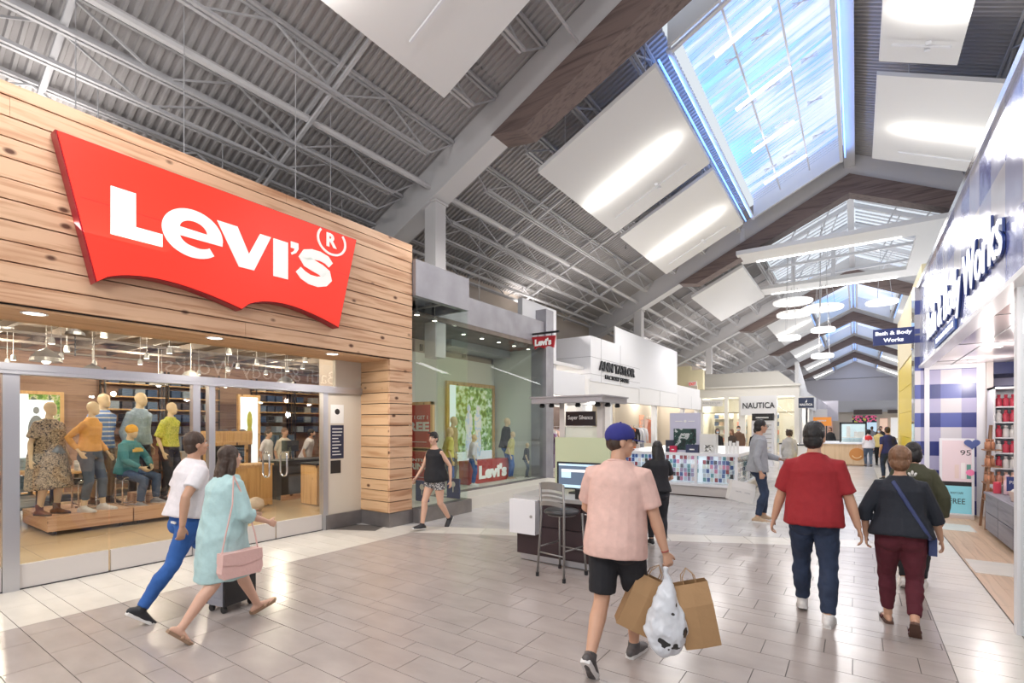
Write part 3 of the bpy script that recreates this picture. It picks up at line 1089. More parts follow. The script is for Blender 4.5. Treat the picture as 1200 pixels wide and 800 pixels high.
# ---- red batwing sign
sign = thing('store_sign', 'large red batwing sign with white letters on the pine store front', 'sign', (0, 0, 0))
Y0, Y1 = 1.46, 5.03
def arc(p, q, h, n=14):
    out = []
    for i in range(n + 1):
        t = i / n
        out.append((p[0] + (q[0] - p[0]) * t, p[1] + (q[1] - p[1]) * t + h * 4 * t * (1 - t) * (1.0 + .35 * (1 - 2 * t) * (1 if q[0] > p[0] else -1))))
    return out
def arc2(y0, y1, z0, h, flip):
    out = []
    for i in range(17):
        t = i / 16
        s_ = t if not flip else 1 - t
        zz = h * (sin(pi * min(1, s_ ** .72)) ** .9)
        out.append((y0 + (y1 - y0) * t, z0 + zz))
    return out
bot = arc2(1.79, 3.25, 3.22, .16, False) + arc2(3.25, 4.68, 3.22, .18, False)[1:]
outline = [(1.48, 4.61)] + bot + [(5.0, 4.62)]
MX = lambda x0: (lambda u, v, w_: (x0 + w_, u, v))
b = MB(); b.prism(outline, .012, MX(-6.402)); b.build('sign_face', RED, sign)
big = []
cy_, cz_ = 3.24, 3.95
for u, v in outline: big.append((cy_ + (u - cy_) * 1.008, cz_ + (v - cz_) * 1.018))
b = MB(); b.prism(big, .145, MX(-6.55)); b.build('sign_return', REDEDGE, sign)
b = MB(); b.box(-6.392, 1.66, 4.03, -6.3895, 4.84, 4.034); b.build('sheet_seam', REDEDGE, sign)
LX = -6.39
def letter(poly_list, name='letter'):
    b = MB()
    for pl in poly_list: b.prism(pl, .012, MX(LX))
    return b.build(name, SIGNW, sign)
def strip2(path, wid):
    """flat brush stroke: quads along a path, widths per point"""
    b = MB(); n = len(path)
    L_, R_ = [], []
    for i in range(n):
        p = Vector(path[i]); t = (Vector(path[min(i + 1, n - 1)]) - Vector(path[max(i - 1, 0)])).normalized()
        nn = Vector((-t.y, t.x)); w_ = wid[i] if isinstance(wid, (list, tuple)) else wid
        L_.append(p + nn * w_ / 2); R_.append(p - nn * w_ / 2)
    for i in range(n - 1):
        b.prism([tuple(R_[i]), tuple(R_[i + 1]), tuple(L_[i + 1]), tuple(L_[i])], .012, MX(LX))
    return b
letter([[(1.90, 3.74), (2.37, 3.74), (2.37, 3.88), (2.12, 3.88), (2.12, 4.24), (1.90, 4.24)]])
# e : heavy ring open at lower right, with its bar
cx, cz, ro, so = 2.69, 3.985, .325, .275
path, wid = [], []
for i in range(41):
    a = R(-2 + 318 * i / 40)
    w_ = .185 - .055 * abs(sin(a)) - (.05 * max(0, (i - 34) / 6))
    path.append((cx + (ro - w_ / 2) * cos(a), cz + (so - w_ / 2 * .95) * sin(a))); wid.append(w_)
e_ = strip2(path, wid)
e_.prism([(cx - .2, cz - .055), (cx + ro - .005, cz - .055), (cx + ro - .004, cz + .03), (cx - .2, cz + .045)], .0135, MX(LX))
e_.build('letter', SIGNW, sign)
letter([[(2.95, 4.235), (3.19, 4.235), (3.335, 3.93), (3.30, 3.74), (3.21, 3.74)], [(3.335, 3.93), (3.48, 4.235), (3.625, 4.235), (3.40, 3.74), (3.30, 3.74)]])
letter([[(3.66, 3.735), (3.865, 3.735), (3.865, 4.235), (3.66, 4.235)]])
letter([[(3.91, 4.27), (4.02, 4.27), (4.02, 4.19), (3.985, 4.13), (3.925, 4.09), (3.91, 4.115), (3.955, 4.15), (3.965, 4.185), (3.91, 4.185)]], 'apostrophe')
sp_ = [(4.54, 4.105), (4.47, 4.165), (4.36, 4.19), (4.24, 4.185), (4.14, 4.15), (4.11, 4.105), (4.15, 4.06), (4.26, 4.025), (4.38, 3.995), (4.46, 3.955), (4.475, 3.90), (4.43, 3.845), (4.32, 3.81), (4.19, 3.815), (4.09, 3.855), (4.02, 3.915)]
sw_ = [.10, .13, .135, .14, .15, .17, .17, .165, .165, .17, .17, .15, .145, .14, .135, .11]
strip2(sp_, sw_).build('letter', SIGNW, sign)
b = strip2([(4.56 + .232 * cos(R(180 + a)), 4.47 + .20 * sin(R(180 + a))) for a in range(-38, 219, 8)], .032)
for o in text('R', (LX, 4.47, 4.375), (0, 1, 0), (0, 0, 1), w=.17, h=.20, depth=.012, bold=.03, name='registered_r', split=True, m=SIGNW, parent=sign): pass
b.build('registered_ring', SIGNW, sign)

# ---- glass doors and screen
gx = -7.35
fr = struct('door_1', 'aluminium framed glass doors and screen of the pine store')
def bx(nm, mm, *a, par=fr):
    b = MB(); b.box(*a); return b.build(nm, mm, par)
bx('header', ALU, gx - .07, -2.2, 2.29, gx + .07, 5.83, 2.405)
bx('header_lip', ALU, gx - .075, -2.2, 2.33, gx + .078, 5.83, 2.345)
for a, c_ in ((1.26, 1.39), (3.07, 3.16), (3.27, 3.35), (5.05, 5.14)):
    bx('post', ALU, gx - .05, a, 0, gx + .05, c_, 2.29)
RAIL = mat('satin_door_rail', (.62, .58, .56), .35, .25)
for k_, (a, c_) in enumerate(((-.6, 1.26), (1.39, 2.165), (2.18, 3.07), (3.16, 3.27), (3.35, 4.235), (4.25, 5.05))):
    bx('pane', GLASS, gx - .006, a + .004, .26, gx + .006, c_ - .004, 2.29)
    bx('door_rail', RAIL, gx - .022, a + .004, .012, gx + .022, c_ - .004, .262)
bx('threshold', BLACK, gx - .03, -.6, 0, gx + .03, 5.05, .012)
for a in (.2, 1.12, 2.05, 2.98, 3.9, 4.85):
    bx('transom_pane', GLASS, gx - .006, a + .003, 2.405, gx + .006, a + .927, 2.865)
for yy in (4.10, 4.38):
    b = MB()
    for sg in (-1, 1):
        pts = [(gx, yy, .96), (gx + sg * .07, yy, .98), (gx + sg * .09, yy, 1.03), (gx + sg * .09, yy, 1.27), (gx + sg * .07, yy, 1.32), (gx, yy, 1.34)]
        b.tube(pts, .014, 8)
    b.build('handle', CHROME, fr, True)
bx('side_wall', mat('warm_stone', (.62, .56, .48), .5), gx - .05, 5.14, .24, gx + .03, 5.84, 2.29, par=fr)
bx('side_wall', mat('warm_stone', (.62, .56, .48), .5), gx - .05, 5.3, 2.405, gx + .03, 5.84, 2.87, par=fr)
t = thing('notice_poster', 'dark navy notice poster on the stone strip beside the glass doors', 'poster', (0, 0, 0))
b = MB(); b.box(gx + .031, 5.2, 1.18, gx + .036, 5.46, 1.75); b.build('sheet', mat('notice_navy', (.02, .025, .06), .5), t)
b = MB()
for k_ in range(9): b.box(gx + .0361, 5.23, 1.68 - .055 * k_, gx + .0371, 5.23 + (.2 if k_ < 2 else .12 + .03 * (k_ % 3)), 1.695 - .055 * k_)
b.build('print_lines', PAPERW, t)
t = thing('notice_poster', 'small white notice above the dark navy poster', 'poster', (0, 0, 0))
b = MB(); b.box(gx + .031, 5.2, 1.78, gx + .036, 5.46, 2.1); b.build('sheet', PAPERW, t)
b = MB(); b.lathe((gx + .036, 5.33, 1.98), [(.05, .0), (.05, .001)], 16, 'X'); b.build('emblem', BLACK, t)
t = thing('notice_poster', 'small black notice below the dark navy poster', 'poster', (0, 0, 0))
b = MB(); b.box(gx + .031, 5.2, .93, gx + .036, 5.4, 1.15); b.build('sheet', BLACK, t)

# ================================================================== INSIDE THE DENIM STORE
room = None
def sx_(nm, mm, *a):
    return S(bx(nm, mm, *a, par=None))
BRICKW = wood_mat('dark_interior_boards', (.36, .22, .15), (.2, .11, .07), 'Y', knots=False)
CEILD = mat('store_ceiling_taupe', (.20, .165, .14), .8, var=.2, nscale=3)
S(bx('floor_store', mat('store_floor_tan', (.62, .47, .30), .22, var=.08, nscale=1.5), -17.2, -2.2, -.02, -7.37, 12.4, 0.0, par=None))
S(bx('wall_store_rear', BRICKW, -17.2, -2.2, 0, -17.0, 12.4, 4.0, par=None))
S(bx('wall_store_near', BRICKW, -17.2, -2.3, 0, -7.4, -2.2, 4.0, par=None))
S(bx('wall_store_far', mat('store_side_tan', (.46, .38, .32), .7), -17.2, 12.4, 0, -9.4, 12.5, 4.0, par=None))
S(bx('wall_store_divider', mat('store_side_tan', (.46, .38, .32), .7), -9.4, 6.4, 0, -9.25, 12.4, 4.0, par=None))
S(bx('wall_store_divider', mat('store_side_tan', (.46, .38, .32), .7), -9.3, 6.36, 0, -7.42, 6.42, 4.0, par=None))
S(bx('ceiling_store', CEILD, -17.2, -2.2, 3.95, -7.3, 12.4, 4.05, par=None))
S(bx('beam_store', CREAM, -9.1, -2.2, 3.35, -8.8, 6.3, 3.95, par=None))
b = MB()
for k_ in range(16):
    y = -1.8 + .85 * k_
    b.bar((-17, y, 3.75), (-9.2, y, 3.75), .08, .16)
for k_ in range(5):
    b.bar((-10.3 - 1.5 * k_, -2, 3.55), (-10.3 - 1.5 * k_, 12.3, 3.55), .05, .05)
b.build('ceiling_beam', CEILD, COL.objects['ceiling_store'])
# grid lines in the store floor
b = MB()
for k_ in range(8): b.box(-17, -2 + 1.3 * k_, 0, -7.4, -1.992 + 1.3 * k_, .0015)
for k_ in range(7): b.box(-8.6 - 1.3 * k_, -2, 0, -8.592 - 1.3 * k_, 12, .0015)
b.build('floor_joint', mat('joint_brown', (.30, .22, .14), .7), COL.objects['floor_store'])
# lights
for X in (-9.0, -11.5, -14.5):
    for Y in (-.3, 2.4, 5.0, 8.5):
        if X > -9.3 and Y > 6: continue
        lamp('POINT', (X, Y, 3.3), 130, (1, .87, .70), .1, name='store_lamp')
proto = thing('track_spotlight', 'small white track spotlight on the ceiling of the denim store', 'spotlight', (-8.7, 1.5, 3.1), group='track spotlights inside the denim store')
b = MB(); b.lathe((0, 0, 0), [(.045, .0), (.05, .02), (.036, .10), (.006, .12), (.006, .85)], 12); b.build('lamp_body', mat('spot_grey', (.42, .41, .40), .4), proto)
b = MB(); b.lathe((0, 0, -.004), [(.042, .003), (.042, 0)], 12); b.build('lamp_lens', LEDW, proto)


def family(root):
    k = root.name
    if k not in KIDS:
        KIDS[k] = [(c, [g for g in COL.objects if g.parent == c]) for c in COL.objects if c.parent == root]
    return KIDS[k]


def dup(root, loc, rz=None, label=None, group=None, scale=None):
    r = root.copy(); COL.objects.link(r)
    r.location = loc
    if rz is not None: r.rotation_euler = (0, 0, rz)
    if label: r['label'] = label
    if group: r['group'] = group
    if scale: r.scale = scale
    for ch, gs in family(root):
        c = ch.copy(); COL.objects.link(c); c.parent = r
        for g in gs:
            d = g.copy(); COL.objects.link(d); d.parent = c
    return r


for k_ in range(34):
    X = -9.4 - (k_ % 6) * 1.15 - RND.random() * .5; Y = -.6 + (k_ // 6) * 1.5 + RND.random() * .9
    dup(proto, (X, Y, 3.1), 0, 'small white track spotlight in the denim store, row %s along the doors, %s inward' % (NUM[k_ // 6], ORD[k_ % 6]))
# dome pendants
dome = thing('dome_pendant', 'dark metal dome pendant lamp high inside the denim store', 'pendant lamp', (-10.5, 2.3, 2.75), group='dome pendants inside the denim store')
b = MB(); b.lathe((0, 0, 0), [(.2, 0), (.19, .06), (.12, .15), (.03, .2), (.008, .22), (.008, 1.2)], 20); b.build('shade', mat('pendant_shade', (.35, .33, .30), .4, .5), dome)
b = MB(); b.ell((0, 0, .02), (.06, .06, .06)); b.build('bulb', LEDW, dome, True)
DN = 0
for p in ((-12.2, .7, 2.75), (-12.4, 3.4, 2.75), (-13.4, 6.4, 2.75), (-11.5, 6.9, 2.75), (-14.5, 5.3, 2.75), (-11.0, 8.6, 2.75), (-14.2, 2.0, 2.75), (-12.0, 5.0, 2.75)):
    dup(dome, p, 0, ['dark metal dome pendant in the denim store, above the three tier table', 'dark metal dome pendant behind the striped tee mannequin', 'dark metal dome pendant in front of the narrow backlit print', 'dark metal dome pendant over the chalkboard sign', 'dark metal dome pendant near the shelves behind the door posts', 'dark metal dome pendant over the cash desk', 'dark metal dome pendant before the tall backlit print', 'dark metal dome pendant behind the lime blouse mannequin'][DN]); DN += 1
b = MB(); cf = thing('ceiling_fan_light', 'black bell-shaped pendant hanging behind the transom glass', 'pendant lamp', (-9.3, 2.35, 3.05))
b.lathe((0, 0, 0), [(.12, 0), (.11, .04), (.03, .09), (.01, .1), (.01, .9)], 16); b.build('shade', BLACK, cf)
b = MB(); b.lathe((0, 0, -.3), [(.008, 0), (.008, .3)], 8); b.build('pull_cord', BLACK, cf)

# art light boxes
FOLI = print_mat('foliage_print', [(.10, .20, .04), (.22, .36, .08), (.5, .5, .3), (.12, .16, .10)], 9, emit=.35)
def lightbox(X, ya, yb, za, zb_, label, frame=.08, mats=None):
    t = thing('framed_print', label, 'framed picture')
    b = MB()
    b.box(X, ya - frame, za - frame, X + .08, ya, zb_ + frame); b.box(X, yb, za - frame, X + .08, yb + frame, zb_ + frame)
    b.box(X, ya, za - frame, X + .08, yb, za); b.box(X, ya, zb_, X + .08, yb, zb_ + frame)
    b.build('frame', PINEZ, t)
    return t
t = lightbox(-16.9, 3.02, 3.95, .1, 2.52, 'tall backlit print of a figure against white on the rear wall', mats=None)
b = MB(); b.box(-16.88, 3.02, .1, -16.84, 3.95, 2.52); b.build('print', emis('lightbox_white', (.85, .92, 1), 1.0), t)
b = MB(); b.box(-16.835, 3.83, .3, -16.83, 3.95, 2.52); b.box(-16.835, 3.36, 2.38, -16.83, 3.83, 2.52); b.box(-16.835, 3.02, .9, -16.83, 3.12, 1.5); b.build('foliage_print', FOLI, t)
b = MB(); b.ell((-16.83, 3.5, 2.12), (.01, .06, .09)); b.ell((-16.83, 3.5, 1.6), (.01, .16, .4)); b.ell((-16.83, 3.5, .8), (.01, .12, .45)); b.build('figure_print', mat('print_dark', (.25, .28, .3), .6), t)
t = lightbox(-16.2, 8.15, 8.72, .1, 2.65, 'tall narrow backlit print beside the denim shelves')
b = MB(); b.box(-16.18, 8.15, .1, -16.14, 8.72, 2.65); b.build('print', emis('lightbox_white', (.85, .92, 1), 1.0), t)
b = MB(); b.ell((-16.13, 8.45, 1.9), (.01, .09, .3)); b.ell((-16.13, 8.45, 1.4), (.01, .1, .35)); b.build('figure_print', mat('print_figure', (.55, .55, .1), .6), t)

# wall shelves filled with folded denim
DENIMS = [mat('denim_%d' % i, c, .85) for i, c in enumerate([(.03, .05, .10), (.06, .10, .19), (.13, .19, .29), (.30, .36, .43), (.02, .02, .03), (.45, .43, .40), (.09, .08, .09)])]
SHELFW = mat('shelf_black_steel', (.05, .04, .035), .5)
fold = MB()
for k_ in range(4):
    fold.cbox((0, 0, .028 + .052 * k_), (.30 + .01 * (k_ % 2), .24 - .01 * (k_ % 2), .046))
fold_me = bpy.data.meshes.new('folded_jeans'); fold_me.from_pydata(fold.v, [], fold.f); fold_me.materials.append(DENIMS[0])
def shelf_bay(X, y0, y1, zs, label, cubes=True):
    t = thing('shelf_bay', label, 'shelving', (0, 0, 0))
    b = MB()
    for y in (y0, y1): b.box(X, y - .02, 0, X + .04, y + .02, zs[-1] + .4); b.box(X + .34, y - .02, 0, X + .38, y + .02, zs[-1] + .4)
    b.build('upright', SHELFW, t)
    for z in zs:
        b = MB(); b.box(X, y0, z - .03, X + .4, y1, z); b.build('shelf', SHELFW if z < 2.2 else PINEZ, t)
    n = int((y1 - y0 - .1) / .3)
    for z in zs:
        if z < 1.0: continue
        for k_ in range(n):
            if RND.random() < .1: continue
            o = link('folded_jeans', fold_me, DENIMS[RND.randrange(7)]); o.location = (X + .21, y0 + .2 + .3 * k_, z); 
            tag(o, '%s pile of folded jeans on shelf %s of the %s' % (ORD[k_], NUM[zs.index(z)], label.split(',')[0].replace('steel shelving ', '')), 'folded jeans', 'folded jeans on the denim store shelves')
zs = [.45, 1.5, 1.85, 2.2, 2.55, 2.9]
shelf_bay(-16.9, 4.8, 6.2, zs, 'steel shelving bay behind the beanie mannequin, full of folded denim')
shelf_bay(-16.9, 6.3, 7.7, zs, 'steel shelving bay behind the door posts, full of folded denim')
shelf_bay(-16.9, 8.9, 10.2, zs, 'steel shelving bay beside the narrow backlit print, full of folded denim')
shelf_bay(-16.9, 10.3, 11.6, zs, 'steel shelving bay behind the cash desk, full of folded denim')
# hanging jeans rails below the shelves
hang = MB(); hang.tube([(0, 0, 0), (0, 0, -.25), (.0, 0, -1.0)], [(.17, .018), (.19, .022), (.16, .015)], 8)
hang_me = bpy.data.meshes.new('hanging_jeans'); hang_me.from_pydata(hang.v, [], hang.f); hang_me.materials.append(DENIMS[0])
for y0, n, nm in ((8.95, 11, 'beside the narrow backlit print'), (6.4, 9, 'behind the door posts')):
    t = thing('garment_rail', 'steel garment rail under the shelves ' + nm, 'clothes rail', (0, 0, 0))
    b = MB(); b.tube([(-16.4, y0 - .08, 1.42), (-16.4, y0 + .11 * n, 1.42)], .015, 6)
    b.tube([(-16.4, y0 - .08, 0), (-16.4, y0 - .08, 1.42)], .012, 6); b.tube([(-16.4, y0 + .11 * n, 0), (-16.4, y0 + .11 * n, 1.42)], .012, 6); b.build('rail', SATIN, t)
    for k_ in range(n):
        o = link('hanging_jeans', hang_me, DENIMS[RND.randrange(6)]); o.location = (-16.4, y0 + .11 * k_, 1.40)
        tag(o, '%s pair of jeans hanging on the rail %s' % (ORD[k_], nm), 'jeans', 'jeans hanging under the shelves')
# wooden counters
def counter(x0, y0, x1, y1, h, label, top=BLACK, body=PINEZ):
    t = thing('wooden_counter', label, 'counter')
    n = max(2, int((y1 - y0) / .2))
    for k_ in range(n):
        a = y0 + (y1 - y0) * k_ / n
        b = MB(); b.box(x0, a + .004, .02, x1, a + (y1 - y0) / n - .004, h - .04); b.build('board', body, t)
    b = MB(); b.box(x0 - .02, y0 - .02, h - .04, x1 + .02, y1 + .02, h); b.build('counter_top', top, t)
    return t
counter(-11.0, 5.45, -10.5, 6.0, .92, 'low knotty pine block behind the door handles', PINEZ)
counter(-10.2, 6.48, -9.6, 7.6, .92, 'knotty pine cash counter with dark top beside the door post')
t = thing('cash_desk', 'dark cash desk between the two pine blocks', 'counter')
b = MB(); b.box(-11.6, 6.5, .0, -11.0, 8.6, .85); b.build('desk_body', mat('desk_dark', (.06, .065, .075), .4), t)
b = MB(); b.box(-11.7, 6.4, .85, -10.95, 8.7, .92); b.build('desk_top', BLACK, t)
b = MB(); b.box(-11.0, 6.48, .0, -10.97, 8.6, .12); b.build('plinth_board', PINE, t)
for X, Y, lb in ((-11.3, 6.9, 'black till monitor on the dark cash desk, nearest'), (-11.3, 7.9, 'black till monitor on the dark cash desk, farther')):
    m_ = thing('till_monitor', lb, 'monitor', (X, Y, .92), -.6)
    b = MB(); b.cbox((0, 0, .01), (.2, .2, .02)); b.bar((0, 0, .0), (0, 0, .25), .04); b.build('stand', BLACK, m_)
    b = MB(); b.cbox((0, 0, .33), (.03, .38, .26)); b.build('screen', BLACK, m_)
# blackboard sign in a timber frame
t = thing('chalkboard_sign', 'dark chalkboard sign in a pine frame behind the walking couple', 'sign', (-12.0, 5.75, 0), .2)
b = MB(); b.box(-.06, -.52, 0, .06, -.44, 1.36); b.box(-.06, .44, 0, .06, .52, 1.36); b.box(-.06, -.44, 1.28, .06, .44, 1.36); b.build('frame', PINEZ, t)
b = MB(); b.box(-.03, -.44, .3, .03, .44, 1.28); b.build('board', BLACK, t)
text('105', (.031, -.05, .72), (0, 1, 0), (0, 0, 1), w=.42, h=.26, depth=.006, m=PAPERW, parent=t, name='number')
t = thing('wooden_crate', 'pine crate of caps on top of a dark fixture behind the chalkboard', 'crate', (-13.4, 6.35, 0))
b = MB(); b.box(-.4, -.5, 0, .4, .5, 1.25); b.build('fixture', mat('fixture_brown', (.14, .09, .06), .6), t)
b = MB(); b.box(-.42, -.52, 1.25, .42, -.48, 1.6); b.box(-.42, .48, 1.25, .42, .52, 1.6); b.box(.38, -.48, 1.25, .42, .48, 1.6); b.box(-.42, -.48, 1.25, -.38, .48, 1.6); b.build('crate_side', PINEZ, t)
b = MB()
for k_ in range(8): b.ell((RND.uniform(-.3, .3), -.4 + .11 * k_, 1.55), (.1, .09, .1))
o = b.build('caps', DENIMS[6], t, True); o['kind'] = 'stuff'
# sacks by the door
for X, Y, r_, lb in ((-10.3, 5.0, .30, 'large cream cushion sack on the store floor by the glass door'), (-10.0, 5.28, .22, 'smaller cream cushion sack leaning beside the large one')):
    b = MB(); b.ell((0, 0, r_ * .62), (r_, r_ * 1.1, r_ * .62)); b.ell((0, .1, r_ * 1.0), (r_ * .5, r_ * .6, r_ * .35))
    o = link('cushion_sack', fuse(b, .03, 6, wrinkle=.02), mat('sack_cream', (.68, .56, .46), .9)); o.location = (X, Y, 0); tag(o, lb, 'cushion')
# display tables
def table(X, Y, lx, ly, h, label, tiers=1):
    t = thing('display_table', label, 'table', (X, Y, 0))
    for z in ([h] if tiers == 1 else [h * .32, h * .66, h]):
        b = MB(); b.box(-lx / 2, -ly / 2, z - .04, lx / 2, ly / 2, z); b.build('table_shelf', mat('table_grey', (.10, .09, .085), .5) if z < h else PINEZ, t)
    for sx in (-1, 1):
        for sy in (-1, 1):
            b = MB(); b.box(sx * (lx / 2 - .05) - .03, sy * (ly / 2 - .05) - .03, 0, sx * (lx / 2 - .05) + .03, sy * (ly / 2 - .05) + .03, h - .04); b.build('leg', SHELFW, t)
    return t
TEES = [mat('tee_%d' % i, c, .9) for i, c in enumerate([(.72, .71, .69), (.42, .60, .68), (.06, .06, .07), (.66, .65, .62), (.30, .40, .46), (.5, .36, .26)])]
def stacks(X, Y, z, nx, ny, dx_, dy_, grp, lb, pal=None):
    for i in range(nx):
        for j in range(ny):
            o = link('folded_shirts', fold_me, (pal or TEES)[RND.randrange(len(pal or TEES))]); o.location = (X + dx_ * i, Y + dy_ * j, z)
            tag(o, '%s %s' % (ORD[i * ny + j], lb), 'folded shirts', grp)
table(-12.4, 1.9, 1.0, 1.7, .95, 'three tier table of folded shirts by the door frame post', 3)
stacks(-12.2, 1.3, .30, 1, 4, .4, .36, 'shirts on the three tier table', 'pile of shirts on the lowest tier of the table by the door post', [TEES[0], TEES[3]])
stacks(-12.2, 1.3, .63, 1, 4, .4, .36, 'shirts on the three tier table', 'pile of shirts on the middle tier of the table by the door post', [TEES[0], TEES[3], TEES[2]])
stacks(-12.3, 1.3, .95, 1, 4, .4, .36, 'shirts on the three tier table', 'pile of shirts on the top tier of the table by the door post', [TEES[1], TEES[4]])
table(-13.6, 3.6, 1.0, 2.0, .8, 'display table of folded shirts behind the mannequins', 3)
stacks(-13.4, 2.8, .80, 1, 5, .4, .36, 'shirts on the table behind the mannequins', 'pile of shirts on top of the table behind the mannequins')
stacks(-13.4, 2.8, .53, 1, 5, .4, .36, 'shirts on the table behind the mannequins', 'pile of shirts on the middle tier of the table behind the mannequins')
table(-14.9, 6.3, .9, 1.2, .85, 'display table of folded shirts near the narrow backlit print', 1)
stacks(-14.8, 5.9, .85, 1, 3, .4, .36, 'shirts on the single table', 'pile of folded shirts on the single display table', [TEES[0], TEES[5]])

# mannequin platform on casters
for y0, y1, lb in ((2.3, 3.42, 'knotty pine platform on casters under the leopard print mannequin'), (3.44, 4.75, 'knotty pine platform on casters under the lime blouse mannequin')):
    t = thing('display_platform', lb, 'platform')
    for a, c_, nm in ((-10.47, -10.43, 'front_board'), (-11.9, -11.86, 'rear_board')):
        b = MB(); b.box(a, y0, .07, c_, y1, .285); b.build(nm, PINE, t)
    for a in (y0, y1 - .04):
        b = MB(); b.box(-11.86, a, .07, -10.47, a + .04, .285); b.build('end_board', PINEX, t)
    n = 6
    for k_ in range(n):
        xa = -11.9 + 1.47 * k_ / n
        b = MB(); b.box(xa + .002, y0, .285, xa + 1.47 / n - .002, y1, .305); b.build('top_board', PINE, t)
    for xx in (-10.6, -11.7):
        for yy in (y0 + .12, y1 - .12):
            b = MB(); b.lathe((xx, yy - .015, .032), [(.032, 0), (.032, .03)], 12, 'Y'); b.box(xx - .02, yy - .02, .05, xx + .02, yy + .02, .07); b.build('caster', BLACK, t)
# chrome stools on the platform
for X, Y, lb in ((-11.0, 2.95, 'chrome tube stool standing between the mannequins'), (-10.95, 3.55, 'chrome tube stool under the seated mannequin')):
    t = thing('tube_stool', lb, 'stool', (X, Y, .305))
    hh = .50
    b = MB()
    for sx in (-.17, .17):
        b.tube([(sx, -.17, .015), (sx, -.17, hh - .04), (sx, -.13, hh), (sx, .13, hh), (sx, .17, hh - .04), (sx, .17, .015), (sx, -.13, .015)], .014, 8)
    b.tube([(-.17, -.17, .1), (.17, -.17, .1)], .011, 6); b.tube([(-.17, .17, .1), (.17, .17, .1)], .011, 6); b.build('tube_frame', CHROME, t, True)
    b = MB(); b.box(-.17, -.18, hh, .17, .18, hh + .03); b.build('seat', BLACK, t)
t = thing('wooden_block', 'small pine block on the platform beside the green mannequin', 'block', (-11.2, 3.85, .305))
b = MB(); b.box(-.2, -.2, 0, .2, .2, .18); b.build('block', PINE, t); 

# ================================================================== SECOND SHOP WINDOW
win = struct('window_30', 'tall shop window bays with raw steel fascia right of the pine pillar')
def wb(nm, mm, *a): return bx(nm, mm, *a, par=win)
wb('fascia', FASCIA, -6.62, 6.36, 4.07, -6.48, 7.85, 4.72)
wb('fascia', FASCIA, -7.45, 7.85, 4.06, -7.32, 12.2, 4.68)
wb('fascia_return', FASCIA, -7.45, 7.78, 4.07, -6.62, 7.85, 4.72)
wb('sill', KICK, -6.6, 6.36, 0, -6.41, 7.85, .26); wb('sill', KICK, -7.45, 7.72, 0, -6.6, 7.85, .26)
wb('sill', KICK, -7.45, 7.85, 0, -7.28, 12.2, .27)
wb('platform', mat('window_floor_pale', (.74, .70, .62), .5), -9.25, 6.42, .0, -6.6, 12.3, .25)
wb('end_pier', FASCIA, -7.75, 12.2, 0, -7.25, 12.62, 5.05)
for a, c_ in ((6.37, 7.10), (7.11, 7.84)):
    wb('pane', GLASSG, -6.51, a, .26, -6.50, c_, 4.07)
wb('pane', GLASSG, -7.34, 7.80, .26, -6.51, 7.81, 4.07)
for k_ in range(5):
    a = 7.86 + .87 * k_
    wb('pane', GLASSG, -7.36, a + .003, .27, -7.35, a + .866, 4.06)
PALEG = mat('window_back_pale_green', (.78, .79, .71), .6)
wb('back_panel', PALEG, -9.2, 6.44, .25, -9.15, 12.35, 3.6)
wb('back_panel', PALEG, -9.2, 12.28, .25, -7.5, 12.34, 4.4)
wb('back_panel', PALEG, -9.15, 6.43, .25, -7.45, 6.47, 4.4)
wb('soffit', mat('window_soffit', (.45, .44, .43), .7), -9.2, 6.4, 4.35, -6.62, 7.84, 4.45); wb('soffit', mat('window_soffit', (.45, .44, .43), .7), -9.2, 7.84, 4.35, -7.46, 12.3, 4.45)
wb('duct', mat('duct_grey', (.40, .42, .43), .4, .4), -9.1, 9.6, 3.75, -8.5, 12.2, 4.1)
b = MB()
for yy in (6.8, 7.4): b.bar((-9, yy, 4.16), (-6.7, yy, 4.16), .03)
for xx in (-7.6, -7.9): b.bar((xx, 6.5, 4.12), (xx, 12.2, 4.12), .025)
for k_ in range(24): b.bar((-7.6, 6.6 + .24 * k_, 4.12), (-7.9, 6.7 + .24 * k_, 4.12), .012)
b.build('light_truss', STEEL, win)
# lights in the window
for Y in (7.0, 8.6, 10.2, 11.6): lamp('SPOT', (-7.6, Y, 4.0), 330, (1, .96, .88), .06, (-8.5, Y, 1.2), 150, name='window_lamp')
for k_, (X, Y) in enumerate(((-7.0, 6.9), (-7.1, 7.5), (-7.6, 8.3), (-7.6, 9.0), (-7.6, 9.7), (-7.6, 10.4), (-7.6, 11.1), (-7.6, 11.8))):
    o = dup(proto, (X, Y, 3.88), 0, '%s white track spotlight from the plank pillar in the tall shop window' % ORD[k_], 'track spotlights in the tall shop window'); o.scale = (1.15, 1.15, .6)
# window pictures
t = lightbox(-9.14, 10.15, 12.1, .75, 2.85, 'big framed picture of two people in white among trees, in the shop window', frame=.1)
b = MB(); b.box(-9.13, 10.15, .75, -9.10, 12.1, 2.85); b.build('print', print_mat('woodland_print', [(.10, .22, .07), (.24, .42, .14), (.55, .70, .50), (.75, .82, .75)], 7, thr=(.42, .52, .62), emit=.35), t)
b = MB(); b.box(-9.10, 10.15, .75, -9.095, 10.45, 2.85); b.build('sky_print', emis('sky_print', (.7, .85, 1), .8), t)
b = MB()
for yy in (11.0, 11.42):
    b.ell((-9.09, yy, 2.22), (.01, .085, .11)); b.ell((-9.09, yy, 1.8), (.01, .17, .34)); b.ell((-9.09, yy - .06, 1.2), (.01, .09, .4)); b.ell((-9.09, yy + .06, 1.2), (.01, .09, .4))
b.build('figure_print', print_mat('figures_print', [(.8, .8, .8), (.6, .7, .85), (.85, .8, .75)], 5, thr=(.45, .55), emit=.3), t)
b = MB(); b.box(-9.10, 10.15, .75, -9.094, 12.1, 1.0); b.build('path_print', emis('path_print', (.75, .85, .95), .5), t)
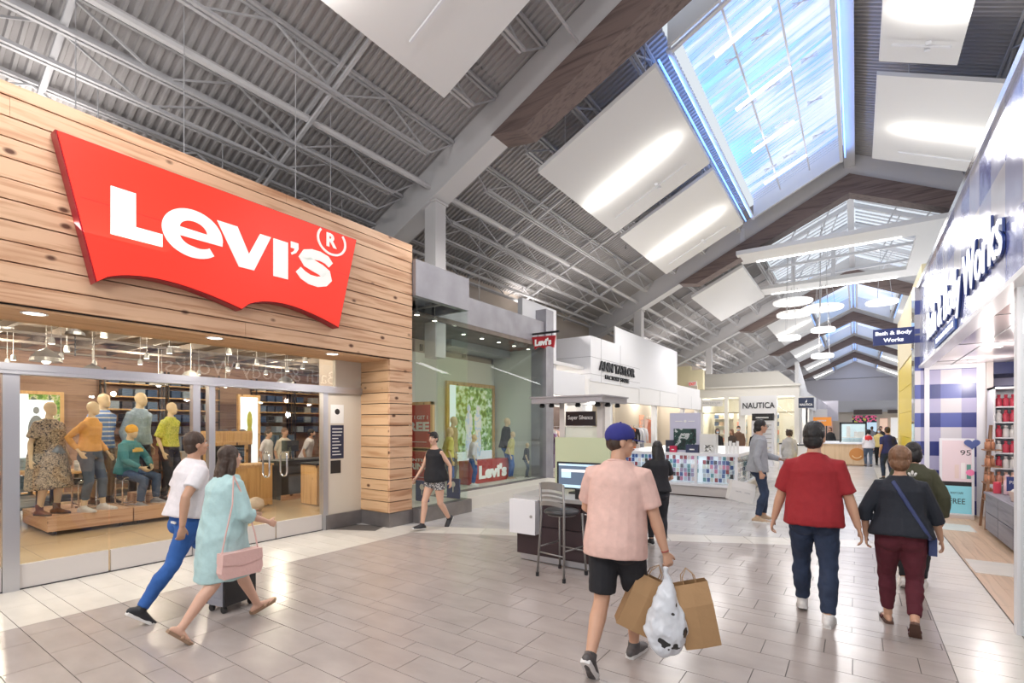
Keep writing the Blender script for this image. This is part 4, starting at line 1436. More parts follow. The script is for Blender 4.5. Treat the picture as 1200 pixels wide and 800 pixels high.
t = thing('red_sign_box', 'low red box sign with white lettering on the shop window floor', 'sign')
b = MB(); b.box(-8.25, 9.6, .26, -7.95, 11.35, .84); b.build('box', REDP, t)
text("Levi's", (-7.949, 10.02, .36), (0, 1, 0), (0, 0, 1), w=1.22, h=.36, depth=.012, m=SIGNW, parent=t, bold=.05, name='letter', split=True)
for (z0, z1, l1, l2, lb) in ((1.3, 2.16, 'BUY 1 GET 1', 'FREE', 'red poster in a pine frame behind the pillar, upper one'), (.62, 1.22, 'WINTER', 'SPRING', 'lower red poster in a pine frame behind the walking woman in black')):
    t = thing('framed_poster', lb, 'poster')
    b = MB(); b.box(-7.95, 7.26, z0, -6.98, 7.29, z1); b.build('sheet', REDP, t)
    b = MB(); b.box(-6.98, 7.25, z0 - .06, -6.92, 7.31, z1 + .06); b.box(-8.0, 7.25, z1, -6.92, 7.31, z1 + .06); b.box(-8.0, 7.25, z0 - .06, -6.92, 7.31, z0); b.box(-8.0, 7.25, z0, -7.95, 7.31, z1); b.build('frame', PINEZ, t)
    h_ = z1 - z0
    text(l1, (-7.72, 7.258, z0 + h_ * .66), (1, 0, 0), (0, 0, 1), w=.66, h=h_ * .09, depth=.004, m=PAPERW, parent=t, bold=.02)
    text(l2, (-7.78, 7.258, z0 + h_ * .38), (1, 0, 0), (0, 0, 1), w=.76, h=h_ * .22, depth=.004, m=PAPERW, parent=t, bold=.04)
    b = MB(); b.box(-7.6, 7.255, z0 + h_ * .12, -7.1, 7.2595, z0 + h_ * .135); b.build('print_line', PAPERW, t)
for X, Y, lb in ((-6.95, 7.0, 'small navy sign with white print on the window floor, near the pine pillar'), (-6.75, 7.68, 'small navy sign with white print at the corner of the shop window')):
    t = thing('floor_sign', lb, 'sign', (X, Y, .25))
    b = MB(); b.cbox((0, 0, .22), (.34, .03, .4)); b.build('board', NAVY, t)
    b = MB(); b.lathe((0, -.016, .3), [(.06, 0), (.06, -.002)], 16, 'Y'); b.cbox((0, -.0165, .2), (.02, .003, .12)); b.build('print_mark', PAPERW, t)
# hanging blade sign
t = thing('blade_sign', 'small red batwing blade sign with white lettering hanging from a black bracket', 'sign', (0, 0, 0))
b = MB(); b.tube([(-7.5, 11.6, 4.24), (-6.5, 11.6, 4.24)], .03, 8); b.build('bracket', BLACK, t)
b = MB(); b.tube([(-7.15, 11.6, 4.22), (-7.15, 11.6, 4.1)], .008, 5); b.tube([(-6.72, 11.6, 4.22), (-6.72, 11.6, 4.1)], .008, 5); b.build('hanger', BLACK, t)
ol = [(-7.33, 4.16), (-7.24, 3.82)] + [(-7.24 + .3 * i / 8, 3.82 + .06 * sin(pi * (i / 8) ** .75)) for i in range(1, 8)] + [(-6.94, 3.82)] + [(-6.94 + .28 * i / 8, 3.82 + .06 * sin(pi * (i / 8) ** .75)) for i in range(1, 8)] + [(-6.66, 3.82), (-6.6, 4.14)]
b = MB(); b.prism(ol, .06, lambda u, v, w_: (u, 11.57 + w_, v)); b.build('sign_panel', mat('blade_red', (.50, .02, .03), .4), t)
text("Levi's", (-7.23, 11.569, 3.9), (1, 0, 0), (0, 0, 1), w=.52, h=.19, depth=.008, m=SIGNW, parent=t, bold=.05, name='letter', split=True)
# ================================================================== FASHION STORE beyond the shop window
st = struct('wall_left_middle', 'white panelled fashion store front')
def sb(nm, mm, *a): return bx(nm, mm, *a, par=st)
SEAM = mat('panel_seam', (.35, .35, .37), .6)
sb('tall_slab', WHITEG, -7.75, 11.5, 4.70, -7.6, 12.64, 5.27); sb('tall_slab', WHITEG, -7.75, 12.64, 2.75, -7.6, 13.4, 5.27)
sb('low_panel', WHITEG, -7.45, 12.66, 2.66, -7.32, 14.8, 3.39)
sb('sign_box', WHITEG, -8.6, 15.08, 3.22, -7.68, 19.63, 4.72); sb('sign_box_face', WHITEG, -7.68, 15.08, 3.22, -7.25, 19.63, 4.72)
sb('rear_slab', WHITEG, -7.33, 17.2, 3.3, -7.29, 24.9, 5.37)
sb('fascia', WHITE, -7.6, 15.0, 2.62, -7.27, 29.4, 3.28)
sb('fascia', WHITE, -7.6, 19.63, 3.28, -7.335, 29.4, 3.75)
b = MB()
for z in (3.45, 4.02): b.box(-7.249, 15.08, z, -7.245, 19.63, z + .012); b.box(-8.6, 15.075, z, -7.25, 15.079, z + .012)
for yv in (15.9, 17.6): b.box(-7.249, yv, 3.22, -7.245, yv + .012, 4.72)
for yv in (19.6, 22.2, 25, 27.4): b.box(-7.269, yv, 2.62, -7.265, yv + .012, 3.28)
b.build('panel_seam', SEAM, st)
for yv in (14.8, 17.0, 22.0, 26.4, 29.2): sb('mullion', WHITE, -7.6, yv, 0, -7.4, yv + .22, 2.62)
sb('floor_slab', mat('fashion_floor', (.60, .55, .50), .3), -13, 12.7, -.01, -7.4, 29.6, .003)
sb('rear_wall', mat('fashion_wall', (.66, .58, .48), .7), -13.2, 12.7, 0, -13, 29.6, 4)
sb('party_wall', mat('fashion_wall', (.66, .58, .48), .7), -13, 12.64, 0, -7.8, 12.72, 4)
sb('party_wall', mat('fashion_wall', (.66, .58, .48), .7), -13, 29.5, 0, -7.5, 29.6, 4)
sb('store_ceiling', WHITE, -13, 12.7, 3.6, -7.5, 29.6, 3.7)
sb('partition', WHITE, -10.2, 15.4, 0, -10.1, 21.2, 3.2)
sb('partition', mat('curtain_beige', (.55, .49, .40), .8), -9.6, 22.4, 0, -9.5, 28.6, 3.0)
for Y in (14, 17.5, 21, 25, 28): lamp('POINT', (-9.0, Y, 3.2), 110, (1, .94, .84), .12, name='store_lamp')
BLK = mat('sign_black', (.015, .015, .018), .4)
sg = thing('store_sign', 'black raised letter sign on the white panelled box', 'sign')
text('ANN TAYLOR', (-7.245, 15.7, 3.62), (0, 1, 0), (0, 0, 1), w=3.25, h=.34, depth=.06, m=BLK, parent=sg, bold=.025, name='letter', split=True)
text('FACTORY STORE', (-7.245, 16.2, 3.36), (0, 1, 0), (0, 0, 1), w=2.2, h=.15, depth=.04, m=BLK, parent=sg, bold=.01, name='small_letter', split=True)
# garments
GARM = {}
def garment_mesh(kind):
    if kind in GARM: return GARM[kind]
    b = MB()
    if kind == 'dress':
        b.tube([(0, 0, 0), (0, 0, -.06), (0, 0, -.16), (0, 0, -.42), (0, 0, -1.15)], [(.05, .03), (.20, .04), (.17, .05), (.13, .045), (.24, .06)], 10)
    else:
        b.tube([(0, 0, 0), (0, 0, -.05), (0, 0, -.14), (0, 0, -.40), (0, 0, -.70)], [(.05, .03), (.21, .045), (.20, .055), (.18, .05), (.19, .05)], 10)
        for s_ in (-1, 1): b.tube([(s_ * .18, 0, -.08), (s_ * .25, 0, -.32), (s_ * .25, 0, -.58)], [(.06, .045), (.05, .04), (.035, .03)], 7)
    b.tube([(0, 0, 0), (0, 0, .06), (.025, 0, .09), (.0, 0, .12)], .006, 5)
    me = bpy.data.meshes.new('garment'); me.from_pydata(b.v, [], b.f); me.polygons.foreach_set('use_smooth', [True] * len(me.polygons)); me.materials.append(WHITE)
    GARM[kind] = me
    return me
PALG = {'lilac': (.48, .38, .58), 'orange': (.86, .20, .05), 'black': (.025, .025, .03), 'yellow': (.72, .70, .22), 'white': (.75, .74, .76), 'coral': (.80, .32, .22), 'grey': (.34, .36, .42), 'navy': (.04, .06, .14), 'blush': (.80, .55, .48), 'plum': (.18, .08, .16)}
def rail(X, Y, z, axis, cols, kind, nm, step=.17):
    t = thing('garment_rail', 'steel clothes rail ' + nm, 'clothes rail', (X, Y, 0))
    L_ = step * (len(cols) - 1) + .2
    ax = Vector((0, 1, 0)) if axis == 'Y' else Vector((1, 0, 0))
    b = MB(); e0 = ax * -.1; e1 = ax * L_
    b.tube([e0 + Vector((0, 0, 0)), e0 + Vector((0, 0, z)), e1 + Vector((0, 0, z)), e1], .014, 6); b.build('rail_frame', SATIN, t)
    for s_ in (e0, e1):
        b = MB(); b.cbox((s_.x, s_.y, .015), (.4, .06, .03) if axis == 'Y' else (.06, .4, .03)); b.build('foot', SATIN, t)
    for i, c_ in enumerate(cols):
        o = link('garment', garment_mesh(kind[i % len(kind)]), mat('cloth_' + c_, PALG[c_], .85))
        p = Vector((X, Y, z - .11)) + ax * (step * i); o.location = p
        o.rotation_euler = (0, 0, (0 if axis == 'Y' else pi / 2) + RND.uniform(-.12, .12))
        tag(o, '%s garment, %s on the rail %s' % (c_, ORD[i], nm), 'garment', 'garments on the rail ' + nm)
rail(-8.2, 13.15, 1.62, 'Y', ['lilac', 'lilac', 'grey', 'navy', 'black', 'plum', 'lilac'], ['dress', 'dress', 'shirt'], 'between the steel pier and the small kiosk')
rail(-7.9, 19.6, 1.75, 'Y', ['yellow', 'black', 'black', 'orange', 'black', 'white', 'white', 'grey', 'white'], ['shirt', 'dress'], 'under the white fascia, seen past the blue cap', .26)
rail(-8.4, 23.4, 2.15, 'Y', ['blush', 'coral', 'coral', 'white', 'coral'], ['dress'], 'near the far end of the white fascia', .25)
rail(-9.4, 16.2, 1.7, 'Y', ['white', 'blush', 'grey', 'lilac', 'navy', 'white'], ['shirt'], 'deeper inside the fashion store', .2)
for (x, y, z, col, nm) in ((-10.09, 15.9, 1.4, (.65, .10, .08), 'tall red and brown poster on the inner partition'), (-10.09, 17.4, 1.2, (.12, .08, .07), 'tall dark poster on the inner partition'), (-9.49, 25.6, 1.0, (.85, .42, .28), 'coral figure poster by the curtain')):
    t = thing('wall_poster', nm, 'poster'); b = MB(); b.box(x, y, z, x + .03, y + .7, z + 1.3); b.build('sheet', mat('poster_' + nm[:12], col, .6), t)

# lemon wall between the two stores
lw = struct('wall_left_corner', 'pale lemon return wall')
bx('return_wall', LEMON, -9.7, 31.2, 0, -8.35, 31.6, 5.35, par=lw)
bx('return_wall', LEMON, -8.35, 31.2, 3.9, -7.6, 31.6, 5.1, par=lw)
t = thing('exit_sign', 'small red lettered exit sign on the lemon wall', 'sign'); b = MB(); b.box(-8.45, 31.14, 4.1, -7.95, 31.2, 4.4); b.build('sign_plate', PAPERW, t)
text('EXIT', (-8.4, 31.139, 4.16), (1, 0, 0), (0, 0, 1), w=.4, h=.18, depth=.005, m=RED, parent=t, bold=.03)

# ================================================================== NAUTICAL STORE (faces the camera)
ns = struct('wall_far_store', 'cream store front with tall windows under a white banner')
def nb(nm, mm, *a): return bx(nm, mm, *a, par=ns)
IV = mat('ivory_paint', (.80, .77, .71), .6)
nb('entablature', IV, -8.6, 33.9, 3.5, -2.8, 34.3, 4.16)
nb('cornice', IV, -8.65, 33.75, 4.1, -2.7, 34.3, 4.2)
nb('parapet', IV, -8.6, 34.6, 4.1, -4.0, 35.0, 5.1)
b = MB(); b.prism([(-4.0, 4.1), (-2.9, 4.1), (-3.4, 4.6), (-4.0, 5.1)], .4, lambda u, v, w_: (u, 34.6 + w_, v)); b.build('parapet_slope', IV, ns)
for a, c_ in ((-8.6, -8.3), (-6.95, -6.75), (-6.1, -5.75), (-4.2, -3.98), (-3.05, -2.8)):
    nb('pilaster', IV, a, 33.9, 0, c_, 34.3, 3.5)
nb('banner_panel', WHITE, -5.98, 33.8, 2.35, -3.96, 33.9, 3.55)
for a, c_ in ((-8.3, -6.95), (-6.75, -6.1), (-3.98, -3.05)):
    nb('pane', GLASS, a, 34.05, .1, c_, 34.07, 3.5)
    nb('transom_bar', mat('bronze_bar', (.25, .20, .13), .4, .5), a, 34.0, 2.5, c_, 34.1, 2.55)
nb('floor_slab', mat('nautical_floor', (.55, .46, .36), .3), -8.6, 34.3, -.01, -2.8, 44, .002)
nb('rear_wall', CREAM, -8.6, 40, 0, -2.8, 40.2, 4)
nb('side_wall', CREAM, -8.7, 31.6, 0, -8.6, 44, 4.1)
nb('store_ceiling', IV, -8.6, 34.3, 3.6, -2.8, 44, 3.7)
for X in (-7.6, -5, -3.4): lamp('POINT', (X, 36.3, 3.2), 200, (1, .93, .80), .15, name='store_lamp')
sg = thing('store_sign', 'navy lettering across the white banner of the far store', 'sign')
text('NAUTICA', (-5.85, 33.795, 2.78), (1, 0, 0), (0, 0, 1), w=1.78, h=.36, depth=.03, m=BLK, parent=sg, bold=.012, name='letter', split=True)
sg = thing('blade_sign', 'navy hanging sign with white sail mark beside the far store', 'sign')
b = MB(); b.box(-2.76, 33.0, 2.74, -2.0, 33.08, 3.32); b.build('sign_panel', mat('sign_navy_dark', (.02, .03, .07), .4), sg)
b = MB(); b.tube([(-2.85, 33.04, 3.36), (-1.95, 33.04, 3.36)], .025, 6); b.build('bracket', IV, sg)
text('NAUTICA', (-2.7, 32.995, 2.86), (1, 0, 0), (0, 0, 1), w=.64, h=.13, depth=.006, m=PAPERW, parent=sg, bold=.03)
b = MB(); b.prism([(-2.44, 3.05), (-2.34, 3.05), (-2.33, 3.22)], .006, lambda u, v, w_: (u, 32.99 + w_, v)); b.build('sail_mark', PAPERW, sg)
sg = thing('store_sign', 'pale sign with small grey lettering beside the bronze mullion', 'sign')
b = MB(); b.box(-8.5, 33.55, 2.95, -6.98, 33.62, 3.35); b.build('sign_panel', mat('sign_pale', (.74, .72, .70), .5), sg)
text('ANN TAYLOR', (-8.2, 33.545, 3.12), (1, 0, 0), (0, 0, 1), w=1.1, h=.1, depth=.004, m=SEAM, parent=sg)
text('FACTORY STORE', (-8.0, 33.545, 3.02), (1, 0, 0), (0, 0, 1), w=.7, h=.05, depth=.004, m=SEAM, parent=sg)
# shelves with folded goods inside
gi = 0
for (x0, x1, nm) in ((-6.75, -6.1, 'in the window beside the banner'), (-5.7, -4.2, 'in the doorway under the banner'), (-8.2, -7.0, 'behind the bronze mullion window')):
    t = thing('store_shelf', 'lit store shelf ' + nm, 'shelving')
    for z in (.6, 1.15, 1.7, 2.2):
        b = MB(); b.box(x0, 36.6, z - .03, x1, 37.0, z); b.build('shelf', IV, t)
    b = MB(); b.box(x0, 36.98, 0, x1, 37.05, 2.6); b.build('back_panel', mat('shelf_back_lit', (.8, .76, .66), .6), t)
    for z in (.6, 1.15, 1.7, 2.2):
        for k_ in range(int((x1 - x0) / .3)):
            o = link('folded_shirts', fold_me, [TEES[0], TEES[1], DENIMS[1], mat('cloth_coral', PALG['coral'], .85), TEES[5], TEES[3]][RND.randrange(6)])
            o.location = (x0 + .17 + .3 * k_, 36.8, z); o.scale = (.9, .9, 1.3)
            tag(o, '%s pile of clothing, level %s, on the shelf %s' % (ORD[k_], NUM[(.6, 1.15, 1.7, 2.2).index(z)], nm), 'folded shirts', 'folded clothing ' + nm)

# left side beyond: stepped shop fronts and grey bulkheads
LILAC = mat('lilac_grey_bulkhead', (.60, .57, .62), .6)
ff = struct('wall_left_far', 'farther shop fronts on the left side')
def fb(nm, mm, *a): return bx(nm, mm, *a, par=ff)
fb('front', WHITE, -3.0, 34.3, 2.9, -2.75, 48, 4.0)
b = MB(); b.prism([(34.8, 4.0), (42, 4.0), (34.8, 5.6)], .2, lambda u, v, w_: (-3.1 + w_, u, v)); b.build('sloped_parapet', WHITE, ff)
fb('front', LILAC, -3.2, 48, 2.4, -2.6, 62, 3.9)
fb('front', LILAC, -4.6, 62, 2.2, -1.6, 63, 4.3)
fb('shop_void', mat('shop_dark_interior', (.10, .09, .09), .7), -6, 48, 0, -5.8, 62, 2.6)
for yv in (34.4, 37, 40, 43.5, 47.8, 52, 57): fb('pier', WHITE if yv < 48 else LILAC, -3.0, yv, 0, -2.7, yv + .35, 2.9)
fb('white_panel', WHITE, -2.6, 46, 1.9, -1.9, 46.2, 3.0)
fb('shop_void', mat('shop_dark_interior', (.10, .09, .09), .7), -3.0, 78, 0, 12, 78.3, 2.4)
fb('food_front', mat('food_front_cream', (.66, .58, .48), .6), -4.5, 72, 0, 6, 72.3, 3.3)
fb('food_bulkhead', mat('food_bulkhead_white', (.62, .60, .60), .6), -4.5, 71.5, 3.3, 9, 72.2, 4.6)
BROWN = mat('menu_brown', (.10, .075, .065), .5)
for x0, x1, z0, z1, nm in ((-.3, 2.4, 3.0, 3.55, 'long dark brown menu sign over the distant food counters'), (2.9, 3.8, 3.1, 3.5, 'short dark sign beside the long brown menu sign')):
    t = thing('menu_sign', nm, 'sign'); b = MB(); b.box(x0, 71.2, z0, x1, 71.35, z1); b.build('sign_panel', BROWN, t)
t = thing('menu_sign', 'colourful sign above the distant food stand', 'sign'); b = MB(); b.box(-.4, 66, 2.05, 1.75, 66.1, 2.8)
b.build('sign_panel', print_mat('colour_sign', [(.03, .10, .05), (.75, .12, .25), (.02, .02, .03), (.5, .45, .10)], 2.2, thr=(.42, .5, .6), emit=.25), t)
t = thing('shop_sign', 'orange lit sign above the head of the man in red', 'sign'); b = MB(); b.box(-2.75, 44, 1.7, -1.55, 44.12, 2.35); b.build('sign_panel', mat('sign_orange', (.85, .30, .05), .5, emit=.35), t)
b = MB()
for k_ in range(6): b.box(-2.45 + .1 * k_, 43.99, 2.02 + .02 * (k_ % 2), -2.38 + .1 * k_, 44, 2.14)
b.build('lettering', PAPERW, t); b = MB(); b.box(-2.5, 44.03, 0, -2.42, 44.1, 1.7); b.box(-1.9, 44.03, 0, -1.82, 44.1, 1.7); b.build('post', BLACK, t)
for k_, (x0, x1, z0, z1, c_) in enumerate(((2.2, 2.9, .3, 2.5, (.9, .6, .45)), (.9, 1.9, .9, 2.3, (.65, .85, 1)), (-3.6, -2.4, .5, 2.2, (.55, .32, .25)), (3.2, 4.2, .3, 2.6, (.85, .8, .75)))):
    t = thing('lit_shop_window', ['warm', 'bluish white', 'brownish', 'pale'][k_] + ' lit display far down the concourse', 'display'); b = MB(); b.box(x0, 71.6 - .1 * k_, z0, x1, 71.8, z1); b.build('display', mat('lit_display_%d' % k_, c_, .5, emit=.5), t)

# food kiosk with smiling mark
t = thing('food_kiosk', 'maple panelled food kiosk with an orange smile mark and glass case', 'kiosk')
for k_ in range(3):
    b = MB(); b.box(-1.9 + .74 * k_, 26.0, .06, -1.9 + .74 * k_ + .73, 26.06, .93); b.build('panel', MAPLE, t)
b = MB(); b.box(-1.88, 26.06, 0, .30, 29, .9); b.build('kiosk_body', MAPLE, t)
b = MB(); b.box(-1.95, 25.95, .93, .36, 29.05, .98); b.build('counter_top', WHITEG, t)
b = MB(); b.lathe((.0, 25.985, .5), [(.27, .012), (.27, 0)], 28, 'Y'); b.build('smile_disc', mat('smile_orange', (.62, .26, .07), .5), t)
b = MB(); b.tube([(.0 + .17 * cos(R(a)), 25.975, .5 + .16 * sin(R(a))) for a in range(200, 341, 10)], .022, 6); b.build('smile_line', mat('smile_tan', (.80, .55, .30), .5), t)
b = MB()
for xx in (-.64, .32): b.box(xx, 27.0, .98, xx + .05, 27.05, 1.85); b.box(xx, 28.6, .98, xx + .05, 28.65, 1.85)
b.box(-.64, 27.0, 1.8, .37, 27.06, 1.88); b.box(-.64, 28.6, 1.8, .37, 28.66, 1.88); b.box(-.64, 27, 1.83, -.59, 28.6, 1.88); b.box(.32, 27, 1.83, .37, 28.6, 1.88); b.build('case_frame', BLACK, t)
b = MB(); b.box(-.59, 28.5, .98, .32, 28.55, 1.82); b.build('case_back', mat('case_lit_blue', (.62, .75, .80), .5, emit=.35), t)
b = MB(); b.box(-.59, 27.02, .98, .32, 27.03, 1.8); b.build('case_glass', GLASS, t)
b = MB(); b.box(-.1, 27.9, 1.2, .28, 28.2, 1.45); b.box(-.4, 28, 1.2, -.25, 28.1, 1.7); b.box(-.55, 27.7, 1.17, .3, 28.4, 1.2); b.build('case_goods', PAPERW, t)

# ================================================================== SMALL KIOSK (near)
ESP = mat('espresso_laminate', (.045, .026, .03), .35)
kio = thing('sales_kiosk', 'espresso brown sales kiosk with grey canopy and pale green partition', 'kiosk')
def kb(nm, mm, *a): return bx(nm, mm, *a, par=kio)
kb('body', ESP, -3.66, 5.42, .09, -2.42, 6.7, .80)
kb('toe_kick', ALU, -3.62, 5.44, .012, -2.46, 6.66, .09)
for xx in (-3.5, -2.6):
    for yy in (5.55, 6.5): kb('caster', BLACK, xx, yy, 0, xx + .08, yy + .06, .03)
kb('drawer_front', ESP, -3.29, 5.395, .48, -2.72, 5.42, .74); kb('drawer_front', ESP, -2.70, 5.395, .48, -2.44, 5.42, .74)
kb('drawer_front', ESP, -3.29, 5.395, .12, -2.44, 5.42, .46)
b = MB(); b.tube([(-3.2, 5.37, .69), (-2.8, 5.37, .69)], .010, 6); b.tube([(-2.66, 5.37, .69), (-2.48, 5.37, .69)], .010, 6); b.build('drawer_pull', CHROME, kio)
kb('counter_top', mat('counter_pale', (.46, .45, .44), .3), -3.70, 5.38, .80, -2.38, 6.74, .845)
kb('white_cabinet', WHITEG, -3.70, 5.30, .37, -3.31, 5.42, .80)
b = MB(); b.lathe((-3.37, 5.29, .60), [(.018, .01), (.018, 0)], 12, 'Y'); b.build('cabinet_lock', SATIN, kio)
kb('partition', mat('partition_pale_green', (.60, .66, .44), .5), -3.74, 6.56, .845, -2.86, 6.62, 1.57)
kb('partition_upper', mat('frosted_acrylic', (.78, .80, .70), .3, alpha=.75), -3.60, 6.58, 1.57, -3.04, 6.60, 1.73)
for xx in (-3.66, -3.05): kb('post', mat('post_stone', (.60, .56, .53), .5), xx, 6.55, 1.57, xx + .085, 6.63, 2.08)
kb('canopy', mat('canopy_grey', (.36, .35, .37), .45, .3), -4.0, 6.3, 2.07, -2.86, 7.2, 2.155)
kb('canopy_rim', mat('canopy_grey', (.36, .35, .37), .45, .3), -4.02, 6.28, 2.15, -2.84, 7.22, 2.17)
for k_, (xx, yy) in enumerate(((-3.9, 6.45), (-3.72, 6.42), (-3.3, 6.45), (-2.98, 6.42), (-2.93, 6.65), (-2.93, 7.0))):
    b = MB(); b.lathe((xx, yy, 2.01), [(.03, 0), (.045, .02), (.03, .06)], 10); b.build('canopy_spot', BLACK, kio)
lamp('POINT', (-3.3, 6.9, 2.0), 14, (1, .96, .85), .06, name='kiosk_lamp')
t = thing('kiosk_sign', 'black sign with white script between the kiosk posts', 'sign')
b = MB(); b.box(-3.55, 6.54, 1.74, -3.07, 6.56, 1.95); b.build('sign_panel', mat('sign_black_gloss', (.02, .012, .014), .2), t)
text('Super Silvance', (-3.51, 6.539, 1.815), (1, 0, 0), (0, 0, 1), w=.40, h=.08, depth=.004, m=PAPERW, parent=t)
t = thing('monitor', 'flat monitor with a blue desktop on the kiosk counter', 'monitor', (-3.02, 5.9, .845), .05)
b = MB(); b.cbox((0, .06, .01), (.24, .18, .02)); b.bar((0, .07, .01), (0, .06, .20), .05); b.build('stand', BLACK, t)
b = MB(); b.cbox((0, .02, .235), (.62, .035, .36)); b.build('bezel', BLACK, t)
SCR = mat('screen_slate', (.10, .14, .20), .3, emit=.6, ecol=(.12, .17, .26))
b = MB(); b.box(-.28, -.001, .075, .29, .003, .395); b.build('screen', SCR, t)
SCL = mat('screen_light', (.5, .7, .8), .3, emit=.8, ecol=(.55, .72, .82))
b = MB(); b.box(-.28, -.003, .365, .29, -.001, .39); b.box(-.28, -.003, .077, .29, -.001, .115); b.box(-.24, -.003, .205, -.10, -.001, .315); b.build('taskbar', SCL, t)
b = MB(); b.box(-.24, -.0035, .285, .16, -.0012, .32); b.box(-.26, -.0035, .38, -.18, -.0012, .388); b.build('window_bar', mat('screen_white', (.8, .8, .8), .3, emit=.9), t)
t = thing('cash_box', 'black printer box on the kiosk counter beside the monitor', 'printer', (-2.66, 5.62, .845)); b = MB(); b.cbox((0, 0, .06), (.36, .3, .12)); b.build('case', BLACK, t); b = MB(); b.cbox((0, -.151, .07), (.04, .004, .04)); b.build('label_patch', PAPERW, t)

# bar stool with wavy slotted back
t = thing('bar_stool', 'grey metal bar stool with wavy slotted back and dark seat', 'stool', (-2.83, 5.12, 0), -.16)
SG = mat('stool_grey_metal', (.30, .29, .28), .4, .6)
for sx in (-1, 1):
    b = MB(); b.tube([(sx * .195, -.21, .02), (sx * .165, -.17, .72), (sx * .17, -.19, 1.08)], .0135, 8); b.build('leg', SG, t, True)
    b = MB(); b.tube([(sx * .195, .21, .02), (sx * .165, .17, .72)], .0135, 8); b.build('leg', SG, t, True)
    for sy in (-1, 1):
        b = MB(); b.lathe((sx * .195, sy * .21, 0), [(.02, 0), (.02, .045)], 10); b.build('rubber_foot', BLACK, t)
b = MB()
for z, sides in ((.30, 'FB'), (.34, 'LR')):
    f_ = .187
    if 'F' in sides: b.tube([(-f_, -.197, z - .02), (f_, -.197, z - .02)], .009, 6); b.tube([(-f_, .197, z - .02), (f_, .197, z - .02)], .009, 6)
    else: b.tube([(-f_, -.195, z), (-f_, .195, z)], .009, 6); b.tube([(f_, -.195, z), (f_, .195, z)], .009, 6)
b.build('stretcher', SG, t, True)
b = MB(); b.tube([(.16 * cos(a * pi / 10), .16 * sin(a * pi / 10), .715) for a in range(20)], .012, 6, closed=True); b.build('seat_ring', SG, t, True)
b = MB(); b.lathe((0, 0, .715), [(.17, 0), (.205, .015), (.21, .04), (.18, .058), (.05, .062)], 24); b.build('seat', mat('seat_dark_vinyl', (.03, .028, .03), .35), t, True)
b = MB()
def wavy(zc, h_):
    V = []; n = 12
    for i in range(n + 1):
        x = -.155 + .31 * i / n; zz = zc + .016 * sin(pi * (i / n) * 1.0) ; yb = -.185 - .02 * sin(pi * i / n)
        for (dy_, dz) in ((-.006, -h_ / 2), (.006, -h_ / 2), (.006, h_ / 2), (-.006, h_ / 2)): V.append((x, yb + dy_, zz + dz))
    F = []
    for i in range(n):
        for k_ in range(4): F.append((4 * i + k_, 4 * i + (k_ + 1) % 4, 4 * i + 4 + (k_ + 1) % 4, 4 * i + 4 + k_))
    F += [(0, 1, 2, 3), (4 * n + 3, 4 * n + 2, 4 * n + 1, 4 * n)]
    b.add(V, F)
for zc, h_ in ((1.045, .085), (.958, .028), (.910, .028), (.845, .05)): wavy(zc, h_)
b.build('backrest', SG, t)

# ================================================================== PHONE CASE KIOSK
pk = thing('accessory_kiosk', 'white glass fronted kiosk of phone cases with stone plinth', 'kiosk')
def pb(nm, mm, *a): return bx(nm, mm, *a, par=pk)
PLN = mat('plinth_beige', (.56, .52, .50), .4)
pb('plinth', PLN, -5.3, 12.65, .03, -2.32, 17.5, .30); pb('toe_kick', BROWN, -5.28, 12.68, 0, -2.35, 17.48, .03); pb('plinth_edge', WHITEG, -5.34, 12.6, .26, -2.27, 17.55, .32)
pb('core', mat('kiosk_core_lit', (.80, .84, .92), .5, emit=.35, ecol=(.8, .9, 1)), -5.2, 12.98, .32, -2.62, 17.2, 1.0)
pb('counter_top', WHITEG, -5.34, 12.6, 1.0, -2.27, 17.55, 1.07)
for xx in (-5.3, -4.28, -3.28, -2.36): pb('post', WHITEG, xx, 12.62, .32, xx + .06, 12.68, 1.0)
for yy in (14.2, 15.8, 17.45): pb('post', WHITEG, -2.36, yy, .32, -2.3, yy + .06, 1.0)
for a, c_ in ((-5.24, -4.28), (-4.22, -3.28), (-3.22, -2.36)): pb('pane', GLASS, a, 12.63, .32, c_, 12.635, 1.0)
for a, c_ in ((12.68, 14.2), (14.26, 15.8), (15.86, 17.45)): pb('pane', GLASS, -2.315, a, .32, -2.31, c_, 1.0)
lamp('AREA', (-3.9, 12.75, .98), 5, (.85, .93, 1), size=(2.6, .06), target=(-3.9, 12.9, .4), name='kiosk_strip')
CASES = [mat('case_%d' % i, c, .3) for i, c in enumerate([(.75, .76, .80), (.03, .03, .04), (.60, .22, .36), (.06, .11, .30), (.50, .58, .70), (.74, .62, .64), (.30, .05, .07), (.32, .26, .42), (.12, .30, .34), (.10, .10, .14), (.72, .72, .66), (.62, .64, .70)])]
cm = MB(); cm.box(-.036, -.006, 0, .036, .006, .10); cm.box(-.028, -.009, .07, -.004, -.006, .092)
cme = bpy.data.meshes.new('phone_case'); cme.from_pydata(cm.v, [], cm.f); cme.materials.append(CASES[0])
for r_ in range(6):
    for k_ in range(30):
        X = -5.15 + .092 * k_
        if abs(X + 4.25) < .06 or abs(X + 3.25) < .06 or RND.random() < .06 or X > -2.42: continue
        o = link('phone_case', cme, CASES[RND.randrange(12)]); o.location = (X + RND.uniform(-.01, .01), 12.95, .345 + .108 * r_)
        tag(o, '%s phone case, row %s from the bottom, on the kiosk front' % (ORD[k_], NUM[r_]), 'phone case', 'phone cases in the front of the glass kiosk')
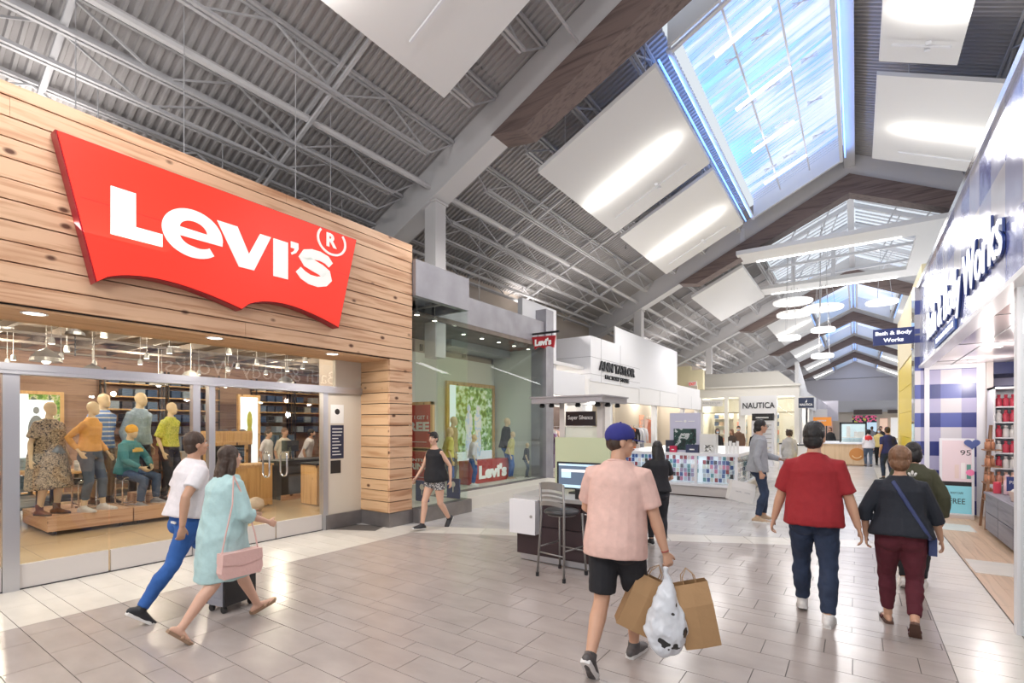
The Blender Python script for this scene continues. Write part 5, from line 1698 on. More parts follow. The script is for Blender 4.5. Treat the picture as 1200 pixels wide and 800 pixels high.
for r_ in range(5):
    for k_ in range(20):
        o = link('phone_case', cme, CASES[RND.choice([0, 4, 3, 8, 5, 10])]); o.location = (-2.6, 13.1 + .2 * k_, .36 + .125 * r_); o.rotation_euler = (0, 0, pi / 2)
        tag(o, '%s phone case, row %s from the bottom, on the kiosk side' % (ORD[k_], NUM[r_]), 'phone case', 'phone cases on the side of the glass kiosk')
t = thing('display_board', 'lilac display board with product photograph on the phone kiosk', 'display board')
b = MB(); b.box(-3.98, 12.95, 1.07, -3.22, 13.0, 2.06); b.build('board', mat('board_lilac', (.56, .55, .68), .5), t)
b = MB(); b.box(-3.88, 12.943, 1.12, -3.32, 12.95, 1.66); b.build('photo', print_mat('product_print', [(.02, .03, .03), (.03, .07, .06), (.55, .58, .58), (.05, .12, .08)], 6, thr=(.4, .55, .66)), t)
b = MB(); b.box(-3.84, 12.942, 1.84, -3.66, 12.95, 1.86); b.box(-3.52, 12.942, 1.84, -3.36, 12.95, 1.86); b.lathe((-3.59, 12.944, 1.85), [(.035, .004), (.035, 0)], 12, 'Y'); b.build('print_mark', PAPERW, t)
for (X, Y, dx_, dz, c_, lb) in ((-3.92, 12.78, .2, .3, (.03, .035, .06), 'dark box beside the lilac display board on the phone kiosk'), (-3.35, 12.72, .30, .2, (.035, .045, .10), 'navy box in front of the lilac display board'), (-3.82, 12.72, .16, .16, (.55, .02, .08), 'red box with white print in front of the dark box')):
    t = thing('product_box', lb, 'box', (X, Y, 1.07)); b = MB(); b.cbox((0, 0, dz / 2), (dx_, .1, dz)); b.build('carton', mat('box_' + lb[:8], c_, .5), t)
    b = MB(); b.cbox((0, -.051, dz * .4), (dx_ * .4, .003, dz * .15)); b.build('print_mark', PAPERW, t)
t = thing('acrylic_case', 'clear acrylic case with a small picture on the phone kiosk', 'case', (-2.98, 12.8, 1.07))
b = MB(); b.cbox((0, 0, .23), (.38, .24, .46)); b.build('acrylic', mat('acrylic_haze', (.80, .79, .77), .2, alpha=.8), t)
b = MB(); b.cbox((.02, -.122, .12), (.22, .003, .16)); b.build('picture', print_mat('case_picture', [(.1, .1, .1), (.5, .5, .45), (.8, .8, .8)], 16, thr=(.45, .55)), t)
t = thing('leaflet_stand', 'white leaflet holder on the corner of the phone kiosk', 'leaflet holder', (-2.45, 12.8, 1.07))
for k_ in range(4):
    b = MB(); b.cbox((-.12 + .08 * k_, 0, .13 + .02 * (k_ % 2)), (.06, .05, .26 + .04 * (k_ % 2)), .1); b.build('leaflet', PAPERW, t)

# tall white display cabinet and fittings between the kiosk and the far store
t = thing('display_tower', 'white shelving tower with black header behind the man in grey', 'display tower', (-3.35, 24.0, 0))
b = MB(); b.box(-.42, -.2, 0, .42, .2, 1.95); b.build('cabinet', WHITEG, t)
b = MB(); b.box(-.40, -.23, 1.95, .42, .2, 2.25); b.build('header', BLK, t)
b = MB(); b.box(-.25, -.236, 2.05, .25, -.23, 2.10); b.build('header_print', PAPERW, t)
for k_ in range(7): 
    b = MB(); b.box(-.36, -.235, .6 + .19 * k_, .36, -.2, .63 + .19 * k_); b.build('shelf', mat('tower_shelf', (.45, .43, .42), .5), t)
for k_, X in enumerate((-1.55, -2.2)):
    t = thing('cosmetics_counter', ['white cosmetics counter beyond the man in grey', 'white cosmetics counter beside the curly haired shopper'][k_], 'counter', (X, 21.5 + k_, 0))
    b = MB(); b.box(-.3, -.4, 0, .3, .4, 1.0); b.build('body', WHITEG, t); b = MB(); b.box(-.32, -.42, 1.0, .32, .42, 1.04); b.build('counter_top', BLACK, t)

# ================================================================== BODY CARE STORE (right)
GING = bpy.data.materials.new('gingham_print')
nt, N, L, bs = nodes_of(GING)
bs.inputs['Roughness'].default_value = .3
tc = N.new('ShaderNodeTexCoord'); spx = N.new('ShaderNodeSeparateXYZ'); L.new(tc.outputs['Object'], spx.inputs[0])
def band(sock, period, offset=0.0):
    a = N.new('ShaderNodeMath'); a.operation = 'MULTIPLY_ADD'; a.inputs[1].default_value = 1 / period; a.inputs[2].default_value = offset; L.new(sock, a.inputs[0])
    f_ = N.new('ShaderNodeMath'); f_.operation = 'FRACT'; L.new(a.outputs[0], f_.inputs[0])
    g_ = N.new('ShaderNodeMath'); g_.operation = 'LESS_THAN'; g_.inputs[1].default_value = .5; L.new(f_.outputs[0], g_.inputs[0])
    return g_.outputs[0]
hz_ = band(spx.outputs['Z'], .57, .0)
sxy = N.new('ShaderNodeMath'); L.new(spx.outputs['X'], sxy.inputs[0]); L.new(spx.outputs['Y'], sxy.inputs[1])
vt_ = band(sxy.outputs[0], .62, .32)
m1 = N.new('ShaderNodeMix'); m1.data_type = 'RGBA'; m1.inputs[6].default_value = (.66, .63, .66, 1); m1.inputs[7].default_value = (.42, .40, .58, 1); L.new(vt_, m1.inputs[0])
m2 = N.new('ShaderNodeMix'); m2.data_type = 'RGBA'; m2.inputs[6].default_value = (.085, .11, .36, 1); m2.inputs[7].default_value = (.025, .035, .18, 1); L.new(vt_, m2.inputs[0])
m3 = N.new('ShaderNodeMix'); m3.data_type = 'RGBA'; L.new(hz_, m3.inputs[0]); L.new(m1.outputs[2], m3.inputs[6]); L.new(m2.outputs[2], m3.inputs[7])
L.new(m3.outputs[2], bs.inputs['Base Color'])
# glossy wrap over the gingham fascia: pale, wavy, strongly reflecting
WRAP = bpy.data.materials.new('clear_wrap_over_gingham')
nt2, N2, L2, b2 = nodes_of(WRAP)
tc = N2.new('ShaderNodeTexCoord'); spx = N2.new('ShaderNodeSeparateXYZ'); L2.new(tc.outputs['Object'], spx.inputs[0])
N, L = N2, L2
hz_ = band(spx.outputs['Z'], 1.1, .35); vt_ = band(spx.outputs['Y'], 1.1, .1)
ad = N.new('ShaderNodeMath'); ad.operation = 'ADD'; L.new(hz_, ad.inputs[0]); L.new(vt_, ad.inputs[1])
cr = N.new('ShaderNodeValToRGB'); cr.color_ramp.interpolation = 'CONSTANT'
cr.color_ramp.elements[0].color = (.60, .60, .66, 1); cr.color_ramp.elements[1].position = .25; cr.color_ramp.elements[1].color = (.40, .42, .60, 1)
e = cr.color_ramp.elements.new(.75); e.color = (.13, .16, .44, 1)
hf = N.new('ShaderNodeMath'); hf.operation = 'MULTIPLY'; hf.inputs[1].default_value = .5; L.new(ad.outputs[0], hf.inputs[0]); L.new(hf.outputs[0], cr.inputs[0])
L.new(cr.outputs[0], b2.inputs['Base Color']); b2.inputs['Roughness'].default_value = .16
b2.inputs['Metallic'].default_value = .2
nz = N.new('ShaderNodeTexNoise'); nz.inputs['Scale'].default_value = 1.6; nz.inputs['Detail'].default_value = 2; L.new(tc.outputs['Object'], nz.inputs['Vector'])
bp = N.new('ShaderNodeBump'); bp.inputs['Strength'].default_value = .16; bp.inputs['Distance'].default_value = .10; L.new(nz.outputs[0], bp.inputs['Height']); L.new(bp.outputs[0], b2.inputs['Normal'])
GX = 1.05
rs = struct('wall_right_front', 'glossy gingham fascia and shop front on the right')
def rb_(nm, mm, *a): return bx(nm, mm, *a, par=rs)
rb_('fascia', WRAP, GX, 3.0, 2.93, GX + .12, 13.42, 4.55)
rb_('fascia_cap', CHROME, GX - .03, 3.0, 4.53, GX + .16, 13.45, 4.62)
rb_('fascia_edge', WHITEG, GX - .02, 3.0, 2.90, GX + .14, 13.42, 2.95)
rb_('corner_column', GING, GX - .08, 13.0, 0, GX + .07, 13.45, 4.55)
rb_('corner_glass', GLASS, GX - .10, 12.96, 0, GX - .085, 13.45, 4.55)
SOFG = mat('soffit_gloss_blush', (.62, .55, .54), .12)
rb_('soffit', SOFG, GX + .12, 3.0, 2.94, 3.4, 13.0, 2.97)
b = MB(); b.box(1.52, 3, 2.934, 1.535, 13, 2.94); b.box(2.3, 3, 2.934, 2.315, 13, 2.94)
for yv in (5, 7.4, 9.8, 12.2): b.box(1.2, yv, 2.934, 3.4, yv + .01, 2.94)
b.build('soffit_joint', BLACK, rs)
rb_('gingham_panel', GING, 1.20, 13.0, 0.02, 1.90, 13.06, 2.86)
rb_('panel_frame', WHITEG, 1.12, 12.98, 0, 1.20, 13.08, 2.94); rb_('panel_frame', WHITEG, 1.90, 12.98, 0, 2.02, 13.08, 2.94); rb_('panel_frame', WHITEG, 1.20, 12.98, 2.86, 1.90, 13.08, 2.94)
rb_('jamb', mat('jamb_stone', (.52, .46, .44), .4), 2.02, 12.9, 0, 2.12, 13.2, 2.94)
rb_('gingham_wall', GING, 2.12, 14.2, 0, 6.0, 14.3, 2.94)
rb_('gingham_wall', GING, 6.0, 3.0, 0, 6.1, 14.3, 2.94)
rb_('inner_bulkhead', mat('bulkhead_navy', (.02, .025, .09), .4), 3.4, 3.0, 2.6, 6.0, 13.0, 2.97)
rb_('inner_bulkhead', mat('bulkhead_navy', (.02, .025, .09), .4), 2.12, 13.0, 2.72, 6.0, 14.2, 2.97)
rb_('glass_post', WHITEG, GX + .05, 5.82, 0, GX + .11, 5.92, 2.93)
rb_('side_pane', GLASS, GX + .07, 3.0, .02, GX + .08, 5.82, 2.93)
of = struct('floor_right', 'oak board floor of the body care store')
n_b = 0
for i in range(32):
    x0 = 1.14 + .15 * i; y = 2.6 - RND.random() * 1.2
    while y < 14.2:
        ln = RND.uniform(1.1, 1.7)
        if y + ln > 3.0 and n_b < 290:
            b = MB(); b.box(x0 + .001, max(y, 2.6), -.012, x0 + .149, min(y + ln, 14.2) - .002, .001); b.build('plank', OAKF, of); n_b += 1
        y += ln
for k_, (a, c_) in enumerate(((8.0, 8.75), (11.0, 11.7))):
    b = MB(); b.box(1.16, a, 0, 1.62, c_, .004); b.build('stone_inlay', TILE_B, of)
for X in (1.9, 3.6):
    for Y in (5, 7.5, 10, 12): lamp('POINT', (X, Y, 2.6), 45, (1, .93, .90), .06, name='store_lamp')
for k_, (X, Y) in enumerate(((1.75, 6.2), (1.75, 8.3), (1.75, 10.4), (1.75, 12.4), (2.6, 7.4), (2.6, 9.6))):
    t = thing('downlight', ['round downlight in the glossy blush soffit, nearest the camera', 'second round downlight from the near end of the glossy soffit', 'third round downlight from the near end of the glossy soffit', 'farthest round downlight in the glossy soffit, by the gingham panel', 'inner round downlight in the glossy soffit, near one', 'inner round downlight in the glossy soffit, far one'][k_], 'downlight', (X, Y, 2.936))
    b = MB(); b.lathe((0, 0, 0), [(.07, .0), (.07, -.006), (.05, -.006)], 18); b.build('trim_ring', WHITEG, t); b = MB(); b.lathe((0, 0, -.008), [(.05, 0), (.05, .002)], 18); b.build('lens', LEDW, t)
# the store's own sign
sg = thing('store_sign', 'white faced navy sided letter sign on the glossy gingham fascia', 'sign')
NEON = mat('letter_white_lit', (.9, .9, .92), .3, emit=1.0, ecol=(.95, .97, 1))
BLUEL = mat('letter_navy_side', (.03, .06, .24), .3)
for nm, x_, dp, mm, bo in (('letter_backing', GX - .004, .02, BLUEL, .045), ('letter', GX - .026, .014, NEON, -.010)):
    text('Bath & Body Works', (x_, 11.35, 3.08), (0, -1, 0), (0, 0, 1), w=5.45, h=.62, depth=dp, m=mm, parent=sg, bold=bo, name=nm, split=True)
b = MB(); b.box(GX - .03, 8.4, 2.97, GX - .004, 10.4, 3.13); b.build('sub_panel', mat('sub_panel_blue', (.05, .12, .42), .4), sg)
b = MB()
for k_ in range(7): b.box(GX - .034, 10.2 - .25 * k_ - .17, 3.02, GX - .03, 10.2 - .25 * k_, 3.09)
b.build('sub_lettering', NEON, sg)
sg = thing('blade_sign', 'navy blade sign with white lettering in front of the yellow pillar', 'sign')
b = MB(); b.box(.27, 12.5, 3.36, .93, 12.58, 3.68); b.build('sign_panel', mat('blade_navy', (.035, .055, .22), .4), sg)
b = MB(); b.tube([(.93, 12.54, 3.52), (1.02, 12.54, 3.52)], .02, 6); b.build('bracket', SATIN, sg)
text('Bath & Body', (.31, 12.497, 3.53), (1, 0, 0), (0, 0, 1), w=.58, h=.10, depth=.005, m=NEON, parent=sg, bold=.03)
text('Works', (.44, 12.497, 3.41), (1, 0, 0), (0, 0, 1), w=.32, h=.08, depth=.005, m=NEON, parent=sg, bold=.03)
# yellow panelled pillar beyond
yp = struct('wall_right_far', 'yellow and cream panelled front beyond the gingham column')
for k_ in range(5):
    bx('yellow_panel', YEL, 1.14, 15.6, .02 + .70 * k_, 1.2, 20.6, .71 + .70 * k_, par=yp)
bx('cream_front', CREAM, 1.2, 13.5, 0, 1.5, 21, 5.13, par=yp); bx('cream_edge', LEMON, 1.12, 20.6, 0, 1.22, 21, 5.13, par=yp); bx('cream_edge', LEMON, 1.12, 13.5, 0, 1.22, 15.6, 5.13, par=yp); bx('cream_head', mat('cream_head', (.78, .66, .40), .5), 1.13, 15.6, 3.54, 1.22, 20.6, 5.13, par=yp)
# poster stand
t = thing('poster_stand', 'white framed poster stand with pink products above a sky blue panel', 'poster stand', (1.56, 12.6, 0))
b = MB(); b.box(-.25, -.015, .06, .25, .02, 1.5); b.build('frame', WHITEG, t)
b = MB(); b.cbox((0, 0, .03), (.46, .3, .06)); b.build('base', mat('stand_base', (.55, .48, .45), .4), t)
b = MB(); b.box(-.21, -.02, .66, .21, -.014, 1.46); b.build('upper_print', mat('print_blush', (.80, .66, .70), .4), t)
b = MB(); b.box(-.21, -.021, .60, .21, -.014, .68); b.build('band', BLK, t)
b = MB(); b.box(-.21, -.02, .08, .21, -.014, .60); b.build('lower_print', mat('print_sky', (.28, .68, .80), .4), t)
for k_, (xx, hh, c_) in enumerate(((.0, .26, (.78, .62, .58)), (.09, .30, (.85, .8, .8)), (.17, .27, (.12, .30, .26)))):
    b = MB(); b.box(xx - .03, -.024, .74, xx + .03, -.02, .74 + hh); b.build('printed_bottle', mat('print_bottle_%d' % k_, c_, .4), t)
b = MB(); b.lathe((.19, -.025, .86), [(.06, .004), (.06, 0)], 18, 'Y'); b.build('pink_spot', mat('spot_pink', (.85, .22, .42), .4), t)
hp = [(.105 * 16 * sin(R(a)) ** 3 / 16, .105 * (13 * cos(R(a)) - 5 * cos(R(2 * a)) - 2 * cos(R(3 * a)) - cos(R(4 * a))) / 16) for a in range(0, 360, 12)]
b = MB(); b.prism(hp, .008, lambda u, v, w_: (.215 + u * 1.1, -.035 + w_, 1.40 + v)); b.build('heart_badge', mat('heart_navy', (.07, .10, .28), .35), t)
for nm, x_, z_, w__, h__, mm in (('95', .05, 1.18, .15, .10, BLK), ('FREE', -.11, .26, .23, .10, BLK), ('BODY CARE', -.09, .45, .18, .035, BLK)):
    text(nm, (x_, -.0205, z_), (1, 0, 0), (0, 0, 1), w=w__, h=h__, depth=.002, m=mm, parent=t)
# grey weathered drawers
GREYW = wood_mat('weathered_grey_wood', (.22, .215, .25), (.12, .115, .14), 'Y', knots=False)
t = thing('drawer_counter', 'long weathered grey drawer counter along the store entrance', 'counter', (0, 0, 0))
b = MB(); b.box(1.78, 5.9, .04, 2.35, 11.2, .62); b.build('carcass', DARK, t)
for r_ in range(2):
    for k_ in range(6):
        a = 5.92 + .88 * k_
        b = MB(); b.box(1.745, a + .012, .05 + .29 * r_, 1.78, a + .868, .325 + .29 * r_); b.build('drawer', GREYW, t)
        
b = MB(); b.box(1.75, 11.2, .04, 2.35, 11.235, .62); b.build('end_panel', GREYW, t)
b = MB(); b.box(1.73, 5.88, .62, 2.37, 11.25, .655); b.build('counter_top', GREYW, t)
# products on the counter
bot = MB(); bot.lathe((0, 0, 0), [(.025, 0), (.028, .01), (.028, .12), (.012, .14), (.012, .15), (.016, .15), (.016, .185)], 12)
bm_ = bpy.data.meshes.new('lotion_bottle'); bm_.from_pydata(bot.v, [], bot.f); bm_.polygons.foreach_set('use_smooth', [True] * len(bm_.polygons)); bm_.materials.append(WHITE)
BOT = [mat('bottle_%d' % i, c, .3) for i, c in enumerate([(.80, .55, .60), (.75, .80, .55), (.55, .75, .70), (.85, .75, .60), (.60, .06, .10), (.85, .83, .80), (.80, .35, .25), (.9, .6, .5)])]
for k_, (X, Y, mi) in enumerate(((1.95, 10.9, 0), (2.05, 10.7, 0), (2.15, 10.9, 2), (2.0, 10.2, 1), (2.1, 10.1, 3), (2.2, 10.3, 3), (2.05, 9.6, 2), (2.18, 9.5, 1), (2.1, 9.2, 0), (2.2, 9.0, 7))):
    o = link('lotion_bottle', bm_, BOT[mi]); o.location = (X, Y, .655); o.scale = (1.5, 1.5, 1.7)
    tag(o, '%s lotion bottle, %s from the ladder rack, on the grey drawer counter' % (['pink', 'lime', 'mint', 'peach', 'red', 'white', 'coral', 'salmon'][mi], ORD[k_]), 'bottle', 'bottles on the grey drawer counter')
for k_, (X, Y, c_, lb) in enumerate(((1.95, 10.0, (.80, .62, .55), 'peach tub of small products on the grey drawer counter, farther one'), (1.97, 9.3, (.75, .68, .66), 'pale tub of small products on the grey drawer counter, nearer one'))):
    t = thing('product_tub', lb, 'tub', (X, Y, .655)); b = MB(); b.lathe((0, 0, 0), [(.12, 0), (.15, .14), (.14, .14), (.11, .02)], 20); b.build('tub', mat('tub_%d' % k_, c_, .4, alpha=.7), t)
    for q in range(9):
        b = MB(); b.ell((.09 * cos(q * .7), .09 * sin(q * .7), .13 + .02 * (q % 2)), (.04, .04, .035), None, 8, 6); b.build('soap', BOT[[5, 0, 7, 6, 3][q % 5]], t, True)
t = thing('price_card', 'navy card with white print standing on the grey drawer counter', 'price card', (1.98, 10.55, .655)); b = MB(); b.cbox((0, 0, .2), (.2, .02, .22)); b.bar((0, 0, 0), (0, 0, .1), .015); b.build('card', NAVY, t)
text('PICK', (-.07, -.0105, .2), (1, 0, 0), (0, 0, 1), w=.14, h=.05, depth=.002, m=PAPERW, parent=t)
o = thing('red_can', 'red canister at the far end of the grey drawer counter', 'canister', (1.86, 11.05, .655)); b = MB(); b.lathe((0, 0, 0), [(.05, 0), (.05, .16), (.045, .18)], 14); b.build('can', BOT[4], o)
# white shelf unit of gifts
t = thing('shelf_unit', 'white shelf unit packed with red and white gift products', 'shelving', (0, 0, 0))
b = MB(); b.box(1.97, 12.02, 0, 2.0, 12.52, 2.42); b.box(3.3, 12.02, 0, 3.35, 12.52, 2.42); b.box(2.0, 12.47, 0, 3.3, 12.52, 2.42); b.box(1.97, 12.02, 2.38, 3.35, 12.52, 2.42); b.build('cabinet_side', WHITEG, t)
SZ = [.72, 1.0, 1.27, 1.54, 1.81, 2.08]
for z in SZ:
    b = MB(); b.box(2.0, 12.04, z - .025, 3.3, 12.47, z); b.build('shelf', WHITEG, t)
for ri, z in enumerate(SZ):
    for k_ in range(14):
        mi = [7, 5, 4, 5, 4, 4][ri] if k_ % 3 else [6, 4, 5, 4, 5, 4][ri]
        o = link('gift_bottle', bm_, BOT[mi]); o.location = (2.06 + .09 * k_, 12.12, z); o.scale = (1.5, 1.3, 1.12)
        tag(o, '%s gift bottle, %s from the ladder rack, on shelf %s of the white unit' % (['', '', '', '', 'red', 'white', 'coral', 'salmon'][mi], ORD[k_], NUM[ri]), 'bottle', 'gift bottles on the white shelf unit')
# wooden ladder rack with copper bottles
t = thing('ladder_rack', 'wooden ladder rack leaning by the gingham jamb', 'rack', (1.93, 11.6, 0))
WB = wood_mat('ladder_brown', (.30, .16, .09), (.18, .09, .05), 'Z', knots=False)
b = MB(); b.bar((-.16, -.25, 0), (-.05, 0, 1.75), .035); b.bar((-.16, .2, 0), (-.05, .05, 1.75), .035); b.build('ladder_side', WB, t)
for z in (.5, .78, 1.06, 1.34):
    b = MB(); b.box(-.15, -.16, z - .02, .06, .16, z); b.build('rung_shelf', WB, t)
COP = mat('copper_bottle', (.50, .22, .12), .35, .3)
for z in (.5, .78, 1.06, 1.34):
    for k_ in range(4):
        o = link('copper_bottle', bm_, COP); o.location = (1.93 - .1 + .06 * (k_ % 2), 11.6 - .12 + .08 * k_, z); o.scale = (1.1, 1.1, .95)
        tag(o, '%s copper coloured bottle on rung %s of the ladder rack' % (ORD[k_], NUM[(.5, .78, 1.06, 1.34).index(z)]), 'bottle', 'copper bottles on the ladder rack')
# ================================================================== PEOPLE
def rotz(v, a):
    return Vector((v[0] * cos(a) - v[1] * sin(a), v[0] * sin(a) + v[1] * cos(a), v[2]))


def two_bone(a, c, l1, l2, pole):
    d = c - a; L_ = min(d.length, (l1 + l2) * .999)
    dn = d.normalized()
    x = (l1 * l1 - l2 * l2 + L_ * L_) / (2 * L_)
    h = math.sqrt(max(0, l1 * l1 - x * x))
    p = Vector(pole); p = (p - dn * p.dot(dn))
    p = p.normalized() if p.length > 1e-4 else Vector((0, 1, 0))
    return a + dn * x + p * h, a + dn * L_


MALE = [(-.16, .135, .10), (0, .166, .115), (.15, .160, .108), (.32, .152, .104), (.55, .168, .116), (.70, .174, .12), (.82, .150, .105), (.90, .108, .085), (.96, .074, .066), (1.0, .058, .056)]
FEM = [(-.16, .145, .11), (0, .178, .125), (.15, .163, .112), (.34, .128, .094), (.55, .140, .102), (.70, .150, .120), (.82, .130, .092), (.90, .092, .070), (.96, .062, .056), (1.0, .050, .05)]
SKIN = {}


def skin(tone):
    c = {'fair': (.66, .40, .29), 'tan': (.52, .29, .19), 'mid': (.45, .25, .165), 'warm': (.58, .33, .22), 'deep': (.28, .15, .10)}[tone]
    return mat('skin_' + tone, c, .5, var=.05, nscale=9)


HAIR = {k: mat('hair_' + k, c, .5, var=.35, nscale=30, bump=.5, bscale=60, stretch=(1, 1, .25)) for k, c in
        {'black': (.012, .010, .010), 'brown': (.05, .027, .017), 'light': (.19, .095, .05), 'grey': (.2, .18, .17), 'auburn': (.12, .045, .02)}.items()}


def figure(spec):
    """joint positions of a posed figure, reference height 1.75"""
    J = {}
    fem = spec.get('fem', False)
    hip = Vector(spec.get('hip', (0, 0, .925)))
    lean = R(spec.get('lean', 3)); sl = R(spec.get('side', 0))
    up = Vector((sin(sl), sin(lean), cos(lean) * cos(sl))).normalized()
    J['hip'] = hip; J['up'] = up
    J['neck'] = hip + up * .57
    tw = R(spec.get('twist', 0))
    sx = rotz((1, 0, 0), tw); J['sx'] = sx
    hx = rotz((1, 0, 0), R(spec.get('hiptwist', 0))); J['hx'] = hx
    sw = (.146 if fem else .168) * spec.get('sw', 1)
    for s_, k in ((-1, 'l'), (1, 'r')):
        J[k + 'sh'] = hip + up * .452 + sx * (s_ * sw) + Vector((0, -.005, 0))
        J[k + 'hp'] = hip + hx * (s_ * .088) + Vector((0, 0, -.03))
        an = Vector(spec.get(k + 'a', (s_ * .1, 0, .085)))
        fy = R(spec.get(k + 'fy', -s_ * 6)); J[k + 'fd'] = rotz((0, 1, 0), fy)
        kn, an = two_bone(J[k + 'hp'], an, .425, .40, J[k + 'fd'] + Vector((s_ * spec.get('kneeout', .05), 0, 0)))
        J[k + 'kn'] = kn; J[k + 'an'] = an
        wr = Vector(spec.get(k + 'w', (s_ * (sw + .06), .03, .86)))
        el, wr = two_bone(J[k + 'sh'], wr, .29, .26, Vector(spec.get(k + 'e', (s_ * .35, -1, -.1))))
        J[k + 'el'] = el; J[k + 'wr'] = wr
    hy, hp_ = spec.get('head', (0, 0))
    J['hr'] = Euler((R(hp_), 0, R(hy))).to_matrix()
    J['hc'] = J['neck'] + Vector((0, .012, .02)) + J['hr'] @ Vector((0, .012, .112))
    return J


def torso(b, J, prof, add=0.0, addd=None, t0=-.16, t1=1.0, hang=0.0, n=20, g=1.0, seat=0.0, drape=0.0):
    pts, rad = [], []
    addd = add if addd is None else addd
    def at(t):
        for i in range(len(prof) - 1):
            if prof[i][0] <= t <= prof[i + 1][0]:
                k = (t - prof[i][0]) / (prof[i + 1][0] - prof[i][0]); k = k * k * (3 - 2 * k)
                return [prof[i][q] + (prof[i + 1][q] - prof[i][q]) * k for q in (1, 2)]
        return prof[0][1:] if t < prof[0][0] else prof[-1][1:]
    N_ = 16
    for i in range(N_ + 1):
        t = t0 + (t1 - t0) * i / N_
        a, d = at(max(t, -.16))
        if drape and t < .68:
            m_ = [at(t + q * (.70 - t) / 8) for q in range(9)]
            a = a + (max(q[0] for q in m_) * .985 - a) * drape; d = d + (max(q[1] for q in m_) * .97 - d) * drape
        h_ = hang * max(0, (.62 - t)) / .62
        belly = .018 * g * max(0, 1 - abs(t - .2) / .4) if g > 1.05 else 0
        p = J['hip'] + J['up'] * (.57 * t)
        pts.append(p + Vector((0, (-.012 * sin(pi * max(0, min(1, t))) + belly * .4), 0)))
        gg = 1 + (g - 1) * (1 if t < .8 else .5)
        sb = seat * max(0, min(1, (.42 - t) / .45)) ** 1.4; pts[-1].y -= sb * .5; d += sb * .6
        rad.append((a * gg + add + h_, d * gg + addd + h_ * .8 + belly))
    ax = (J['sx'] + J['hx']).normalized()
    b.tube(pts, rad, n, side=ax)


def leg(b, J, k, add=0.0, frac=2.0, fem=False, g=1.0, flare=0.0, n=14):
    h, kn, an = J[k + 'hp'], J[k + 'kn'], J[k + 'an']
    rt = (.088 if fem else .084) * g; rm = (.074 if fem else .071) * g; rk = .054 * (1 + (g - 1) * .6); rc = (.053 if fem else .056) * (1 + (g - 1) * .6); ra = .037
    bk = -J[k + 'fd']
    P = [(h + Vector((0, 0, .03)), rt * .95), (h.lerp(kn, .12), rt), (h.lerp(kn, .5), rm), (h.lerp(kn, .85), rk * 1.05), (kn, rk), (kn.lerp(an, .12) + bk * .004, rk * .98), (kn.lerp(an, .32) + bk * .014, rc), (kn.lerp(an, .65) + bk * .006, rc * .8), (kn.lerp(an, .92), ra), (an + Vector((0, 0, -.0)), ra)]
    par = [0, .12, .5, .85, 1, 1.12, 1.32, 1.65, 1.92, 2.0]
    pts, rad = [], []
    for (p, r), q in zip(P, par):
        if q <= frac + 1e-6:
            pts.append(p); rad.append(r + add + flare * max(0, q - .6))
        else:
            i = par.index(q); k_ = (frac - par[i - 1]) / (q - par[i - 1])
            pts.append(P[i - 1][0].lerp(p, k_)); rad.append(P[i - 1][1] + (r - P[i - 1][1]) * k_ + add + flare * max(0, frac - .6))
            break
    b.tube(pts, rad, n)


def arm(b, J, k, add=0.0, frac=2.0, fem=False, g=1.0, start=None, flare=0.0, n=12):
    s_, el, wr = J[k + 'sh'], J[k + 'el'], J[k + 'wr']
    f_ = (.82 if fem else 1.0) * g
    P = [(s_ + (J['neck'] - s_) * .25 + Vector((0, 0, -.03)), .050 * f_), (s_, .054 * f_), (s_.lerp(el, .3), .050 * f_), (s_.lerp(el, .7), .044 * f_), (el, .039 * f_), (el.lerp(wr, .25), .041 * f_), (el.lerp(wr, .65), .033 * f_), (wr, .025 * f_)]
    par = [-.2, 0, .3, .7, 1, 1.25, 1.65, 2]
    pts, rad = [], []
    for i, ((p, r), q) in enumerate(zip(P, par)):
        if q <= frac + 1e-6:
            pts.append(p); rad.append(r + add + flare * max(0, q))
        else:
            k_ = (frac - par[i - 1]) / (q - par[i - 1])
            pts.append(P[i - 1][0].lerp(p, k_)); rad.append(P[i - 1][1] + (r - P[i - 1][1]) * k_ + add + flare * max(0, frac)); break
    b.tube(pts, rad, n)


def hand(b, J, k, curl=20, palm=None, fem=False):
    s_ = -1 if k == 'l' else 1
    wr = J[k + 'wr']; d = (wr - J[k + 'el']).normalized()
    n_ = Vector(palm) if palm is not None else Vector((-s_, 0, 0))
    n_ = (n_ - d * n_.dot(d)).normalized()
    w_ = d.cross(n_) * s_
    if palm is None and w_.y < 0: w_ = -w_
    z = .9 if fem else 1.0
    b.tube([wr - d * .03, wr + d * .02 * z, wr + d * .055 * z, wr + d * .092 * z], [(.023 * z, .018 * z), (.027 * z, .017 * z), (.038 * z, .016 * z), (.039 * z, .013 * z)], 10, side=w_)
    for i in range(4):
        p = wr + d * (.084 * z) + w_ * ((.029 - .0195 * i) * z)
        ln = [.074, .082, .076, .060][i] * z
        a = R(curl * .5); fd = d
        pts = [p]; rad = [.0098 * z]
        for q, sg_ in enumerate((.46, .30, .24)):
            fd = (d * cos(a) + n_ * sin(a)).normalized()
            p = p + fd * ln * sg_; pts.append(p); rad.append((.0092 - .0009 * q) * z)
            a += R(curl * (1.1 - .2 * q))
        b.tube(pts, rad, 7, cap='round')
    td = (d * .72 + w_ * .62 + n_ * .25).normalized()
    p0 = wr + d * .025 * z + w_ * .022 * z
    p1 = p0 + td * .042 * z; p2 = p1 + (td * .8 + d * .35 + n_ * .2 * (curl / 40)).normalized() * .034 * z
    b.tube([p0, p1, p2], [.0145 * z, .012 * z, .0095 * z], 7, cap='round')


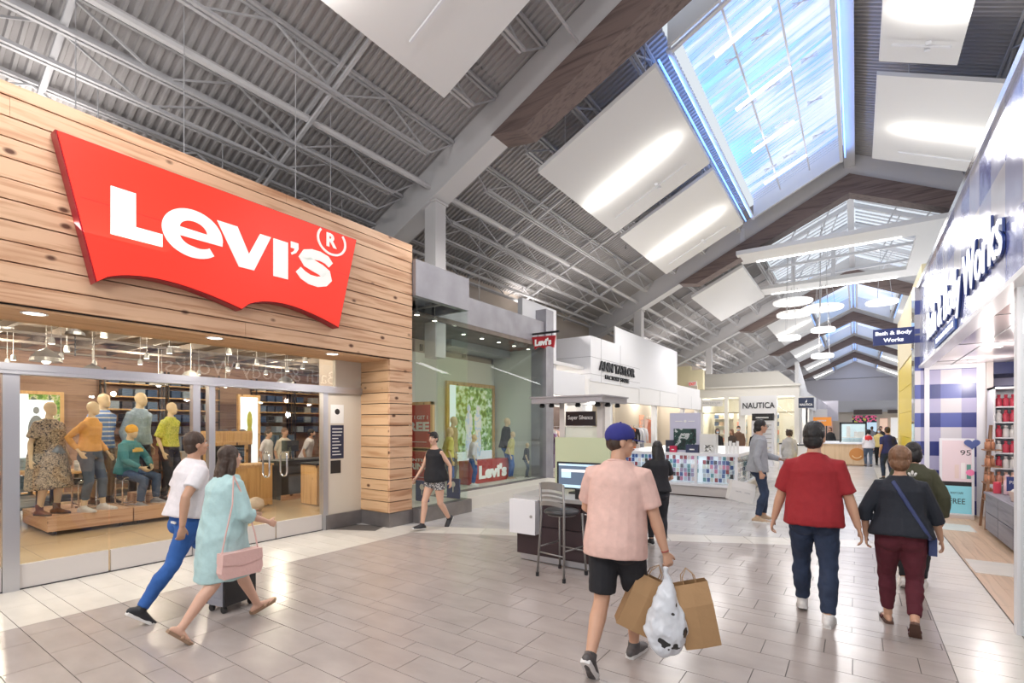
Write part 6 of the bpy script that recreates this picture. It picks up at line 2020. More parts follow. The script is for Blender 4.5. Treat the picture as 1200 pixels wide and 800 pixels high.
def head(b, J, fem=False, mannequin=False, hs=1.0):
    c = J['hc']; M = J['hr']
    f_ = (.95 if fem else 1.0) * hs
    def E(o, r): b.ell(c + M @ Vector(o) * f_, [q * f_ for q in r], M)
    E((0, -.014, .022), (.073, .093, .097)); E((0, .020, -.028), (.059, .068, .086)); E((0, .045, -.082), (.036, .034, .030))
    if mannequin: 
        E((0, .075, -.02), (.012, .018, .03))
    else:
        b.tube([c + M @ Vector((0, .084, .012)) * f_, c + M @ Vector((0, .101, -.022)) * f_], [.0085, .0135], 8, cap='round')
        E((0, .074, .024), (.046, .016, .010)); E((0, .082, -.055), (.022, .010, .009))
        for s_ in (-1, 1): E((s_ * .073, -.012, -.012), (.010, .019, .031)); E((s_ * .04, .055, -.025), (.022, .022, .022))
    b.tube([J['neck'] + Vector((0, -.012, -.06)), J['neck'].lerp(c, .35) + Vector((0, -.012, 0)), c + M @ Vector((0, -.018, -.05))], [.062 * (.85 if fem else 1), .052 * (.86 if fem else 1), .052 * (.86 if fem else 1)], 12)


def foot_frame(J, k, pitch):
    f_ = J[k + 'fd']; u = Vector((0, 0, 1)); a = R(pitch)
    ff = f_ * cos(a) - u * sin(a); uu = u * cos(a) + f_ * sin(a)
    return ff, uu, f_.cross(u)


def foot(b, J, k, pitch, add=0.0, n=10):
    an = J[k + 'an']; f_, u, s_ = foot_frame(J, k, pitch)
    P = [(-.058, -.048, .026, .03), (-.03, -.042, .034, .040), (.02, -.040, .037, .042), (.08, -.052, .041, .030), (.135, -.062, .043, .020), (.175, -.066, .032, .015)]
    b.tube([an + f_ * p[0] + u * p[1] for p in P], [(p[2] + add, p[3] + add) for p in P], n, side=s_, cap='round')
    b.tube([an + u * .02, an + u * -.04 + f_ * .005], [.036 + add, .038 + add], 10)


def sole(J, k, pitch, h=.024, wd=.05, ext=.0):
    an = J[k + 'an']; f_, u, s_ = foot_frame(J, k, pitch)
    ol = [(-.085 - ext, 0), (-.075, .03), (-.02, .036), (.06, .040), (.12, .048), (.17, .040), (.205 + ext, .012), (.205 + ext, -.012), (.17, -.036), (.12, -.042), (.06, -.036), (-.02, -.036), (-.075, -.03)]
    b = MB()
    b.prism([(x, y * wd / .045) for x, y in ol], h, lambda x, y, w_: an + f_ * x + s_ * y + u * (-.085 + w_))
    return b


def person(name, label, loc, yaw, H, spec, cat='person', tone='warm', vox=.009, group=None, mannequin=None):
    t = thing(name, label, cat, loc, R(yaw), group)
    J = figure(spec); fem = spec.get('fem', False); g = spec.get('g', 1.0); prof = FEM if fem else MALE
    K = Matrix.Scale(H / 1.75, 4)
    def add(nm, me, m, par=t):
        me.transform(K); return link(nm, me, m, par)
    def addb(nm, b, m, sm=True, par=t):
        b.v = [tuple(Vector(p) * (H / 1.75)) for p in b.v]; return b.build(nm, m, par, sm)
    SK = mannequin or skin(tone)
    lp, rp = spec.get('lp', 0), spec.get('rp', 0)
    b = MB()
    torso(b, J, prof, -.006, g=g)
    for k in 'lr':
        leg(b, J, k, fem=fem, g=g); arm(b, J, k, fem=fem, g=1 + (g - 1) * .8); hand(b, J, k, spec.get(k + 'curl', 22), spec.get(k + 'palm'), fem); foot(b, J, k, lp if k == 'l' else rp, -.004)
    head(b, J, fem, bool(mannequin), spec.get('hs', 1.0))
    add('body', fuse(b, vox * .8, 3, 'body'), SK)
    sd = (len(bpy.data.objects) * .37) % 10
    # ---- lower garment
    bt = spec.get('bottom')
    if bt:
        b = MB(); a = bt.get('add', .012)
        if bt['type'] == 'skirt':
            torso(b, J, prof, a, t0=-.1, t1=.22, g=g)
            hem = bt['hem']; cx = (J['lkn'] + J['rkn']) / 2
            b.tube([J['hip'] + J['up'] * .1, J['hip'] + Vector((0, 0, -.08)), (J['hip'] * .6 + Vector((cx.x, cx.y, 0)) * .4) * Vector((1, 1, 0)).length / Vector((1, 1, 0)).length if False else Vector((J['hip'].x * .5 + cx.x * .5, J['hip'].y * .5 + cx.y * .5, hem))], [(.17 * g, .125 * g), (.20 * g, .155 * g), (bt.get('w', .23), bt.get('d', .20))], 24, side=(1, 0, 0))
        else:
            torso(b, J, prof, a, t0=-.14, t1=bt.get('top', .16), g=g)
            for s_ in (-1, 1): b.ell(J['hip'] + J['hx'] * (s_ * .075) + Vector((0, -.045 * g, -.07)), ((.088 + a * .5) * g, (.078 + a * .5) * g, .095))
            for k in 'lr': leg(b, J, k, a, bt.get('len', 1.93), fem, g, bt.get('flare', 0))
        add(bt.get('name', 'trousers'), fuse(b, vox, 3, 'trousers', wrinkle=bt.get('wr', .006), wscale=13, wstretch=(1, 1, 1.3), seed=sd), bt['m'])
        if bt.get('belt'):
            b = MB(); p = J['hip'] + J['up'] * (.57 * (bt.get('top', .16) - .02)); b.tube([p - J['up'] * .018, p + J['up'] * .018], [(.168 * g + a, .113 * g + a)] * 2, 24, side=J['hx']); addb('belt', b, bt['belt'], False)
        if bt.get('pocket'):
            b = MB(); p = J['hip'] + J['hx'] * .08 + Vector((0, -.142 * g, -.02)); b.cbox(p, (.085, .012, .02)); addb('pocket_label', b, bt['pocket'], False)
    # ---- upper garment
    tp = spec.get('top')
    if tp:
        b = MB(); a = tp.get('add', .014)
        if tp.get('dress'):
            torso(b, J, prof, a, t0=.10, t1=.955, g=g, hang=tp.get('hang', .02) * .5, drape=tp.get('drape', .8))
            cx = (J['lkn'] + J['rkn']) / 2
            hx_, hy_ = J['hip'].x * .6 + cx.x * .4, J['hip'].y * .6 + cx.y * .4
            b.tube([J['hip'] + J['up'] * .33, J['hip'] + J['up'] * .18, J['hip'] + J['up'] * .0 + Vector((0, -.01, 0)), Vector((hx_, hy_, tp['hem']))], [(.142 * g + a, .115 * g + a), (.162 * g + a, .128 * g + a), (.192 * g + a, .150 * g + a), (tp.get('w', .23), tp.get('d', .21))], 24, side=(1, 0, 0))
        else:
            torso(b, J, prof, a, t0=tp.get('hem', -.1), t1=tp.get('t1', .972), hang=tp.get('hang', .02), g=g, seat=tp.get('seat', .05), drape=tp.get('drape', .55 if fem else .9))
        if tp.get('sleeve', .6) > 0:
            for k in 'lr': arm(b, J, k, tp.get('sadd', .012), tp.get('sleeve', .6), fem, 1 + (g - 1) * .8, flare=tp.get('flare', .012))
        so_ = add(tp.get('name', 'shirt'), fuse(b, vox, 4, 'shirt', wrinkle=tp.get('wr', .007), wscale=tp.get('ws', 8), wstretch=(1.2, 1.2, .5), seed=sd), tp['m'])
        from mathutils.bvhtree import BVHTree
        bvh = BVHTree.FromPolygons([v.co.copy() for v in so_.data.vertices], [tuple(p.vertices) for p in so_.data.polygons])
        def proj(p, d=(0, 1, 0), lift=.006, sc_=H / 1.75):
            d = Vector(d).normalized(); o_ = Vector(p) * sc_ - d * .6
            h_ = bvh.ray_cast(o_, d)
            return (h_[0] - d * lift) / sc_ if h_[0] is not None else Vector(p)
        J['proj'] = proj
        if tp.get('collar'):
            b = MB(); p = J['neck'] + Vector((0, -.008, -.024))
            b.tube([p + J['sx'] * (.068 * cos(q * pi / 10)) * (.85 if fem else 1) + Vector((0, .064 * sin(q * pi / 10), -.022 * sin(q * pi / 10))) for q in range(20)], .010, 7, closed=True); addb('collar', b, tp['collar'])
    for nm, f_ in spec.get('extra', []): f_(J, t, add, addb)
    # ---- shoes
    sh = spec.get('shoes')
    if sh:
        for k, pt in (('l', lp), ('r', rp)):
            if sh.get('type') == 'sandal':
                o = addb('sandal', sole(J, k, pt, .026, .05), sh['sole'], False)
                an = J[k + 'an']; f_, u, s_ = foot_frame(J, k, pt)
                b = MB()
                for off in (.05, .105): b.tube([an + f_ * off + s_ * (.047 * cos(q * pi / 8)) + u * (-.072 + (.052 - off * .22) * sin(q * pi / 8)) for q in range(9)], [(.016, .005)] * 9, 6, side=f_)
                addb('strap', b, sh['m'], True, o)
            else:
                b = MB(); foot(b, J, k, pt, .009, 12)
                if sh.get('type') == 'boot': an = J[k + 'an']; b.tube([an + Vector((0, 0, .09)), an, an + Vector((0, 0, -.03))], [.05, .046, .046], 12)
                o = add('shoe', fuse(b, max(.006, vox * .7), 3, 'shoe'), sh['m'])
                addb('sole', sole(J, k, pt, .026, .048), sh['sole'], False, o)
    # ---- hair, face
    hr = spec.get('hair')
    c, M = J['hc'], J['hr']
    f_ = (.95 if fem else 1.0) * spec.get('hs', 1.0)
    def HP(o): return c + M @ (Vector(o) * f_)
    if hr:
        b = MB(); st_ = hr['style']
        def E(o, r): b.ell(HP(o), [q * f_ for q in r], M)
        if st_ == 'crop':
            E((0, -.022, .030), (.076, .093, .092)); E((0, -.045, -.015), (.070, .062, .060))
        else:
            E((0, -.022, .036), (.080, .097, .096)); E((0, -.048, -.022), (.071, .066, .075))
        if st_ == 'thick': E((0, -.01, .062), (.078, .092, .080)); E((0, -.055, -.045), (.062, .052, .05))
        if st_ == 'pixie':
            E((0, -.03, .048), (.088, .100, .096)); E((0, -.06, -.03), (.078, .062, .075))
            for s_ in (-1, 1): E((s_ * .068, .0, .01), (.02, .04, .05))
        if st_ in ('long', 'longback'):
            ln = hr.get('len', .36)
            w_ = hr.get('w', .085)
            bk = M @ Vector((0, -1, 0))
            p0 = HP((0, -.055, .0))
            b.tube([p0, p0 + Vector((0, 0, -.12)) + bk * .03, p0 + Vector((0, 0, -.22)) + bk * .05, p0 + Vector((0, 0, -ln)) + bk * .045], [(.074, .05), (w_, .052), (w_ * 1.05, .045), (w_ * .55, .025)], 14, side=M @ Vector((1, 0, 0)))
            for s_ in (-1, 1):
                b.tube([HP((s_ * .066, -.005, .03)), HP((s_ * .080, -.012, -.05)), HP((s_ * .083, -.03, -.13)), HP((s_ * .075, -.05, -.2))], [.026, .028, .03, .02], 8)
        if st_ == 'bob':
            for s_ in (-1, 1): E((s_ * .06, -.02, -.04), (.035, .06, .09))
            E((0, -.06, -.05), (.085, .055, .085))
        if st_ == 'curly':
            for q in range(26):
                a1 = q * 2.4; z_ = -.09 + .008 * q; rr = .08 * math.sqrt(max(.1, 1 - ((z_ - .01) / .14) ** 2)) + .01
                E((rr * cos(a1), -.03 + min(rr * sin(a1), .045), z_), (.034, .034, .034))
        if st_ == 'bun': E((0, -.10, .03), (.035, .035, .035))
        add('hair', fuse(b, max(.006, vox * .75), 2, 'hair', wrinkle=.006 if st_ != 'short' else .003, wscale=26, wstretch=(1, 1, .35), seed=sd), hr['m'])
    if spec.get('face'):
        for s_ in (-1, 1):
            b = MB(); b.ell(HP((s_ * .031, .0715, .006)), (.0125 * f_, .009 * f_, .0075 * f_), M, 10, 7)
            o = addb('eye', b, mat('eye_white', (.72, .70, .68), .25))
            b = MB(); b.ell(HP((s_ * .031, .0785, .006)), (.0055 * f_, .003 * f_, .0058 * f_), M, 8, 6); addb('iris', b, mat('iris_dark', (.03, .018, .012), .2), True, o)
            b = MB(); b.tube([HP((s_ * .015, .089, .025)), HP((s_ * .034, .084, .030)), HP((s_ * .050, .070, .024))], [.0035, .004, .0025], 6); addb('eyebrow', b, hr['m'] if hr else BLACK)
        b = MB(); b.tube([HP((-.022, .083, -.055)), HP((0, .094, -.053)), HP((.022, .083, -.055))], [(.002, .003), (.005, .0065), (.002, .003)], 8); addb('lips', b, mat('lips_rose', (.45, .17, .15), .45))
    if spec.get('glasses'):
        b = MB()
        for s_ in (-1, 1):
            b.tube([HP((s_ * .034 + .022 * cos(q * pi / 6), .098, .004 + .017 * sin(q * pi / 6))) for q in range(12)], .003, 5, closed=True)
            b.tube([HP((s_ * .055, .096, .008)), HP((s_ * .076, .0, .006))], .0028, 5)
        addb('glasses', b, BLACK)
    if spec.get('mask'):
        b = MB(); b.ell(HP((0, .062, -.048)), (.052, .046, .046), M, 14, 9); addb('face_mask', b, mat('mask_blue', (.50, .62, .72), .8))
    if spec.get('beard'):
        b = MB(); b.ell(HP((0, .045, -.075)), (.052, .048, .042), M, 14, 9); addb('beard', b, hr['m'])
    return t, J


def cloth(nm, c, **k):
    return mat('cloth_' + nm, c, k.pop('rough', .85), var=k.pop('var', .08), nscale=k.pop('nscale', 18), bump=.13, bscale=k.pop('bscale', 60), **k)


DEN = cloth('denim_dark', (.022, .036, .075), var=.35, nscale=5)
DENB = cloth('denim_blue', (.03, .11, .36), var=.2, nscale=6)
DENM = cloth('denim_mid', (.09, .12, .17), var=.3, nscale=6)
DENK = cloth('denim_black', (.025, .026, .032), var=.2)
TEEW = cloth('tee_white', (.74, .70, .72))
BLKC = cloth('black_cotton', (.016, .016, .02))
SOLEW = mat('sole_white', (.72, .70, .68), .5)
SHW = mat('sneaker_white', (.74, .72, .70), .5)
SHB = mat('sneaker_black', (.018, .018, .022), .5)

# --- man in pink tee with bags
CAPB = cloth('cap_blue', (.028, .030, .20))
def cap(J, t, add, addb):
    M, c = J['hr'] * 1.06, J['hc']
    P = lambda *o: c + M @ Vector(o)
    b = MB(); b.ell(P(0, -.014, .036), (.087, .104, .090), M, 20, 12)
    # dome only: flatten what lies under the rim
    nv = []
    for p in b.v:
        q = M.inverted() @ (Vector(p) - c)
        zt = .012 + q.y * .16
        if q.z < zt: q.z = zt + (q.z - zt) * .10
        nv.append(tuple(c + M @ q))
    b.v = nv
    o = addb('cap', b, CAPB)
    b = MB(); V = []
    ol = [(-.075, .06), (-.07, .11), (-.045, .145), (0, .158), (.045, .145), (.07, .11), (.075, .06)]
    b.prism(ol, .006, lambda u, v, w_: P(u, v, .030 - .25 * max(0, v - .06) - u * u * 2.6 + w_)); addb('cap_brim', b, CAPB, False, o)
    b = MB(); b.ell(P(0, -.014, .127), (.008, .008, .005), M, 8, 6); addb('cap_button', b, CAPB, True, o)
def tattoo(J, t, add, addb):
    b = MB(); p = J['rel'].lerp(J['rwr'], .55); d = (J['rwr'] - J['rel']).normalized()
    b.tube([J['rwr'] - d * .012, J['rwr'] - d * .004], [.0285, .0285], 12); addb('bracelet', b, mat('bracelet_red', (.35, .05, .05), .5))
pink = dict(hip=(0, .0, .905), lean=3, twist=4, la=(-.06, -.33, .17), lp=48, ra=(.06, .20, .085), rp=0, rw=(.33, .10, .80), re=(.6, -1, 0), rcurl=75, rpalm=(-.6, .6, 0), lw=(-.18, .30, .98), le=(-.7, -.8, -.2), lcurl=30,
            head=(-52, -4), g=1.10, sw=1.05, hs=1.05, hair=dict(m=HAIR['brown'], style='crop'), face=True,
            top=dict(m=cloth('tee_pink', (.70, .46, .40)), hem=-.20, add=.018, sleeve=.78, sadd=.020, collar=cloth('tee_pink', (.7, .46, .4)), hang=.02), bottom=dict(type='pants', m=BLKC, len=.86, add=.026, flare=.03, name='shorts'),
            shoes=dict(m=mat('shoe_mixed', (.10, .09, .09), .6, var=.6, nscale=14), sole=SOLEW), extra=[('cap', cap), ('bracelet', tattoo)])
pk_t, pk_J = person('person', 'man in pink tee, black shorts and blue cap carrying shopping bags', (-1.45, 3.45, 0), 2, 1.78, pink, tone='warm', vox=.0085)
# --- man in red tee
red = dict(hip=(0, 0, .915), lean=2, la=(-.10, .20, .10), lp=14, ra=(.11, -.13, .085), rp=0, lw=(-.33, .10, .84), le=(-.8, -.6, 0), rw=(.33, .02, .84), re=(.8, -.6, 0), lcurl=34, rcurl=28, head=(-10, -2), g=1.09, sw=1.0, hs=1.09,
           hair=dict(m=HAIR['black'], style='thick'), face=True,
           top=dict(m=cloth('tee_red', (.30, .016, .022)), hem=-.12, add=.016, sleeve=.85, sadd=.020, collar=cloth('tee_red', (.3, .016, .022)), hang=.03, wr=.010), bottom=dict(type='pants', m=DEN, len=1.95, add=.017, wr=.011), shoes=dict(m=SHW, sole=SOLEW))
person('person', 'man in dark red tee, dark blue jeans and white sneakers walking away', (-.32, 5.28, 0), 1, 1.77, red, tone='warm', vox=.009)
# --- woman in maroon trousers
def crossbag(J, t, add, addb):
    # strap over the left shoulder, down across the back to the right hip
    b = MB(); p0 = J['lsh'] + Vector((.075, .0, .055)); pr = J['proj']; a_ = J['lsh'] + Vector((.085, -.2, .05)); z_ = J['hip'] + Vector((.20, -.2, .0))
    pts = [p0 + Vector((.0, .04, .0))] + [pr(a_.lerp(z_, q / 9)) for q in range(10)] + [J['hip'] + Vector((.235, -.04, -.03))]
    b.tube(pts, [(.019, .005)] * len(pts), 6, side=(.75, 0, .66)); o = addb('bag_strap', b, mat('strap_navy', (.035, .05, .14), .7))
    b = MB(); b.cbox(J['hip'] + Vector((.235, .03, -.09)), (.06, .20, .17)); addb('bag', b, mat('strap_navy', (.035, .05, .14), .7), False, o)
mar = dict(fem=True, hip=(0, 0, .915), lean=4, la=(-.085, .14, .085), lp=0, ra=(.085, -.22, .15), rp=52, lw=(-.27, .02, .86), le=(-.8, -.6, 0), rw=(.32, .14, .86), re=(.9, -.7, 0), lcurl=30, rcurl=26, head=(-4, -2), g=1.17, sw=1.02, hs=1.08,
           hair=dict(m=HAIR['light'], style='pixie'), face=True, top=dict(m=cloth('sweater_navy_black', (.014, .017, .026)), hem=-.05, add=.022, sleeve=1.32, sadd=.022, flare=.004, hang=.035, t1=.965, name='sweater'),
           bottom=dict(type='pants', m=cloth('trousers_maroon', (.095, .012, .022)), len=1.86, add=.012, wr=.008, pocket=None), shoes=dict(type='sandal', m=mat('strap_maroon', (.10, .02, .025), .6), sole=mat('sandal_brown', (.10, .05, .035), .6)), extra=[('bag', crossbag)])
person('person', 'woman in black sweater and maroon trousers with a navy crossbody bag', (.31, 5.45, 0), 2, 1.565, mar, tone='warm', vox=.009)
# --- woman in olive jacket
def trefoil(J, t, add, addb):
    c = J['proj'](J['neck'] + Vector((-.01, -.2, -.115))); b = MB()
    for k_, (x, z) in enumerate(((-.028, .0), (0, .016), (.028, 0))): b.ell(c + Vector((x, 0, z)), (.013, .006, .026 if k_ == 1 else .02), Euler((0, (-.5, 0, .5)[k_], 0)).to_matrix(), 8, 6)
    for q in range(2): b.cbox(c + Vector((0, 0, -.022 - .012 * q)), (.06 - .012 * q, .008, .006))
    addb('emblem', b, PAPERW)
    for k in 'lr':
        s_ = -1 if k == 'l' else 1
        b = MB(); o_ = Vector((s_ * .064, 0, .02)); pts = [J[k + 'sh'] + Vector((-s_ * .07, 0, .068)), J[k + 'sh'] + Vector((s_ * .035, 0, .055)), J[k + 'sh'].lerp(J[k + 'el'], .5) + Vector((s_ * .064, 0, .02)), J[k + 'el'] + Vector((s_ * .056, 0, .0)), J[k + 'wr'] + Vector((s_ * .04, 0, .02))]
        b.tube(pts, [(.012, .004)] * 5, 6, side=(0, 1, 0)); addb('sleeve_stripe', b, PAPERW)
olv = dict(fem=True, hip=(0, 0, .915), lean=3, la=(-.08, -.08, .12), lp=24, ra=(.08, .12, .085), lw=(-.24, .10, .88), rw=(.27, .06, .86), re=(.8, -.7, 0), rcurl=30, head=(-38, 0), g=1.16, hair=dict(m=HAIR['black'], style='bob'), face=True, mask=True,
           top=dict(m=cloth('jacket_olive', (.050, .052, .028)), hem=-.14, add=.028, sleeve=1.95, sadd=.026, flare=0, hang=.03, collar=cloth('jacket_olive', (.05, .052, .028)), name='jacket', wr=.010), bottom=dict(type='pants', m=BLKC, len=1.93, add=.012), shoes=dict(m=SHW, sole=SOLEW), extra=[('trefoil', trefoil)])
person('person', 'woman in olive track jacket with white emblem and face mask', (.50, 6.85, 0), -4, 1.58, olv, tone='warm', vox=.010)
# --- woman in mint shirt dress, man in white tee (walking couple)
mint = dict(fem=True, hip=(0, .02, .905), lean=5, la=(-.07, .38, .12), lp=-14, ra=(.08, -.36, .16), rp=44, rw=(.20, .34, .98), re=(.5, -1, -.4), rcurl=40, lw=(-.16, .34, 1.02), le=(-.5, -1, -.4), lcurl=40, head=(-2, 2), g=1.12, hair=dict(m=HAIR['brown'], style='long', len=.30, w=.075), face=True,
            top=dict(m=cloth('dress_mint', (.42, .60, .60)), dress=True, hem=.50, w=.24, d=.25, add=.03, sleeve=1.25, sadd=.028, flare=.006, hang=.045, collar=cloth('dress_mint', (.42, .6, .6)), name='shirt_dress', wr=.012), shoes=dict(type='sandal', m=mat('sandal_tan', (.45, .28, .18), .6), sole=mat('sandal_sole', (.30, .19, .12), .7)))
person('person', 'woman in mint shirt dress and tan sandals striding past the glass doors', (-4.48, 2.10, 0), 0, 1.60, mint, tone='fair', vox=.010)
wht = dict(hip=(0, .02, .895), lean=7, la=(-.07, .46, .10), lp=-8, ra=(.08, -.38, .15), rp=38, lw=(-.26, .18, .90), rw=(.25, -.12, .86), re=(.6, -1, 0), rcurl=40, head=(-2, 4), g=1.03, hair=dict(m=HAIR['brown'], style='short'), face=True,
           top=dict(m=TEEW, hem=.02, add=.018, sleeve=.66, sadd=.016, collar=TEEW), bottom=dict(type='pants', m=DENB, len=1.96, add=.012, belt=BLACK, top=.17, pocket=PAPERW), shoes=dict(m=SHB, sole=SOLEW))
person('person', 'man in white tee and bright blue jeans walking beside the woman in mint', (-5.22, 2.12, 0), 0, 1.72, wht, tone='tan', vox=.010)
# --- woman in black tank top
def shades(J, t, add, addb):
    M, c = J['hr'], J['hc']
    b = MB(); b.tube([c + M @ Vector((.078 * sin(R(a)), .03 + .06 * cos(R(a)) , .105)) for a in range(-70, 71, 20)], [(.012, .006)] * 8, 6, side=(0, 0, 1)); addb('sunglasses', b, BLACK)
tank = dict(fem=True, hip=(0, 0, .905), lean=3, la=(-.07, -.28, .15), lp=42, ra=(.07, .26, .10), rp=-10, lw=(-.27, -.10, .86), le=(-.6, -1, 0), rw=(.25, .24, .90), re=(.5, -1, -.2), head=(10, -3), g=1.08, hair=dict(m=HAIR['black'], style='bun'), face=True,
            top=dict(m=BLKC, hem=-.10, add=.024, sleeve=0, hang=.02, t1=.90, name='tank_top'), bottom=dict(type='pants', m=print_mat('shorts_print', [(.7, .68, .66), (.05, .05, .06), (.7, .68, .66)], 38, thr=(.42, .58)), len=.42, add=.022, flare=.06, name='shorts'), shoes=dict(m=SHB, sole=SOLEW), extra=[('shades', shades)])
person('person', 'woman in black tank top and patterned shorts walking past the tall shop window', (-5.9, 6.25, 0), 180, 1.66, tank, tone='fair', vox=.011)
# --- man in grey sweater
grey = dict(hip=(0, 0, .92), lean=1, la=(-.13, .10, .085), ra=(.12, -.04, .085), rw=(.27, -.02, .86), re=(.5, -1, 0), rcurl=80, lw=(-.10, .36, 1.06), le=(-.8, -.5, -.7), lcurl=55, lpalm=(.5, 0, 1), head=(14, -2), g=.98, hair=dict(m=HAIR['black'], style='short'), face=True, glasses=True,
            top=dict(m=cloth('sweater_grey', (.33, .34, .37)), hem=-.12, add=.018, sleeve=1.9, sadd=.016, flare=0, hang=.02, collar=cloth('sweater_grey', (.33, .34, .37)), name='sweater'), bottom=dict(type='pants', m=DEN, len=1.9, add=.010, wr=.008), shoes=dict(m=mat('shoe_tan', (.46, .33, .22), .7), sole=SOLEW))
person('person', 'man in grey sweater and jeans holding a phone and a white shopping bag', (-1.47, 10.05, 0), -72, 1.86, grey, tone='tan', vox=.011)
ph = thing('phone', 'dark phone in the hand of the man in grey', 'phone', (-1.08, 10.20, 1.14)); b = MB(); b.cbox((0, 0, 0), (.15, .075, .010), .3); b.build('phone_body', BLACK, ph)
# --- woman in black by the kiosk
drk = dict(fem=True, hip=(0, 0, .915), lean=1, la=(-.10, .05, .085), ra=(.09, -.05, .085), lw=(-.20, .28, 1.06), le=(-.9, -.6, -.4), rw=(.10, .28, 1.02), re=(.8, -.5, -.3), head=(14, -10), g=1.05, hair=dict(m=HAIR['black'], style='longback', len=.50, w=.095), face=True,
           top=dict(m=BLKC, hem=-.04, add=.014, sleeve=.75, sadd=.014, hang=.015), bottom=dict(type='pants', m=DENK, len=1.93, add=.008), shoes=dict(m=SHB, sole=SOLEW))
person('person', 'long haired woman in black tee and leggings standing by the small kiosk', (-2.39, 7.22, 0), 32, 1.53, drk, tone='fair', vox=.011)

# ---- farther people
def plain(lbl, loc, yaw, H, top, bot, hair=('black', 'short'), fem=False, tone='warm', vox=.016, **k):
    sp_ = dict(fem=fem, la=(-.09, .07, .085), ra=(.09, -.06, .085), hair=dict(m=HAIR[hair[0]], style=hair[1]), top=dict(m=top, hem=k.pop('hem', -.1), add=.02, sleeve=k.pop('sleeve', 1.9), flare=0, hang=.02), bottom=dict(type='pants', m=bot, add=.012), shoes=dict(m=SHB, sole=SOLEW))
    sp_.update(k)
    return person('person', lbl, loc, yaw, H, sp_, tone=tone, vox=vox)
plain('masked woman in black jacket behind the phone kiosk', (-4.35, 20.0, 0), 200, 1.64, BLKC, DENK, ('brown', 'bob'), True, mask=True)
plain('blonde shopper in dark coat behind the phone kiosk', (-4.05, 21.2, 0), 150, 1.60, cloth('coat_brown', (.07, .05, .04)), DENK, ('light', 'long'), True)
plain('masked man in brown shirt in front of the far store banner', (-4.18, 23.2, 0), 185, 1.72, cloth('shirt_umber', (.16, .09, .06)), DEN, ('brown', 'short'), mask=True)
plain('shopper in black standing behind the man in grey', (-2.95, 19.5, 0), 20, 1.66, BLKC, DENK, ('black', 'short'), True)
plain('curly haired shopper in a pale grey hooded coat', (-1.72, 17.6, 0), 5, 1.62, cloth('coat_pale_grey', (.46, .44, .42)), BLKC, ('brown', 'curly'), True, hem=-.42)
def vest(J, t, add, addb):
    b = MB(); torso(b, J, FEM, .028, t0=-.08, t1=.93, hang=.02); add('vest', fuse(b, .014, 3), cloth('vest_red', (.62, .03, .03)))
plain('person in red vest and jeans standing before the food kiosk', (.40, 25.7, 0), 10, 1.58, TEEW, DENM, ('black', 'curly'), True, extra=[('vest', vest)])
plain('masked woman in yellow top and dark jacket facing the camera', (.80, 27.0, 0), 175, 1.62, cloth('top_yellow', (.62, .50, .20)), BLKC, ('brown', 'long'), True, mask=True, face=True)
plain('man in navy shirt in front of the yellow pillar', (.82, 20.0, 0), 25, 1.70, cloth('shirt_navy', (.025, .03, .13)), DEN, ('brown', 'short'), sleeve=.8)
plain('worker in black behind the food kiosk counter', (-1.1, 30.2, 0), 160, 1.66, BLKC, DENK, ('auburn', 'bob'), True)
plain('distant shopper in brick red top behind the food kiosk', (-1.9, 34, 0), 200, 1.66, cloth('top_brick', (.40, .12, .08)), DEN, ('auburn', 'long'), True, vox=.02)
plain('distant shopper in tan jacket near the orange sign', (-2.1, 36.5, 0), 160, 1.7, cloth('jacket_tan', (.42, .28, .2)), DENK, ('brown', 'short'), vox=.02)
plain('distant shopper in black beyond the masked woman', (1.05, 33, 0), 180, 1.7, BLKC, DENK, ('black', 'short'), vox=.02)
plain('distant shopper in grey beyond the food kiosk', (.75, 37, 0), 0, 1.68, cloth('grey_far', (.2, .2, .22)), DEN, ('brown', 'short'), vox=.02)
# staff inside the denim store
plain('staff member in white tee half hidden behind the man at the cash desk', (-12.6, 7.05, 0), -60, 1.64, TEEW, DEN, ('brown', 'short'), sleeve=.8)
plain('man in white shirt facing the doors behind the cash desk', (-12.5, 7.45, 0), -80, 1.68, cloth('shirt_offwhite', (.66, .58, .48)), DENK, ('light', 'short'), sleeve=.9, face=True)
plain('bearded man in white tee leaning over the cash desk', (-12.35, 8.0, 0), -40, 1.66, TEEW, DENK, ('black', 'short'), sleeve=.8, beard=True, lean=14, face=True)
plain('woman in brown top at the far end of the cash desk', (-11.9, 8.35, 0), -110, 1.52, cloth('top_brown', (.14, .06, .04)), DENK, ('brown', 'long'), True, face=True)

# ================================================================== MANNEQUINS
def mannequin(lbl, loc, yaw, H, sp_, grp, fem=False, vox=.014):
    base = dict(fem=fem, la=(-.10, .04, .085), ra=(.10, -.03, .085), g=.96, lcurl=15, rcurl=15)
    base.update(sp_)
    t, J = person('mannequin', lbl, loc, yaw, H, base, cat='mannequin', vox=vox, mannequin=MANN, group=grp)
    return t, J
GP = 'mannequins on the pine platform'
LEO = print_mat('dress_leopard', [(.03, .025, .02), (.50, .40, .28), (.10, .07, .05), (.52, .42, .30)], 34, thr=(.42, .50, .56))
def tied(J, t, add, addb):
    b = MB(); p = J['hip'] + Vector((0, 0, .17)); b.tube([p + Vector((.16 * cos(q * pi / 10), .125 * sin(q * pi / 10), 0)) for q in range(20)], [(.03, .045)] * 20, 8, closed=True, side=(0, 0, 1)); b.ell(p + Vector((0, .145, -.01)), (.05, .03, .04)); b.tube([p + Vector((0, .15, 0)), p + Vector((-.05, .18, -.16))], [.035, .045], 8); b.tube([p + Vector((0, .15, 0)), p + Vector((.06, .18, -.14))], [.035, .045], 8); addb('tied_denim', b, cloth('denim_tied', (.14, .19, .24)))
YW = -58
